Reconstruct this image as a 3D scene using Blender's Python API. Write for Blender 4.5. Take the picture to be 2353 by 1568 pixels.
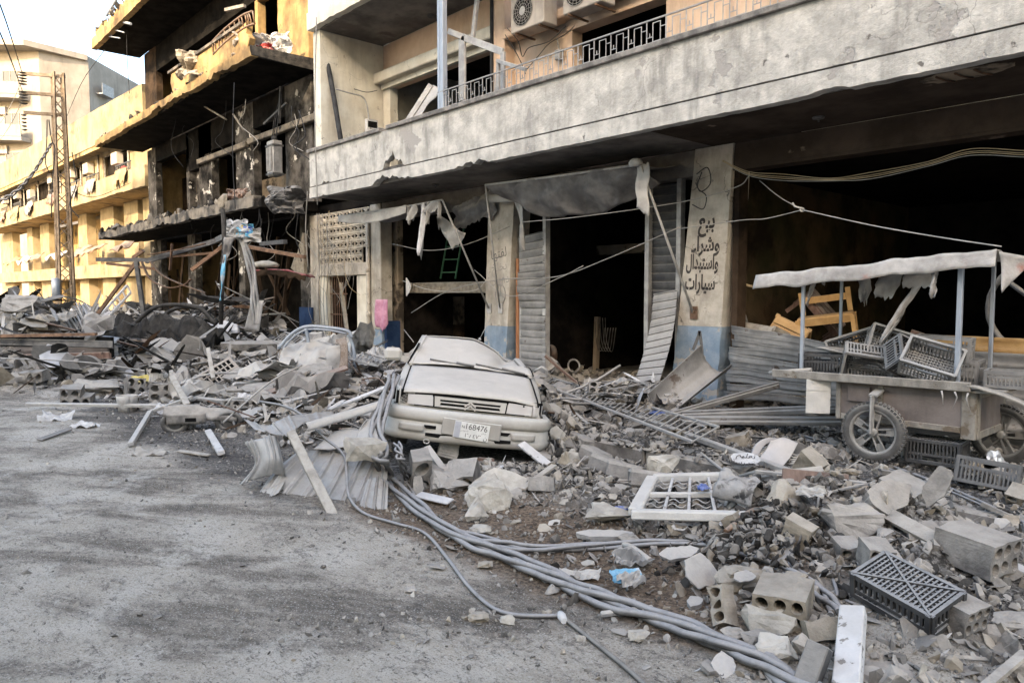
import bpy, bmesh, math, random
import numpy as np
from mathutils import Vector, Matrix, Euler, noise

for o in list(bpy.data.objects):
    bpy.data.objects.remove(o)
scene = bpy.context.scene
COL = scene.collection
RN = random.Random(11)
rad = math.radians

# ------------------------------------------------------------------ camera, sky, sun, exposure
CAM_H = 1.85
YAW = rad(48.0)
PITCH = math.atan(108 / 1699)
cam_d = bpy.data.cameras.new('camera')
cam_d.sensor_width = 36
cam_d.lens = 26.0
cam_d.clip_start = 0.05
cam_d.clip_end = 3000
cam = bpy.data.objects.new('camera', cam_d)
cam.location = (0, 0, CAM_H)
cam.rotation_euler = (rad(90) - PITCH, 0, YAW)
COL.objects.link(cam)
scene.camera = cam

SUN_EL = rad(22)
SUN_H = Vector((0.50, -0.866, 0)).normalized()          # horizontal direction towards the sun
world = bpy.data.worlds.new('World')
scene.world = world
world.use_nodes = True
wn = world.node_tree.nodes
wl = world.node_tree.links
sky = wn.new('ShaderNodeTexSky')
sky.sky_type = 'NISHITA'
sky.sun_disc = False
sky.sun_elevation = SUN_EL
sky.sun_rotation = math.atan2(SUN_H.x, SUN_H.y)
sky.air_density = 1.0
sky.dust_density = 2.5
sky.ozone_density = 0.0
wl.new(sky.outputs[0], wn['Background'].inputs[0])
wn['Background'].inputs[1].default_value = 0.15
sun_d = bpy.data.lights.new('sun', 'SUN')
sun_d.energy = 2.0
sun_d.angle = rad(0.5)
sun_d.color = (1.0, 0.80, 0.56)
sun = bpy.data.objects.new('sun', sun_d)
tosun = SUN_H * math.cos(SUN_EL) + Vector((0, 0, math.sin(SUN_EL)))
sun.rotation_euler = tosun.to_track_quat('Z', 'Y').to_euler()
sun.location = (0, -20, 40)
COL.objects.link(sun)

vs = scene.view_settings
vs.view_transform = 'Standard'
vs.look = 'None'
vs.gamma = 1
vs.use_curve_mapping = False
vs.exposure = 2.35
scene.cycles.use_denoising = True
scene.cycles.max_bounces = 6
scene.cycles.diffuse_bounces = 1
scene.cycles.glossy_bounces = 2
scene.cycles.transparent_max_bounces = 4
scene.cycles.caustics_reflective = False
scene.cycles.caustics_refractive = False

# ------------------------------------------------------------------ measuring helpers (photo sighted at 2352 px wide)
FWD = Vector((-math.sin(YAW), math.cos(YAW), 0))
RGT = Vector((math.cos(YAW), math.sin(YAW), 0))
UP = Vector((0, 0, 1))
EYE = Vector((0, 0, CAM_H))


def ray(u, v):
    x = (u - 1176) / 1699
    y = -(v - 784) / 1699
    fc = FWD * math.cos(PITCH) - UP * math.sin(PITCH)
    uc = UP * math.cos(PITCH) + FWD * math.sin(PITCH)
    return RGT * x + uc * y + fc


def Gz(u, v, z=0.0):
    d = ray(u, v)
    return EYE + d * ((z - CAM_H) / d.z)


def Fy(u, v, y):
    d = ray(u, v)
    return EYE + d * (y / d.y)


def Fx(u, v, x):
    d = ray(u, v)
    return EYE + d * (x / d.x)


def Dp(u, v, dep):
    d = ray(u, v)
    return EYE + d * (dep / d.dot(FWD))


# ------------------------------------------------------------------ mesh building
def rot_to(a, b):
    d = (b - a)
    return d.to_track_quat('X', 'Z').to_matrix()


class MB:
    def __init__(self):
        self.v = []
        self.f = []
        self.s = []
        self.m = []

    def add(self, vs_, fs_, smooth=False, mi=0):
        b = len(self.v)
        self.v.extend([tuple(p) for p in vs_])
        for f in fs_:
            self.f.append(tuple(i + b for i in f))
            self.s.append(smooth)
            self.m.append(mi)
        return self

    def box(self, c, size, rot=None, mi=0, bev=0.0, jit=0.0):
        c = Vector(c)
        h = [s / 2 for s in size]
        M = rot if rot is not None else Matrix.Identity(3)
        if bev <= 0:
            pts = []
            for sx in (-1, 1):
                for sy in (-1, 1):
                    for sz in (-1, 1):
                        p = Vector((sx * h[0], sy * h[1], sz * h[2]))
                        if jit:
                            p += Vector((RN.uniform(-jit, jit), RN.uniform(-jit, jit), RN.uniform(-jit, jit)))
                        pts.append(c + M @ p)
            fs_ = [(0, 1, 3, 2), (4, 6, 7, 5), (0, 4, 5, 1), (2, 3, 7, 6), (0, 2, 6, 4), (1, 5, 7, 3)]
            return self.add(pts, fs_, False, mi)
        b = min(bev, min(h) * 0.9)
        pts = []
        idx = {}
        for sx in (-1, 1):
            for sy in (-1, 1):
                for sz in (-1, 1):
                    for k in range(3):
                        p = Vector((sx * h[0], sy * h[1], sz * h[2]))
                        for a, s in enumerate((sx, sy, sz)):
                            if a != k:
                                p[a] -= s * b
                        if jit:
                            p += Vector((RN.uniform(-jit, jit), RN.uniform(-jit, jit), RN.uniform(-jit, jit)))
                        idx[(sx, sy, sz, k)] = len(pts)
                        pts.append(c + M @ p)
        fs_ = []
        for k in range(3):
            o = [a for a in range(3) if a != k]
            for s in (-1, 1):
                q = []
                for (s1, s2) in ((-1, -1), (1, -1), (1, 1), (-1, 1)):
                    t = [0, 0, 0]
                    t[k] = s
                    t[o[0]] = s1
                    t[o[1]] = s2
                    q.append(idx[(t[0], t[1], t[2], k)])
                flip = (s < 0) ^ (k == 1)
                fs_.append(tuple(q[::-1]) if flip else tuple(q))
        for k in range(3):                                   # edges along axis k
            o = [a for a in range(3) if a != k]
            for s1 in (-1, 1):
                for s2 in (-1, 1):
                    q = []
                    for (e, kk) in ((-1, o[0]), (1, o[0]), (1, o[1]), (-1, o[1])):
                        t = [0, 0, 0]
                        t[k] = e
                        t[o[0]] = s1
                        t[o[1]] = s2
                        q.append(idx[(t[0], t[1], t[2], kk)])
                    flip = (s1 * s2 > 0) ^ (k == 1)
                    fs_.append(tuple(q[::-1]) if not flip else tuple(q))
        for sx in (-1, 1):
            for sy in (-1, 1):
                for sz in (-1, 1):
                    q = [idx[(sx, sy, sz, k)] for k in range(3)]
                    fs_.append(tuple(q) if sx * sy * sz > 0 else tuple(q[::-1]))
        return self.add(pts, fs_, False, mi)

    def bx(self, x0, x1, y0, y1, z0, z1, mi=0, bev=0.0, jit=0.0):
        return self.box(((x0 + x1) / 2, (y0 + y1) / 2, (z0 + z1) / 2), (abs(x1 - x0), abs(y1 - y0), abs(z1 - z0)), None, mi, bev, jit)

    def beam(self, a, b, w, h, roll=0.0, mi=0, bev=0.0):
        a = Vector(a)
        b = Vector(b)
        M = rot_to(a, b) @ Matrix.Rotation(roll, 3, 'X')
        return self.box((a + b) / 2, ((b - a).length, w, h), M, mi, bev)

    def tube(self, pts, r, n=6, mi=0, smooth=True, caps=True):
        pts = [Vector(p) for p in pts]
        rs = r if isinstance(r, (list, tuple)) else [r] * len(pts)
        vs_ = []
        ref = Vector((0.13, 0.31, 0.94)).normalized()
        for i, p in enumerate(pts):
            a = pts[max(i - 1, 0)]
            b = pts[min(i + 1, len(pts) - 1)]
            t = (b - a)
            if t.length < 1e-9:
                t = Vector((1, 0, 0))
            t.normalize()
            q = ref - t * ref.dot(t)
            if q.length < 1e-3:
                q = t.orthogonal()
            q.normalize()
            ref = q
            w = t.cross(q)
            for k in range(n):
                an = 2 * math.pi * k / n
                vs_.append(p + (q * math.cos(an) + w * math.sin(an)) * rs[i])
        fs_ = []
        for i in range(len(pts) - 1):
            for k in range(n):
                fs_.append((i * n + k, i * n + (k + 1) % n, (i + 1) * n + (k + 1) % n, (i + 1) * n + k))
        self.add(vs_, fs_, smooth, mi)
        if caps:
            b = len(self.v) - len(vs_)
            self.f.append(tuple(b + k for k in range(n))[::-1])
            self.f.append(tuple(b + (len(pts) - 1) * n + k for k in range(n)))
            self.s += [False, False]
            self.m += [mi, mi]
        return self

    def sheet(self, fn, nu, nv, th=0.004, smooth=True, mi=0):
        P = [[Vector(fn(i / nu, j / nv)) for j in range(nv + 1)] for i in range(nu + 1)]
        vs_ = []
        nn = []
        for i in range(nu + 1):
            for j in range(nv + 1):
                du = P[min(i + 1, nu)][j] - P[max(i - 1, 0)][j]
                dv = P[i][min(j + 1, nv)] - P[i][max(j - 1, 0)]
                n = du.cross(dv)
                n = n.normalized() if n.length > 1e-9 else Vector((0, 0, 1))
                vs_.append(P[i][j])
                nn.append(n)
        m = len(vs_)
        W = nv + 1
        fs_ = [(i * W + j, (i + 1) * W + j, (i + 1) * W + j + 1, i * W + j + 1) for i in range(nu) for j in range(nv)]
        if th > 0:
            back = [vs_[k] - nn[k] * th for k in range(m)]
            vs_ = vs_ + back
            fb = [tuple(k + m for k in f[::-1]) for f in fs_]
            rim = []
            loop = [i * W for i in range(nu + 1)] + [nu * W + j for j in range(1, nv + 1)] + \
                   [i * W + nv for i in range(nu - 1, -1, -1)] + [j for j in range(nv - 1, 0, -1)]
            for a, b in zip(loop, loop[1:] + loop[:1]):
                rim.append((b, a, a + m, b + m))
            self.add(vs_, fs_ + fb + rim, smooth, mi)
        else:
            self.add(vs_, fs_, smooth, mi)
        return self

    def prism(self, poly, depth, M=None, mi=0):
        """poly: 2-D points in the local XY plane (counter-clockwise), extruded down -Z by depth."""
        n = len(poly)
        M = M if M is not None else Matrix.Identity(4)
        vs_ = [M @ Vector((p[0], p[1], 0)) for p in poly] + [M @ Vector((p[0], p[1], -depth)) for p in poly]
        fs_ = [tuple(range(n)), tuple(range(2 * n - 1, n - 1, -1))]
        fs_ += [((i + 1) % n, i, n + i, n + (i + 1) % n) for i in range(n)]
        return self.add(vs_, fs_, False, mi)

    def mesh(self, name, mats):
        me = bpy.data.meshes.new(name)
        me.from_pydata(self.v, [], self.f)
        me.polygons.foreach_set('use_smooth', self.s)
        if not isinstance(mats, (list, tuple)):
            mats = [mats]
        for m in mats:
            me.materials.append(m)
        if len(mats) > 1:
            me.polygons.foreach_set('material_index', self.m)
        me.update()
        return me

    def build(self, name, mats, parent=None, **tags):
        o = bpy.data.objects.new(name, self.mesh(name, mats))
        COL.objects.link(o)
        if parent is not None:
            o.parent = parent
        tag(o, **tags)
        return o


def tag(o, label=None, cat=None, group=None, kind=None):
    if label:
        o['label'] = label
    if cat:
        o['category'] = cat
    if group:
        o['group'] = group
    if kind:
        o['kind'] = kind
    return o


def inst(name, me, parent=None, loc=(0, 0, 0), rot=None, scl=None, **tags):
    o = bpy.data.objects.new(name, me)
    COL.objects.link(o)
    if parent is not None:
        o.parent = parent
    o.location = loc
    if rot is not None:
        o.rotation_euler = rot.to_euler() if isinstance(rot, Matrix) else rot
    if scl is not None:
        o.scale = scl if isinstance(scl, (tuple, list, Vector)) else (scl, scl, scl)
    tag(o, **tags)
    return o


def thing(name, label, cat, loc=(0, 0, 0), rot=(0, 0, 0), group=None):
    o = bpy.data.objects.new(name, None)
    o.empty_display_size = 0.2
    COL.objects.link(o)
    o.location = loc
    o.rotation_euler = rot.to_euler() if isinstance(rot, Matrix) else rot
    return tag(o, label, cat, group)


def copy_tree(o, parent=None):
    c = o.copy()
    COL.objects.link(c)
    if parent is not None:
        c.parent = parent
        c.matrix_parent_inverse = o.matrix_parent_inverse
    for ch in KIDS.get(o.name, []):
        copy_tree(ch, c)
    return c


KIDS = {}


def note_kids(root):
    for o in COL.objects:
        if o.parent is not None:
            KIDS.setdefault(o.parent.name, [])
            if o not in KIDS[o.parent.name]:
                KIDS[o.parent.name].append(o)


def fbm(p, oct_=4):
    return noise.fractal(Vector(p), 1.0, 2.0, oct_)


def smooth(a, b, x):
    t = min(max((x - a) / (b - a), 0), 1)
    return t * t * (3 - 2 * t)


def spline(pts, n=8):
    """Catmull-Rom through pts."""
    P = [Vector(p) for p in pts]
    P = [P[0] * 2 - P[1]] + P + [P[-1] * 2 - P[-2]]
    out = []
    for i in range(1, len(P) - 2):
        p0, p1, p2, p3 = P[i - 1:i + 3]
        for k in range(n):
            t = k / n
            out.append(0.5 * ((2 * p1) + (p2 - p0) * t + (2 * p0 - 5 * p1 + 4 * p2 - p3) * t * t + (3 * p1 - p0 - 3 * p2 + p3) * t ** 3))
    out.append(P[-2])
    return out
# ------------------------------------------------------------------ materials
M = {}
DUST = (0.50, 0.455, 0.39)


class NT:
    def __init__(self, name):
        self.mat = bpy.data.materials.new(name)
        self.mat.use_nodes = True
        self.n = self.mat.node_tree.nodes
        self.l = self.mat.node_tree.links
        self.bsdf = self.n['Principled BSDF']
        g = self.n.new('ShaderNodeNewGeometry')
        self.pos = g.outputs['Position']
        self.nor = g.outputs['Normal']
        self.oi = self.n.new('ShaderNodeObjectInfo').outputs['Random']

    def put(self, sock, v):
        if isinstance(v, bpy.types.NodeSocket):
            self.l.new(v, sock)
        elif isinstance(v, (tuple, list)) and len(v) == 3 and sock.type == 'RGBA':
            sock.default_value = (*v, 1)
        else:
            sock.default_value = v

    def noise(self, scale, detail=5, rough=0.6, vec=None, dist=0.0):
        t = self.n.new('ShaderNodeTexNoise')
        self.put(t.inputs['Vector'], vec or self.pos)
        t.inputs['Scale'].default_value = scale
        t.inputs['Detail'].default_value = detail
        t.inputs['Roughness'].default_value = rough
        t.inputs['Distortion'].default_value = dist
        return t.outputs['Fac']

    def vor(self, scale, feature='F1', vec=None):
        t = self.n.new('ShaderNodeTexVoronoi')
        t.feature = feature
        self.put(t.inputs['Vector'], vec or self.pos)
        t.inputs['Scale'].default_value = scale
        return t.outputs['Distance']

    def scalev(self, s, off=(0, 0, 0)):
        m = self.n.new('ShaderNodeMapping')
        self.l.new(self.pos, m.inputs['Vector'])
        m.inputs['Scale'].default_value = s
        m.inputs['Location'].default_value = off
        return m.outputs['Vector']

    def ss(self, x, a, b, to0=0.0, to1=1.0):
        m = self.n.new('ShaderNodeMapRange')
        m.interpolation_type = 'SMOOTHSTEP'
        self.put(m.inputs['Value'], x)
        m.inputs['From Min'].default_value = a
        m.inputs['From Max'].default_value = b
        m.inputs['To Min'].default_value = to0
        m.inputs['To Max'].default_value = to1
        return m.outputs['Result']

    def math(self, op, a, b=0.0, c=0.0):
        m = self.n.new('ShaderNodeMath')
        m.operation = op
        self.put(m.inputs[0], a)
        self.put(m.inputs[1], b)
        self.put(m.inputs[2], c)
        return m.outputs[0]

    def mix(self, fac, a, b, mode='MIX'):
        m = self.n.new('ShaderNodeMix')
        m.data_type = 'RGBA'
        m.blend_type = mode
        self.put(m.inputs['Factor'], fac)
        self.put(m.inputs['A'], a)
        self.put(m.inputs['B'], b)
        return m.outputs['Result']

    def xyz(self, v):
        s = self.n.new('ShaderNodeSeparateXYZ')
        self.l.new(v, s.inputs[0])
        return s.outputs

    def finish(self, col, rough=0.9, metal=0.0, bump=None, bstr=0.3, bdist=0.02, spec=0.3):
        self.put(self.bsdf.inputs['Base Color'], col)
        self.put(self.bsdf.inputs['Roughness'], rough)
        self.bsdf.inputs['Metallic'].default_value = metal
        self.bsdf.inputs['Specular IOR Level'].default_value = spec
        if bump is not None:
            b = self.n.new('ShaderNodeBump')
            b.inputs['Strength'].default_value = bstr
            b.inputs['Distance'].default_value = bdist
            self.put(b.inputs['Height'], bump)
            self.l.new(b.outputs[0], self.bsdf.inputs['Normal'])
        return self.mat


def make(name, a, b, scale=3.0, detail=6, c=None, cscale=1.5, cthr=(0.56, 0.60), d=None, dscale=2.6, dthr=(0.60, 0.64),
         dust=0.0, dustcol=DUST, rough=0.9, metal=0.0, bump=0.35, bscale=40.0, bdist=0.02, rnd=0.12, stretch=None,
         stain=0.0, stains=(1.6, 1.6, 0.35), spec=0.25, crack=0.0, crackscale=0.9):
    if max(a) < 0.06 and not dust:
        spec = 0.03
    t = NT(name)
    vec = t.scalev(stretch) if stretch else None
    n1 = t.noise(scale, detail, 0.62, vec)
    col = t.mix(t.ss(n1, 0.33, 0.68), a, b)
    h = t.noise(bscale, 5, 0.65, vec)
    hh = h
    if stain:
        s = t.noise(1.0, 6, 0.65, t.scalev(stains))
        col = t.mix(t.math('MULTIPLY', t.ss(s, 0.48, 0.72), stain), col, tuple(x * 0.35 for x in a))
    if c:
        f = t.ss(t.noise(cscale, 8, 0.62), *cthr)
        col = t.mix(f, col, c)
        hh = t.math('SUBTRACT', h, t.math('MULTIPLY', f, 0.5))
    if d:
        f = t.ss(t.noise(dscale, 8, 0.6, t.scalev((1, 1, 1), (7, 3, 5))), *dthr)
        col = t.mix(f, col, d)
        hh = t.math('SUBTRACT', hh, t.math('MULTIPLY', f, 0.6))
    if crack:
        dn = t.n.new('ShaderNodeVectorMath')
        dn.operation = 'ADD'
        nz = t.n.new('ShaderNodeTexNoise')
        t.put(nz.inputs['Vector'], t.pos)
        nz.inputs['Scale'].default_value = 2.5
        nz.inputs['Detail'].default_value = 6
        t.l.new(t.pos, dn.inputs[0])
        t.l.new(nz.outputs['Color'], dn.inputs[1])
        e = t.vor(crackscale, 'DISTANCE_TO_EDGE', dn.outputs[0])
        f = t.math('MULTIPLY', t.ss(e, 0.0, 0.012, 1.0, 0.0), crack)
        f = t.math('MULTIPLY', f, t.ss(t.noise(0.8, 3), 0.5, 0.6))
        col = t.mix(f, col, (0.05, 0.045, 0.04))
    if rnd:
        k = t.math('MULTIPLY_ADD', t.oi, rnd * 2, 1 - rnd)
        m = t.n.new('ShaderNodeMix')
        m.data_type = 'RGBA'
        m.blend_type = 'MULTIPLY'
        m.inputs['Factor'].default_value = 1
        t.put(m.inputs['A'], col)
        cc = t.n.new('ShaderNodeCombineColor')
        for i in range(3):
            t.l.new(k, cc.inputs[i])
        t.l.new(cc.outputs[0], m.inputs['B'])
        col = m.outputs['Result']
    if dust:
        nz = t.xyz(t.nor)[2]
        f = t.ss(nz, -0.1, 0.75)  # settled dust; also paints tops lighter than the unlit sides
        f = t.math('MULTIPLY', f, t.ss(t.noise(9, 5, 0.7), 0.2, 0.55, 0.45, 1.0))
        f = t.math('MULTIPLY', f, dust)
        dc = t.mix(t.noise(60, 3, 0.6), tuple(x * 0.82 for x in dustcol), tuple(min(x * 1.15, 0.8) for x in dustcol))
        col = t.mix(f, col, dc)
    M[name] = t.finish(col, rough, metal, hh if bump else None, bump or 0.0, bdist, spec)
    return M[name]


make('concrete', (0.11, 0.102, 0.094), (0.26, 0.24, 0.215), 6, dust=0.5, bump=0.6, bscale=45, rnd=0.18)  # base darkened to paint in unlit sides and gaps
make('concrete_dark', (0.05, 0.046, 0.042), (0.14, 0.128, 0.115), 5, dust=0.35, bump=0.6, bscale=40, rnd=0.25)
make('concrete_pale', (0.26, 0.238, 0.20), (0.48, 0.44, 0.375), 6, dust=0.25, bump=0.6, bscale=40, rnd=0.15)
make('concrete_tan', (0.21, 0.178, 0.135), (0.36, 0.312, 0.245), 8, dust=0.35, bump=0.6, bscale=40, rnd=0.2)
make('plaster_grey', (0.36, 0.34, 0.305), (0.61, 0.575, 0.515), 3.0, 9, c=(0.36, 0.335, 0.305), cscale=1.4, cthr=(0.595, 0.625),
     d=(0.20, 0.18, 0.16), dscale=5, dthr=(0.66, 0.71), stain=0.6, stains=(3, 3, 0.5), bump=0.9, bscale=22, crack=0.5, rnd=0.03)
make('plaster_pillar', (0.38, 0.335, 0.275), (0.55, 0.495, 0.415), 3.5, d=(0.25, 0.23, 0.21), dscale=6, dthr=(0.66, 0.69),
     stain=0.5, bump=0.5, bscale=25, crack=0.8, rnd=0.03)
make('plaster_blue', (0.19, 0.255, 0.325), (0.28, 0.335, 0.39), 4, d=(0.38, 0.36, 0.33), dscale=4, dthr=(0.57, 0.62), c=(0.14, 0.15, 0.17),
     cscale=9, cthr=(0.66, 0.7), stain=0.4, bump=0.5, bscale=25, rnd=0.03)
make('plaster_cream', (0.62, 0.56, 0.45), (0.74, 0.69, 0.58), 2.5, d=(0.40, 0.36, 0.30), dscale=5, dthr=(0.66, 0.70), stain=0.4, bump=0.35, rnd=0.03, crack=0.4)
make('plaster_peach', (0.60, 0.42, 0.29), (0.70, 0.52, 0.38), 2.5, stain=0.45, bump=0.35, rnd=0.03, d=(0.40, 0.33, 0.27), dscale=5, dthr=(0.68, 0.72))
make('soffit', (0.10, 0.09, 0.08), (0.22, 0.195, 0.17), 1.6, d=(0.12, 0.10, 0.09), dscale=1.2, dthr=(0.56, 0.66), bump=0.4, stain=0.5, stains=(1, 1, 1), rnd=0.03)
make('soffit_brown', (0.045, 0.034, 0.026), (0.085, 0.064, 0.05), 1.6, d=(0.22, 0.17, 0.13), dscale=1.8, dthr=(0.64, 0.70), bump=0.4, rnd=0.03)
make('ochre', (0.34, 0.225, 0.095), (0.47, 0.33, 0.15), 1.4, c=(0.42, 0.36, 0.28), cscale=1.3, cthr=(0.60, 0.66), d=(0.035, 0.028, 0.02), dscale=0.8,
     dthr=(0.50, 0.68), stain=0.7, bump=0.4, bscale=20, rnd=0.05, crack=0.6)
make('ochre_burnt', (0.30, 0.19, 0.08), (0.46, 0.31, 0.135), 1.4, c=(0.13, 0.09, 0.05), cscale=1.0, cthr=(0.46, 0.72), d=(0.03, 0.022, 0.015), dscale=0.55,
     dthr=(0.50, 0.74), stain=0.7, bump=0.7, bscale=16, rnd=0.05, crack=0.8)
make('scorched', (0.20, 0.195, 0.19), (0.34, 0.33, 0.315), 6, c=(0.03, 0.03, 0.032), cscale=9, cthr=(0.50, 0.60), dust=0.25, rough=0.75, bump=0.5, rnd=0.0)
make('ochre_pale', (0.25, 0.19, 0.105), (0.36, 0.28, 0.165), 1.2, stain=0.35, bump=0.3, rnd=0.05, d=(0.14, 0.10, 0.065), dscale=0.9, dthr=(0.56, 0.70))
make('cream_far', (0.26, 0.23, 0.19), (0.34, 0.30, 0.25), 0.8, stain=0.3, bump=0.2, rnd=0.03)
make('soot', (0.005, 0.0045, 0.004), (0.016, 0.014, 0.012), 2.0, bump=0.5, bscale=18, rnd=0.1)
make('soot_brown', (0.018, 0.014, 0.011), (0.075, 0.05, 0.033), 1.3, bump=0.5, bscale=18, rnd=0.1)
make('burnt_plaster', (0.014, 0.013, 0.012), (0.15, 0.135, 0.118), 1.5, c=(0.58, 0.54, 0.48), cscale=2.2, cthr=(0.60, 0.64), d=(0.02, 0.018, 0.016), dscale=1.1,
     dthr=(0.55, 0.7), bump=0.7, bscale=20, rnd=0.1)
make('burnt_edge', (0.06, 0.055, 0.05), (0.26, 0.22, 0.17), 2.2, d=(0.02, 0.018, 0.016), dscale=1.4, dthr=(0.52, 0.64), bump=0.8, bscale=16, dust=0.2, rnd=0.1)
make('char', (0.010, 0.010, 0.010), (0.05, 0.045, 0.04), 6, dust=0.07, bump=0.8, bscale=30, rnd=0.3)
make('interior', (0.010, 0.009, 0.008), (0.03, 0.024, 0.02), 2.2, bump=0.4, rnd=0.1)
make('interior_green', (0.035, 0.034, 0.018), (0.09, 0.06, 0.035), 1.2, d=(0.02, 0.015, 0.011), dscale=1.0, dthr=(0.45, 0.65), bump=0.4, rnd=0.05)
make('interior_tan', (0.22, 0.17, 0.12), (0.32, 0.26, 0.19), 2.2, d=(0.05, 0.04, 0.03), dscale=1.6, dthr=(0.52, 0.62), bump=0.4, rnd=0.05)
make('metal_grey', (0.26, 0.25, 0.24), (0.40, 0.385, 0.36), 7, dust=0.75, rough=0.6, metal=0.2, bump=0.2, rnd=0.2, spec=0.4)
make('metal_blue', (0.27, 0.30, 0.345), (0.36, 0.39, 0.43), 5, dust=0.35, rough=0.5, metal=0.3, bump=0.15, rnd=0.1, stretch=(4, 4, 0.6), spec=0.5)
make('metal_dark', (0.05, 0.05, 0.052), (0.12, 0.115, 0.11), 6, dust=0.45, rough=0.6, metal=0.2, bump=0.3, rnd=0.2)
make('metal_rust', (0.10, 0.06, 0.04), (0.22, 0.13, 0.08), 8, dust=0.35, rough=0.85, bump=0.5, rnd=0.2)
make('rust_orange', (0.30, 0.12, 0.05), (0.36, 0.18, 0.09), 5, rough=0.8, bump=0.4, rnd=0.05, stretch=(5, 5, 0.5))
make('pole_brown', (0.16, 0.115, 0.075), (0.26, 0.20, 0.14), 5, rough=0.7, metal=0.2, bump=0.3, rnd=0.1)
make('galv', (0.20, 0.198, 0.195), (0.36, 0.352, 0.34), 4, c=(0.15, 0.13, 0.115), cscale=4.5, cthr=(0.56, 0.72), dust=0.4, rough=0.55, metal=0.25, bump=0.3, rnd=0.08, spec=0.4)
make('sheet_metal', (0.25, 0.24, 0.235), (0.38, 0.37, 0.355), 4, dust=0.7, rough=0.65, metal=0.15, bump=0.3, rnd=0.15)
make('shutter', (0.15, 0.145, 0.138), (0.28, 0.27, 0.255), 2.5, c=(0.10, 0.075, 0.06), cscale=5, cthr=(0.60, 0.68), dust=0.75, rough=0.7, metal=0.1, bump=0.25, rnd=0.14, dustcol=(0.44, 0.41, 0.37))
make('shutter_dark', (0.035, 0.035, 0.037), (0.075, 0.073, 0.07), 3, dust=0.35, rough=0.6, metal=0.2, bump=0.25, rnd=0.1)
make('cable', (0.085, 0.082, 0.08), (0.17, 0.164, 0.158), 6, c=(0.05, 0.05, 0.05), cscale=3, cthr=(0.60, 0.68), dust=0.8, rough=0.7, bump=0.35, bscale=60, rnd=0.25, dustcol=(0.37, 0.355, 0.34))
make('wire', (0.26, 0.245, 0.22), (0.36, 0.34, 0.31), 4, rough=0.8, bump=None, rnd=0.2)
make('wire_tan', (0.34, 0.26, 0.15), (0.44, 0.34, 0.21), 4, rough=0.7, bump=None, rnd=0.2)
make('wire_dark', (0.03, 0.03, 0.032), (0.06, 0.06, 0.06), 4, rough=0.7, bump=None, rnd=0.2)
make('rubber', (0.055, 0.053, 0.05), (0.10, 0.095, 0.09), 8, dust=0.8, dustcol=(0.32, 0.30, 0.265), rough=0.85, bump=0.4, rnd=0.1)
make('rim_dusty', (0.17, 0.165, 0.155), (0.26, 0.25, 0.235), 7, dust=0.7, dustcol=(0.36, 0.345, 0.31), rough=0.7, bump=0.3, rnd=0.05)
make('car_dust', (0.43, 0.40, 0.355), (0.52, 0.485, 0.435), 2.6, c=(0.38, 0.35, 0.315), cscale=3, cthr=(0.52, 0.70), d=(0.24, 0.225, 0.205), dscale=24, dthr=(0.70, 0.74), dust=0.55, dustcol=(0.50, 0.465, 0.415), rough=0.9, bump=0.10, bscale=140, rnd=0.0, spec=0.2)
make('car_bumper', (0.31, 0.285, 0.25), (0.42, 0.39, 0.345), 3, dust=0.8, dustcol=(0.52, 0.50, 0.455), rough=0.8, bump=0.15, bscale=120, rnd=0.0)
make('car_lamp', (0.47, 0.435, 0.41), (0.53, 0.50, 0.465), 4, rough=0.65, bump=0.08, bscale=120, rnd=0.0)
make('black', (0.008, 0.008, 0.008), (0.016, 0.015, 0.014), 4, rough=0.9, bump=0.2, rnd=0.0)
make('plate_white', (0.58, 0.57, 0.53), (0.66, 0.64, 0.60), 12, rough=0.6, bump=0.1, rnd=0.0)
make('plate_blue', (0.36, 0.36, 0.39), (0.42, 0.42, 0.44), 12, rough=0.6, bump=0.1, rnd=0.0)
make('ink', (0.05, 0.045, 0.042), (0.09, 0.08, 0.075), 9, rough=0.9, bump=None, rnd=0.0)
make('ink_faded', (0.26, 0.24, 0.215), (0.34, 0.31, 0.275), 9, rough=0.9, bump=None, rnd=0.0)
make('ink_grey', (0.115, 0.11, 0.105), (0.17, 0.16, 0.15), 9, rough=0.9, bump=None, rnd=0.0)
make('ink_red', (0.10, 0.03, 0.025), (0.14, 0.045, 0.035), 9, rough=0.9, bump=None, rnd=0.0)
make('canvas', (0.30, 0.285, 0.265), (0.47, 0.45, 0.42), 2.5, dust=0.4, stain=0.4, stains=(2, 2, 2), rough=0.95, bump=0.3, bscale=60, rnd=0.1)
make('canvas_dark', (0.12, 0.112, 0.11), (0.25, 0.235, 0.22), 2.2, dust=0.5, stain=0.4, stains=(2, 2, 2), rough=0.9, bump=0.3, bscale=40, rnd=0.1)
make('canvas_cart', (0.34, 0.315, 0.29), (0.50, 0.47, 0.435), 5, c=(0.40, 0.20, 0.16), cscale=1.7, cthr=(0.58, 0.68), dust=0.3, stain=0.5, stains=(3, 3, 3), rough=0.95, bump=0.3, bscale=60, rnd=0.05)
make('cloth_pink', (0.40, 0.17, 0.25), (0.55, 0.29, 0.38), 6, dust=0.2, rough=0.95, bump=0.4, bscale=60, rnd=0.0)
make('cloth_red', (0.35, 0.04, 0.04), (0.46, 0.09, 0.08), 5, dust=0.3, rough=0.9, bump=0.3, rnd=0.0)
make('cloth_brown', (0.13, 0.09, 0.065), (0.25, 0.19, 0.15), 12, dust=0.25, rough=0.95, bump=0.4, rnd=0.0, stretch=(6, 6, 1))
make('cloth_white', (0.46, 0.45, 0.45), (0.62, 0.61, 0.60), 4, dust=0.3, rough=0.9, bump=0.3, rnd=0.1)
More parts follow.
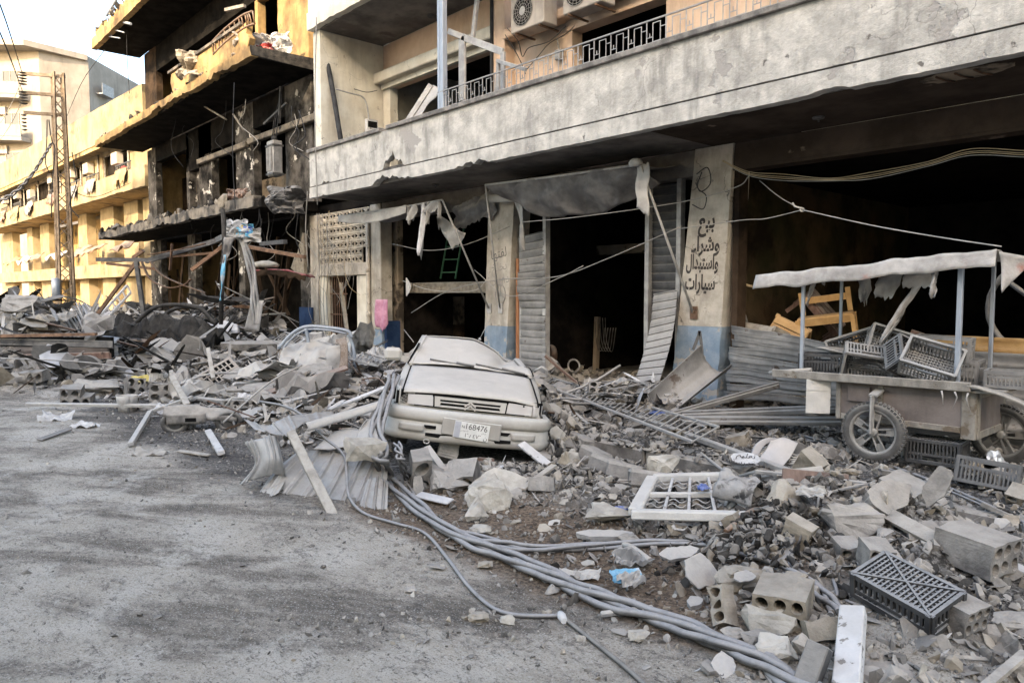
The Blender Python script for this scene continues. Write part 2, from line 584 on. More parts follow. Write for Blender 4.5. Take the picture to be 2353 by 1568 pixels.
make('cyan', (0.10, 0.36, 0.55), (0.22, 0.50, 0.66), 6, c=(0.5, 0.55, 0.6), cscale=6, cthr=(0.55, 0.6), dust=0.25, rough=0.8, bump=0.3, rnd=0.1)
make('blue', (0.05, 0.12, 0.42), (0.10, 0.20, 0.55), 6, dust=0.3, rough=0.8, bump=0.3, rnd=0.1)
make('blue_dark', (0.015, 0.035, 0.09), (0.03, 0.06, 0.13), 4, rough=0.8, bump=0.3, rnd=0.0)
make('yellow', (0.55, 0.42, 0.06), (0.66, 0.52, 0.12), 6, dust=0.3, rough=0.8, bump=0.2, rnd=0.0)
make('red_metal', (0.28, 0.04, 0.06), (0.36, 0.08, 0.10), 5, dust=0.35, rough=0.6, bump=0.3, rnd=0.0)
make('wood', (0.20, 0.175, 0.145), (0.36, 0.325, 0.275), 9, dust=0.45, rough=0.9, bump=0.6, bscale=30, rnd=0.2, stretch=(1, 1, 1))
make('wood_brown', (0.14, 0.085, 0.065), (0.22, 0.14, 0.11), 5, dust=0.35, rough=0.8, bump=0.4, rnd=0.1, stretch=(6, 6, 0.7))
make('wood_warm_glow', (0.36, 0.205, 0.075), (0.50, 0.31, 0.13), 5, dust=0.15, rough=0.75, bump=0.3, rnd=0.2)  # orange puts a warm sun glow into the wood colour
make('wood_cart', (0.19, 0.172, 0.148), (0.32, 0.295, 0.255), 4, dust=0.4, d=(0.14, 0.11, 0.08), dscale=4, dthr=(0.58, 0.66), rough=0.9, bump=0.5, rnd=0.1, stretch=(2, 2, 1))
make('panel_brown', (0.115, 0.095, 0.085), (0.20, 0.17, 0.155), 2, dust=0.3, stain=0.4, rough=0.8, bump=0.3, rnd=0.0)
make('white_paint', (0.44, 0.425, 0.41), (0.60, 0.585, 0.57), 4, d=(0.12, 0.11, 0.10), dscale=16, dthr=(0.60, 0.64), dust=0.3, rough=0.75, bump=0.25, rnd=0.06)
make('frame_white', (0.46, 0.44, 0.41), (0.56, 0.54, 0.50), 6, dust=0.4, rough=0.8, bump=0.3, rnd=0.05)
make('plastic_grey', (0.15, 0.145, 0.138), (0.25, 0.24, 0.225), 6, dust=0.85, dustcol=(0.36, 0.35, 0.33), rough=0.7, bump=0.15, rnd=0.15)
make('plastic_black', (0.03, 0.03, 0.032), (0.075, 0.073, 0.07), 6, dust=0.7, dustcol=(0.34, 0.335, 0.325), rough=0.65, bump=0.15, rnd=0.1)
make('plastic_pink', (0.42, 0.39, 0.375), (0.52, 0.48, 0.465), 4, c=(0.45, 0.32, 0.31), cscale=3, cthr=(0.58, 0.7), dust=0.4, rough=0.7, bump=0.1, rnd=0.0)
make('ac_white', (0.36, 0.315, 0.27), (0.46, 0.41, 0.355), 3, stain=0.5, rough=0.7, bump=0.15, rnd=0.1)
make('screen_block', (0.55, 0.47, 0.36), (0.68, 0.60, 0.48), 4, stain=0.5, bump=0.3, rnd=0.08, dust=0.3)
make('foil', (0.60, 0.61, 0.63), (0.70, 0.71, 0.72), 5, rough=0.35, metal=0.6, bump=0.6, bscale=25, rnd=0.0)
make('green_paint', (0.05, 0.14, 0.08), (0.09, 0.20, 0.11), 5, rough=0.7, bump=0.2, rnd=0.0)


def glass_dark():
    t = NT('glass_dark')
    M['glass_dark'] = t.finish((0.015, 0.016, 0.018), 0.15, 0.0, None, spec=0.5)


glass_dark()


def road_mat():
    t = NT('road_dust')
    x, y, z = t.xyz(t.pos)
    rot = t.n.new('ShaderNodeMapping')
    t.l.new(t.pos, rot.inputs['Vector'])
    rot.inputs['Rotation'].default_value = (0, 0, rad(-36))
    r2 = t.n.new('ShaderNodeMapping')
    t.l.new(rot.outputs[0], r2.inputs['Vector'])
    r2.inputs['Scale'].default_value = (0.45, 1.7, 1)
    rot = r2
    st = t.noise(1.15, 8, 0.66, rot.outputs[0], 0.5)
    big = t.noise(0.45, 5, 0.6, rot.outputs[0])
    fine = t.noise(26, 8, 0.75)
    grit = t.noise(85, 4, 0.7)
    col0 = t.noise(0.9, 6, 0.7)
    light = (0.47, 0.418, 0.345)
    mid = (0.235, 0.202, 0.162)
    dark = (0.10, 0.088, 0.074)
    f = t.math('MULTIPLY_ADD', st, 0.62, t.math('MULTIPLY', big, 0.38))
    col = t.mix(t.ss(f, 0.41, 0.53), mid, light)
    spk = t.noise(11, 10, 0.8, t.scalev((0.75, 1.5, 1)))
    col = t.mix(t.math('MULTIPLY', t.ss(f, 0.52, 0.38), t.ss(spk, 0.44, 0.55, 0.05, 0.95)), col, dark)
    col = t.mix(t.ss(col0, 0.50, 0.62, 0, 0.75), col, (0.58, 0.53, 0.455))
    col = t.mix(t.math('MULTIPLY', t.ss(col0, 0.50, 0.38), t.ss(t.noise(6.5, 9, 0.85), 0.46, 0.54, 0.15, 0.85)), col, (0.19, 0.165, 0.135))
    col = t.mix(t.ss(t.noise(4.0, 10, 0.85), 0.555, 0.60, 0, 0.7), col, (0.15, 0.132, 0.11))
    col = t.mix(t.ss(t.noise(19, 6, 0.8, t.scalev((0.5, 1.6, 1), (3, 1, 0))), 0.575, 0.615, 0, 0.8), col, (0.09, 0.08, 0.07))
    col = t.mix(t.math('MULTIPLY', t.ss(fine, 0.54, 0.62), t.ss(f, 0.62, 0.45, 0.2, 0.85)), col, (0.13, 0.115, 0.10))
    col = t.mix(t.math('MULTIPLY', t.ss(t.noise(7.5, 7, 0.75), 0.56, 0.66), 0.55), col, (0.13, 0.12, 0.11))
    col = t.mix(t.ss(grit, 0.57, 0.64, 0, 0.8), col, (0.62, 0.585, 0.53))
    col = t.mix(t.ss(grit, 0.43, 0.36, 0, 0.7), col, (0.11, 0.10, 0.09))
    # wet dirty margin and brown soil strip along the foot of the rubble
    wob = t.math('MULTIPLY_ADD', t.noise(1.3, 6, 0.65), 1.6, -0.8)
    yy = t.math('ADD', y, wob)
    wet = t.math('MULTIPLY', t.ss(yy, 2.5, 3.1), t.ss(x, -5.2, -7.0))
    wet = t.math('MULTIPLY', wet, t.ss(fine, 0.34, 0.55, 0.35, 1.0))
    col = t.mix(t.math('MULTIPLY', wet, 0.85), col, (0.055, 0.052, 0.052))
    yy2 = t.math('ADD', y, t.math('MULTIPLY', wob, 0.35))
    soil = t.math('MULTIPLY', t.ss(yy2, 3.02, 3.2), t.ss(yy2, 4.9, 4.2))
    soil = t.math('MULTIPLY', soil, t.math('MULTIPLY', t.ss(x, -6.3, -5.4), t.ss(x, -1.3, -2.4)))
    scol = t.mix(t.ss(t.noise(34, 5, 0.7), 0.4, 0.62), (0.075, 0.052, 0.036), (0.26, 0.19, 0.13))
    col = t.mix(t.math('MULTIPLY', soil, 0.9), col, scol)
    # heap ground: dirt and pale dust, darkened to paint shaded gaps
    heap = t.ss(yy, 3.6, 4.6)
    hc = t.mix(t.ss(fine, 0.42, 0.68), (0.05, 0.045, 0.04), (0.36, 0.335, 0.30))
    col = t.mix(t.math('MULTIPLY', heap, t.math('SUBTRACT', 1.0, soil)), col, hc)
    h = t.math('MULTIPLY_ADD', fine, 0.7, t.math('MULTIPLY', grit, 0.35))
    M['road_dust'] = t.finish(col, 0.95, 0, t.math('MULTIPLY_ADD', spk, 0.8, h), 0.9, 0.035, spec=0.15)


road_mat()
# ------------------------------------------------------------------ terrain
MOUNDS = [(-18.6, 3.1, 1.22, 1.9, 1.25), (-21.0, 2.2, 1.2, 2.2, 1.5), (-16.0, 5.6, 0.35, 2.6, 1.6), (-11.3, 5.9, 0.42, 1.5, 1.1),
          (-13.5, 7.6, 0.55, 2.4, 1.4), (-20.0, 8.0, 0.95, 3.5, 1.6), (-25.0, 7.0, 0.95, 4.0, 2.2), (-32.0, 6.0, 0.9, 5.0, 3.2),
          (-9.4, 7.7, 0.42, 1.3, 1.0), (-6.7, 8.4, 0.42, 1.0, 0.8), (-4.6, 8.6, 0.20, 2.0, 0.8), (-2.65, 5.25, 0.30, 0.95, 0.75),
          (-1.7, 5.0, 0.20, 1.0, 0.9), (-1.5, 3.9, 0.14, 0.8, 0.9), (-4.9, 4.9, 0.16, 1.2, 0.7), (-9.2, 4.6, 0.26, 1.4, 0.6), (-0.8, 5.9, 0.16, 1.3, 0.6),
          (-40, 2.0, 0.9, 5, 3), (-46, 6.0, 0.9, 5, 4)]


def heap_h(x, y):
    h = 0.0
    for (cx, cy, a, rx, ry) in MOUNDS:
        q = ((x - cx) / rx) ** 2 + ((y - cy) / ry) ** 2
        if q < 6:
            h += a * math.exp(-q)
    return h


def gz(x, y):
    h = heap_h(x, y)
    n = fbm((x * 1.7, y * 1.7, 0.3), 4)
    h = h * (1 + 0.35 * n) + 0.012 * fbm((x * 0.9, y * 2.4, 4.0), 3)
    if h > 0.05:
        h += min(h, 0.4) * 0.22 * fbm((x * 5.5, y * 5.5, 1.7), 3)
    return h


def top(x, y):
    """height of whatever one could stand on: road, heap or pavement"""
    h = gz(x, y)
    if y > 6.45 and -16 < x < 6:
        h = max(h, 0.15)
    return h


def onG(u, v):
    d = ray(u, v)
    t = 1.0
    p = EYE.copy()
    while t < 90:
        q = EYE + d * t
        if q.z <= top(q.x, q.y):
            lo, hi = t - 0.06 * max(1, t * 0.05), t
            for _ in range(10):
                mid = (lo + hi) / 2
                q = EYE + d * mid
                if q.z <= top(q.x, q.y):
                    hi = mid
                else:
                    lo = mid
            return EYE + d * hi
        t += 0.05 * max(1, t * 0.05)
    return Gz(u, v, 0)


def ground():
    xs = np.concatenate([np.arange(-160, -60, 10), np.arange(-60, -34, 1.0), np.arange(-34, -13, 0.22), np.arange(-13, 2, 0.06), np.arange(2, 60, 3)])
    ys = np.concatenate([np.arange(-60, -0.5, 3), np.arange(-0.5, 6.6, 0.06), np.arange(6.6, 16, 0.2), np.arange(16, 160, 8)])
    nx, ny = len(xs), len(ys)
    V = [(x, y, gz(x, y)) for x in xs for y in ys]
    F = [(i * ny + j, (i + 1) * ny + j, (i + 1) * ny + j + 1, i * ny + j + 1) for i in range(nx - 1) for j in range(ny - 1)]
    me = bpy.data.meshes.new('ground')
    me.from_pydata(V, [], F)
    me.polygons.foreach_set('use_smooth', [True] * len(F))
    me.materials.append(M['road_dust'])
    o = bpy.data.objects.new('ground', me)
    COL.objects.link(o)
    tag(o, kind='structure')


ground()


def sidewalk():
    def f(u, v):
        x = -16 + 21 * u
        y = 6.60 + 3.15 * v
        return (x, y, 0.15 + 0.008 * fbm((x * 3, y * 3, 9), 3))
    m = MB()
    m.sheet(f, 160, 26, 0, True)
    root = m.build('pavement', M['road_dust'], kind='structure')
    me = MB().box((0, 0, 0), (0.985, 0.15, 0.26), None, 0, 0.022, 0.004).mesh('kerb_stone', M['concrete'])
    for k in range(21):
        x = -15.5 + k
        if -8.6 < x < -5.6:
            continue
        inst('kerb_stone', me, root, (x, 6.53, 0.027 + RN.uniform(-0.008, 0.008)), Euler((RN.uniform(-0.02, 0.02), 0, RN.uniform(-0.012, 0.012))))


sidewalk()
# ------------------------------------------------------------------ buildings
RX90 = Matrix.Rotation(rad(90), 4, 'X')


def place(o, root):
    o.location = Vector(o.location) - Vector(root.location)
    return o


def pt(mb, name, mat, root, label=None):
    o = mb.build(name, mat, root, label=label)
    o.location = -Vector(root.location)
    return o


def ragged(x0, x1, ztop, zbot, step=0.12, amp=0.02, chips=(), topamp=0.0):
    """polygon in (x, z): straight top, chipped bottom edge. chips: (x, halfwidth, depth)"""
    n = max(2, int(abs(x1 - x0) / step))
    bot = []
    for i in range(n + 1):
        x = x0 + (x1 - x0) * i / n
        z = zbot + abs(fbm((x * 3.1, zbot, 2.2), 4)) * amp
        for (cx, w, d) in chips:
            q = abs(x - cx) / w
            if q < 1:
                z += d * (1 - q ** 4) * max(0, 0.5 + 0.9 * fbm((x * 4.5, 0, cx), 4))
        bot.append((x, min(z, ztop - 0.01)))
    tp = []
    if topamp > 0:
        for i in range(n, -1, -1):
            x = x0 + (x1 - x0) * i / n
            tp.append((x, ztop + fbm((x * 2.3, ztop, 5.1), 5) * topamp))
    else:
        tp = [(x1, ztop), (x0, ztop)]
    return bot + tp


def front_prism(mb, poly, y, depth, mi=0):
    return mb.prism(poly, depth, Matrix.Translation((0, y, 0)) @ RX90, mi)


def X98(u, y=9.8):
    return Fy(u, 600, y).x


def zat(u, v, y=9.8):
    return Fy(u, v, y).z


def text_mesh(txt, size, bold=0.0):
    c = bpy.data.curves.new('writing', 'FONT')
    c.body = txt
    c.size = size
    c.align_x = 'CENTER'
    c.extrude = 0.0
    c.offset = bold * size
    o = bpy.data.objects.new('writing', c)
    COL.objects.link(o)
    dg = bpy.context.evaluated_depsgraph_get()
    me = bpy.data.meshes.new_from_object(o.evaluated_get(dg))
    bpy.data.objects.remove(o)
    bpy.data.curves.remove(c)
    return me


def write(txt, size, mat, parent, loc, rot=(rad(90), 0, 0), name='lettering', sx=1.0, bold=0.0, width=0):
    me = text_mesh(txt, size, bold)
    if width:
        xs = [v.co.x for v in me.vertices]
        sx = width / (max(xs) - min(xs))
    me.materials.clear()
    me.materials.append(M[mat])
    o = inst(name, me, parent, loc, Euler(rot), (sx, 1, 1))
    return o


# ---- grey building with the long balcony
def grey_building():
    root = thing('shop_building', 'grey plastered building with long damaged balcony above open burnt-out shops', 'building', (-7, 9.8, 0))
    XL = -15.8
    XR = 5.0
    # first-floor balcony
    m = MB()
    poly = ragged(XL, XR, 4.275, 4.035, 0.05, 0.012,
                  [(-12.6, 0.5, 0.13), (-12.0, 0.3, 0.08), (-9.9, 0.45, 0.10), (-15.1, 0.12, 0.06), (-3.75, 0.22, 0.05)])
    front_prism(m, poly, 8.0, 0.16)
    pt(m, 'slab_edge', M['plaster_grey'], root)
    m = MB()
    # parapet, with a bite broken out beside the groove
    poly = ragged(XL, XR, 5.05, 4.30, 0.05, 0.004, [(-12.35, 0.36, 0.26), (-15.05, 0.16, 0.12)])
    front_prism(m, poly, 8.01, 0.13)
    m.bx(XL, XL + 0.13, 8.145, 9.8, 4.3, 5.05)
    pt(m, 'parapet', M['plaster_grey'], root)
    m = MB()
    m.bx(XL + 0.01, XR, 8.03, 8.13, 4.27, 4.34)
    pt(m, 'groove', M['concrete_dark'], root)
    m = MB()
    for a, b, z in ((XL - 0.03, X98(878, 8.0), 5.05), (X98(893, 8), XR, 5.05)):
        m.bx(a, b, 7.95, 8.19, z + 0.002, z + 0.078, 0, 0.008)
    pt(m, 'coping', M['concrete'], root)
    sx = X98(1500, 9.77)
    m = MB()
    m.bx(XL, sx, 8.165, 9.76, 4.07, 4.25)
    m.bx(sx + 0.003, XR, 8.165, 9.76, 4.065, 4.25)
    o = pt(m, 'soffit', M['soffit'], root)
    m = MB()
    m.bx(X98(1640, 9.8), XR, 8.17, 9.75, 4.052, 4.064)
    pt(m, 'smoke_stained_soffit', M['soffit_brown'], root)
    # spalled patch with bare reinforcing bars
    P = Fy(2215, 205, 8.4)
    c = Vector((P.x, 8.42, 4.045))
    m = MB()
    poly = []
    for k in range(22):
        a = 2 * math.pi * k / 22
        r = 1 + 0.25 * noise.noise((k * 0.7, 3, 1))
        poly.append((math.cos(a) * 0.42 * r, math.sin(a) * 0.20 * r))
    m.prism(poly, 0.012, Matrix.Translation(c + Vector((0, 0, 0.012))))
    pt(m, 'spalled_concrete', M['interior_tan'], root)
    m = MB()
    for k in range(3):
        x = c.x - 0.22 + k * 0.17
        m.tube([(x, c.y - 0.15, c.z - 0.012), (x + 0.03, c.y + 0.02, c.z - 0.02), (x + 0.07, c.y + 0.17, c.z - 0.012)], 0.011, 5)
    pt(m, 'reinforcing_bar', M['metal_rust'], root)
    for (u, v) in ((1880, 270), (1950, 345), (1000, 425)):
        q = Fy(u, v, 8.9)
        d = ray(u, v)
        q = EYE + d * ((4.045 - CAM_H) / d.z)
        m = MB()
        m.tube([(q.x, q.y, 4.05), (q.x, q.y, 4.03), (q.x, q.y, 4.02)], [0.075, 0.07, 0.03], 14)
        m.tube([(q.x, q.y, 4.02), (q.x + .005, q.y, 3.99)], 0.012, 6)
        pt(m, 'ceiling_rose', M['metal_dark'], root)
    # fin wall at the left end and first floor back wall
    m = MB()
    m.bx(XL, XL + 0.32, 8.15, 9.8, 4.26, 7.75)
    pt(m, 'fin_wall', M['plaster_cream'], root)
    x1a, x1b = X98(903), X98(1154)
    x2a, x2b = X98(1317), X98(1523)
    ztop1 = 6.72
    ztop2 = 6.50
    m = MB()
    m.bx(XL + 0.32, x1a - 0.3, 9.8, 10.0, 4.25, 7.75)
    m.bx(x1a - 0.3, x1b, 9.8, 10.0, ztop1, 7.75)
    m.bx(x1b, x1b + 0.35, 9.55, 10.0, 4.25, 7.75)
    pt(m, 'back_wall', M['plaster_peach'], root)
    m = MB()
    m.bx(x1b + 0.35, x2a, 9.8, 10.0, 4.25, 9.5)
    m.bx(x2a, x2b, 9.8, 10.0, ztop2, 9.5)
    m.bx(x2b, XR, 9.8, 10.0, 4.25, 9.5)
    pt(m, 'back_wall', M['plaster_peach'], root)
    m = MB()
    m.bx(x1a - 0.298, x1a, 9.76, 9.97, 4.25, ztop1 - 0.002)
    m.bx(x1a - 0.36, x1b - 0.01, 9.52, 9.80, ztop1 + 0.10, ztop1 + 0.34, 0, 0.02)
    m.bx(x1a - 0.30, x1b - 0.01, 9.70, 9.80, ztop1 - 0.02, ztop1 + 0.097)
    pt(m, 'window_surround', M['plaster_cream'], root)
    m = MB()
    m.bx(x1b + 0.352, x2b + 2.4, 9.50, 9.80, ztop2 + 0.18, ztop2 + 0.36, 0, 0.02)
    m.bx(x2a - 0.12, x2b + 0.1, 9.72, 9.80, ztop2, ztop2 + 0.17)
    m.bx(x2a - 0.12, x2a - 0.002, 9.74, 9.80, 4.25, ztop2 - 0.002)
    pt(m, 'window_surround', M['plaster_peach'], root)
    m = MB()
    m.bx(x1b - 0.02, x1b + 0.03, 9.50, 9.55, 4.25, 7.75)
    pt(m, 'drain_pipe', M['wire_dark'], root)
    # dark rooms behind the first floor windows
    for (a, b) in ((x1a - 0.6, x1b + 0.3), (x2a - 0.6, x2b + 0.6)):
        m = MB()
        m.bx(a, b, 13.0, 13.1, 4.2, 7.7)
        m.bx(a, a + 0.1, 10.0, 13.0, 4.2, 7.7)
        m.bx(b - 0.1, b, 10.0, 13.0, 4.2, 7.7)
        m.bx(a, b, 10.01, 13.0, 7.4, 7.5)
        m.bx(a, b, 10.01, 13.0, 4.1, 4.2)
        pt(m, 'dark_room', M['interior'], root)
    # second floor slab
    m = MB()
    poly = ragged(XL, XR, 8.15, 7.77, 0.15, 0.02, [(-14.9, 0.5, 0.05)])
    front_prism(m, poly, 8.0, 0.15)
    m.bx(XL, XR, 8.04, 8.16, 8.18, 9.4)
    m.bx(XL, XL + 0.3, 8.165, 10.0, 7.77, 12.5)
    pt(m, 'upper_parapet', M['plaster_cream'], root)
    m = MB()
    m.bx(XL + 0.3, x1b + 0.36, 8.155, 9.8, 7.76, 7.95)
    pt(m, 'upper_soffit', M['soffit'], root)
    m = MB()
    m.bx(XL, XR, 10.0, 10.2, 8.0, 12.5)
    m.bx(XL, XL + 0.2, 10.2, 18, 4.1, 12.5)
    m.bx(XL, XR, 10.2, 18, 12.3, 12.5)
    m.bx(XL, XR, 18, 18.2, 0, 12.5)
    pt(m, 'wall', M['plaster_cream'], root)
    q = Fy(992, 37, 8.9)
    d = ray(992, 37)
    q = EYE + d * ((7.75 - CAM_H) / d.z)
    m = MB()
    m.tube([(q.x, q.y, 7.755), (q.x, q.y, 7.72), (q.x, q.y, 7.70)], [0.11, 0.09, 0.03], 14)
    pt(m, 'ceiling_rose', M['metal_dark'], root)

    # ---- Greek-key balustrade, one panel per bay
    p = 0.31
    s = 0.012
    m = MB()
    m.bx(-s / 2, s / 2, -s / 2, s / 2, 0, 0.315)
    a, b = 0.095, 0.215
    z0, z1 = 0.035, 0.285
    t = s * 0.8
    m.bx(a, a + t, -t / 2, t / 2, z0, z1)
    m.bx(b, b + t, -t / 2, t / 2, z0, z1)
    m.bx(a + t, b, -t / 2, t / 2, z0, z0 + t)
    m.bx(a + t, b, -t / 2, t / 2, z1 - t, z1)
    m.bx(s / 2, a, -t / 2, t / 2, 0.10, 0.10 + t)
    m.bx(b + t, p - s / 2, -t / 2, t / 2, 0.205, 0.205 + t)
    m.bx(a - 0.05, a - 0.05 + t, -t / 2, t / 2, 0.10 + t, 0.16)
    me = m.mesh('railing_panel', M['metal_grey'])
    xr0 = X98(1008, 8.05)
    rt = thing('balcony_railing', 'thin grey metal railing of square key shapes along the balcony coping', 'railing', (xr0, 8.06, 5.13))
    n = int((XR - xr0) / p)
    for k in range(n):
        inst('railing_panel', me, rt, (k * p, 0, 0))
    m = MB()
    m.bx(-0.02, n * p, -0.012, 0.012, 0.316, 0.334)
    m.build('top_rail', M['metal_grey'], rt)

    # ---- ground floor
    # pierced screen wall
    xa, xb = X98(735), X98(851)
    zb = 2.66
    bw = (xb - xa) / 7
    bh = (4.03 - zb) / 7
    m = MB()
    th = 0.016
    m.bx(0, bw, 0, 0.04, 0, th)
    m.bx(0, bw, 0, 0.04, bh - th, bh)
    m.bx(0, th * .7, 0, 0.04, th, bh - th)
    m.bx(bw - th * .7, bw, 0, 0.04, th, bh - th)
    cx, cz = bw / 2, bh / 2
    for (ex, ez) in ((th, th), (bw - th, th), (th, bh - th), (bw - th, bh - th), (cx, th), (cx, bh - th), (bw * .27, th), (bw * .73, bh - th), (bw * .73, th), (bw * .27, bh - th)):
        m.beam((cx, 0.02, cz), (ex, 0.02, ez), 0.03, 0.013)
    me = m.mesh('breeze_block', M['screen_block'])
    sc = thing('pierced_screen', 'screen of pale star-pattern breeze blocks over the left doorway', 'screen wall', (xa, 9.78, zb))
    for i in range(7):
        for j in range(7):
            if (i, j) in ((6, 1), (6, 0)):
                continue
            inst('breeze_block', me, sc, (i * bw, 0, j * bh))
    m = MB()
    m.bx(xa - 0.45, xa - 0.002, 9.74, 9.95, 0, 4.03)
    pt(m, 'wall', M['plaster_pillar'], root)
    m = MB()
    m.bx(xa, xb + 0.05, 9.70, 9.95, 2.34, zb - 0.003, 0, 0.02)
    pt(m, 'lintel', M['plaster_pillar'], root)
    j1, j2 = X98(752), X98(822)
    m = MB()
    m.bx(xa, j1, 9.78, 9.95, 0, 2.338)
    pt(m, 'door_jamb', M['plaster_cream'], root)
    m = MB()
    m.bx(j2, xb - 0.01, 9.76, 9.95, 0.98, 2.338)
    pt(m, 'door_jamb', M['plaster_cream'], root)
    m = MB()
    m.bx(j2, xb - 0.01, 9.76, 9.95, 0, 0.98)
    pt(m, 'painted_dado', M['plaster_blue'], root)
    # pillar A
    pa0, pa1 = X98(857), X98(881)
    for nm, z0, z1, mt in (('pillar', 0.99, 4.05, 'plaster_pillar'), ('painted_dado', 0, 0.988, 'plaster_blue')):
        m = MB()
        m.bx(pa0, pa1, 9.72, 10.05, z0, z1, 0, 0.015)
        pt(m, nm, M[mt], root)
    m = MB()
    xp = X98(848, 9.7)
    m.tube([(xp, 9.66, 0.2), (xp, 9.66, 1.3), (xp + 0.01, 9.66, 1.35), (xp + 0.01, 9.66, 3.9)], 0.05, 10)
    for z in (1.3, 2.4):
        m.tube([(xp, 9.66, z), (xp, 9.66, z + 0.12)], 0.062, 10)
    pt(m, 'down_pipe', M['plaster_pillar'], root)

    def pillar(uv_tl, uv_tr, uv_bl, uv_br, z_split, y, w):
        tl, tr, bl, br = [Fy(a, b, y) for (a, b) in (uv_tl, uv_tr, uv_bl, uv_br)]

        def xl(z, A, B):
            return A.x + (B.x - A.x) * (z - A.z) / (B.z - A.z)
        for nm, z0, z1, mt in (('pillar', z_split, 4.05, 'plaster_pillar'), ('painted_dado', 0.0, z_split - 0.003, 'plaster_blue')):
            poly = []
            n = 18
            for i in range(n + 1):
                z = z0 + (z1 - z0) * i / n
                poly.append((xl(z, tr, br) + 0.012 * fbm((z * 5, 1, 2), 3), z))
            for i in range(n, -1, -1):
                z = z0 + (z1 - z0) * i / n
                poly.append((xl(z, tl, bl) + 0.012 * fbm((z * 5, 7, 2), 3), z))
            m = MB()
            front_prism(m, poly, y, w)
            pt(m, nm, M[mt], root)

    pillar((1122, 470), (1180, 470), (1112, 800), (1163, 800), 1.22, 9.72, 0.45)
    pillar((1592, 400), (1680, 400), (1546, 850), (1650, 850), 1.365, 9.72, 0.5)
    # beams above the openings
    m = MB()
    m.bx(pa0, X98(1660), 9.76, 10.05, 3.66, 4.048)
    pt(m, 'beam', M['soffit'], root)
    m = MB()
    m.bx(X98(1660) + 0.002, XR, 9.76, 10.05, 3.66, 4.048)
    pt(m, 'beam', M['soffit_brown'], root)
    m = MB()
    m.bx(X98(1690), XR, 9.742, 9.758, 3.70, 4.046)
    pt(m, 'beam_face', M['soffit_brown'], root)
    # rooms
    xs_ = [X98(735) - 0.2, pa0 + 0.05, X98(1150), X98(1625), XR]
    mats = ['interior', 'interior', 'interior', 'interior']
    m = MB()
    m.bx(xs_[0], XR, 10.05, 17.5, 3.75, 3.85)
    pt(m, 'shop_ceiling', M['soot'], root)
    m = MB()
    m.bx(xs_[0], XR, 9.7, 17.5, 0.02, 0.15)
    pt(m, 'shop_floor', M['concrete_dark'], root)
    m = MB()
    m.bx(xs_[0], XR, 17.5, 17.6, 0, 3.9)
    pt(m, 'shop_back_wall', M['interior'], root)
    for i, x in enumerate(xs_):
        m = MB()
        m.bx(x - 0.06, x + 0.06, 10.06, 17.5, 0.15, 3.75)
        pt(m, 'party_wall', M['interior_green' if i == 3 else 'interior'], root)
    # shop one: mezzanine beam, inner wall with writing
    y0 = 10.6
    a = Fy(985, 660, y0)
    b = Fy(1120, 645, y0)
    m = MB()
    m.bx(a.x - 1.0, b.x + 0.6, y0, y0 + 0.3, a.z - 0.14, a.z + 0.12, 0, 0.02)
    pt(m, 'mezzanine_beam', M['concrete_tan'], root)
    m = MB()
    m.bx(a.x - 1.0, b.x + 0.6, y0 + 0.3, 17.4, a.z - 0.02, a.z + 0.1)
    pt(m, 'mezzanine_floor', M['interior'], root)
    yi = 12.2
    w0, w1 = Fy(905, 700, yi).x, Fy(1060, 700, yi).x
    zz = Fy(960, 741, yi).z
    m = MB()
    m.bx(w0, w1, yi, yi + 0.1, zz, zz + 0.75)
    pt(m, 'inner_wall', M['interior_tan'], root)
    m = MB()
    m.bx(w0, w1, yi, yi + 0.1, 0.15, zz - 0.003)
    pt(m, 'painted_dado', M['soot_brown'], root)
    c = Fy(990, 712, yi - 0.006)
    write('\uFEEA\uFEE0\uFEDF\uFE8D \uFED5\uFEAF\uFEAD\uFE8D', 0.30, 'ink_red', root, c - Vector(root.location), name='lettering')
    # side jambs of shop one
    m = MB()
    m.bx(pa1 + 0.003, pa1 + 0.10, 9.80, 10.2, 0, 1.2)
    pt(m, 'painted_jamb', M['blue_dark'], root)
    m = MB()
    m.bx(X98(905, 10.2), X98(918, 10.2), 10.15, 10.3, 0.1, 3.66)
    pt(m, 'door_post', M['interior_tan'], root)
    # shop two: beam inside, door frame edges
    y2 = 12.6
    a = Fy(1285, 580, y2)
    b = Fy(1500, 572, y2)
    m = MB()
    m.bx(a.x, b.x + 0.5, y2, y2 + 0.25, a.z - 0.10, a.z + 0.10)
    pt(m, 'mezzanine_beam', M['interior_tan'], root)
    m = MB()
    a = Fy(1190, 700, 9.86)
    m.bx(a.x, a.x + 0.075, 9.80, 9.88, 0.2, 2.55)
    pt(m, 'door_edge', M['rust_orange'], root)
    m = MB()
    m.bx(a.x + 0.078, a.x + 0.15, 9.82, 9.90, 0.2, 3.2)
    pt(m, 'door_edge', M['metal_grey'], root)
    for u in (1253, 1488, 1560):
        b = Fy(u, 650, 9.84)
        m = MB()
        m.bx(b.x - 0.04, b.x + 0.04, 9.80, 9.92, 0.2, 3.66)
        pt(m, 'shutter_track', M['metal_grey'], root)
    # shop three left jamb
    m = MB()
    b = Fy(1690, 600, 9.9)
    m.bx(b.x, b.x + 0.10, 9.80, 10.04, 0.1, 3.66)
    pt(m, 'door_post', M['soot_brown'], root)

    # ---- writing on the pillars
    L = Vector(root.location)
    yy = 9.714
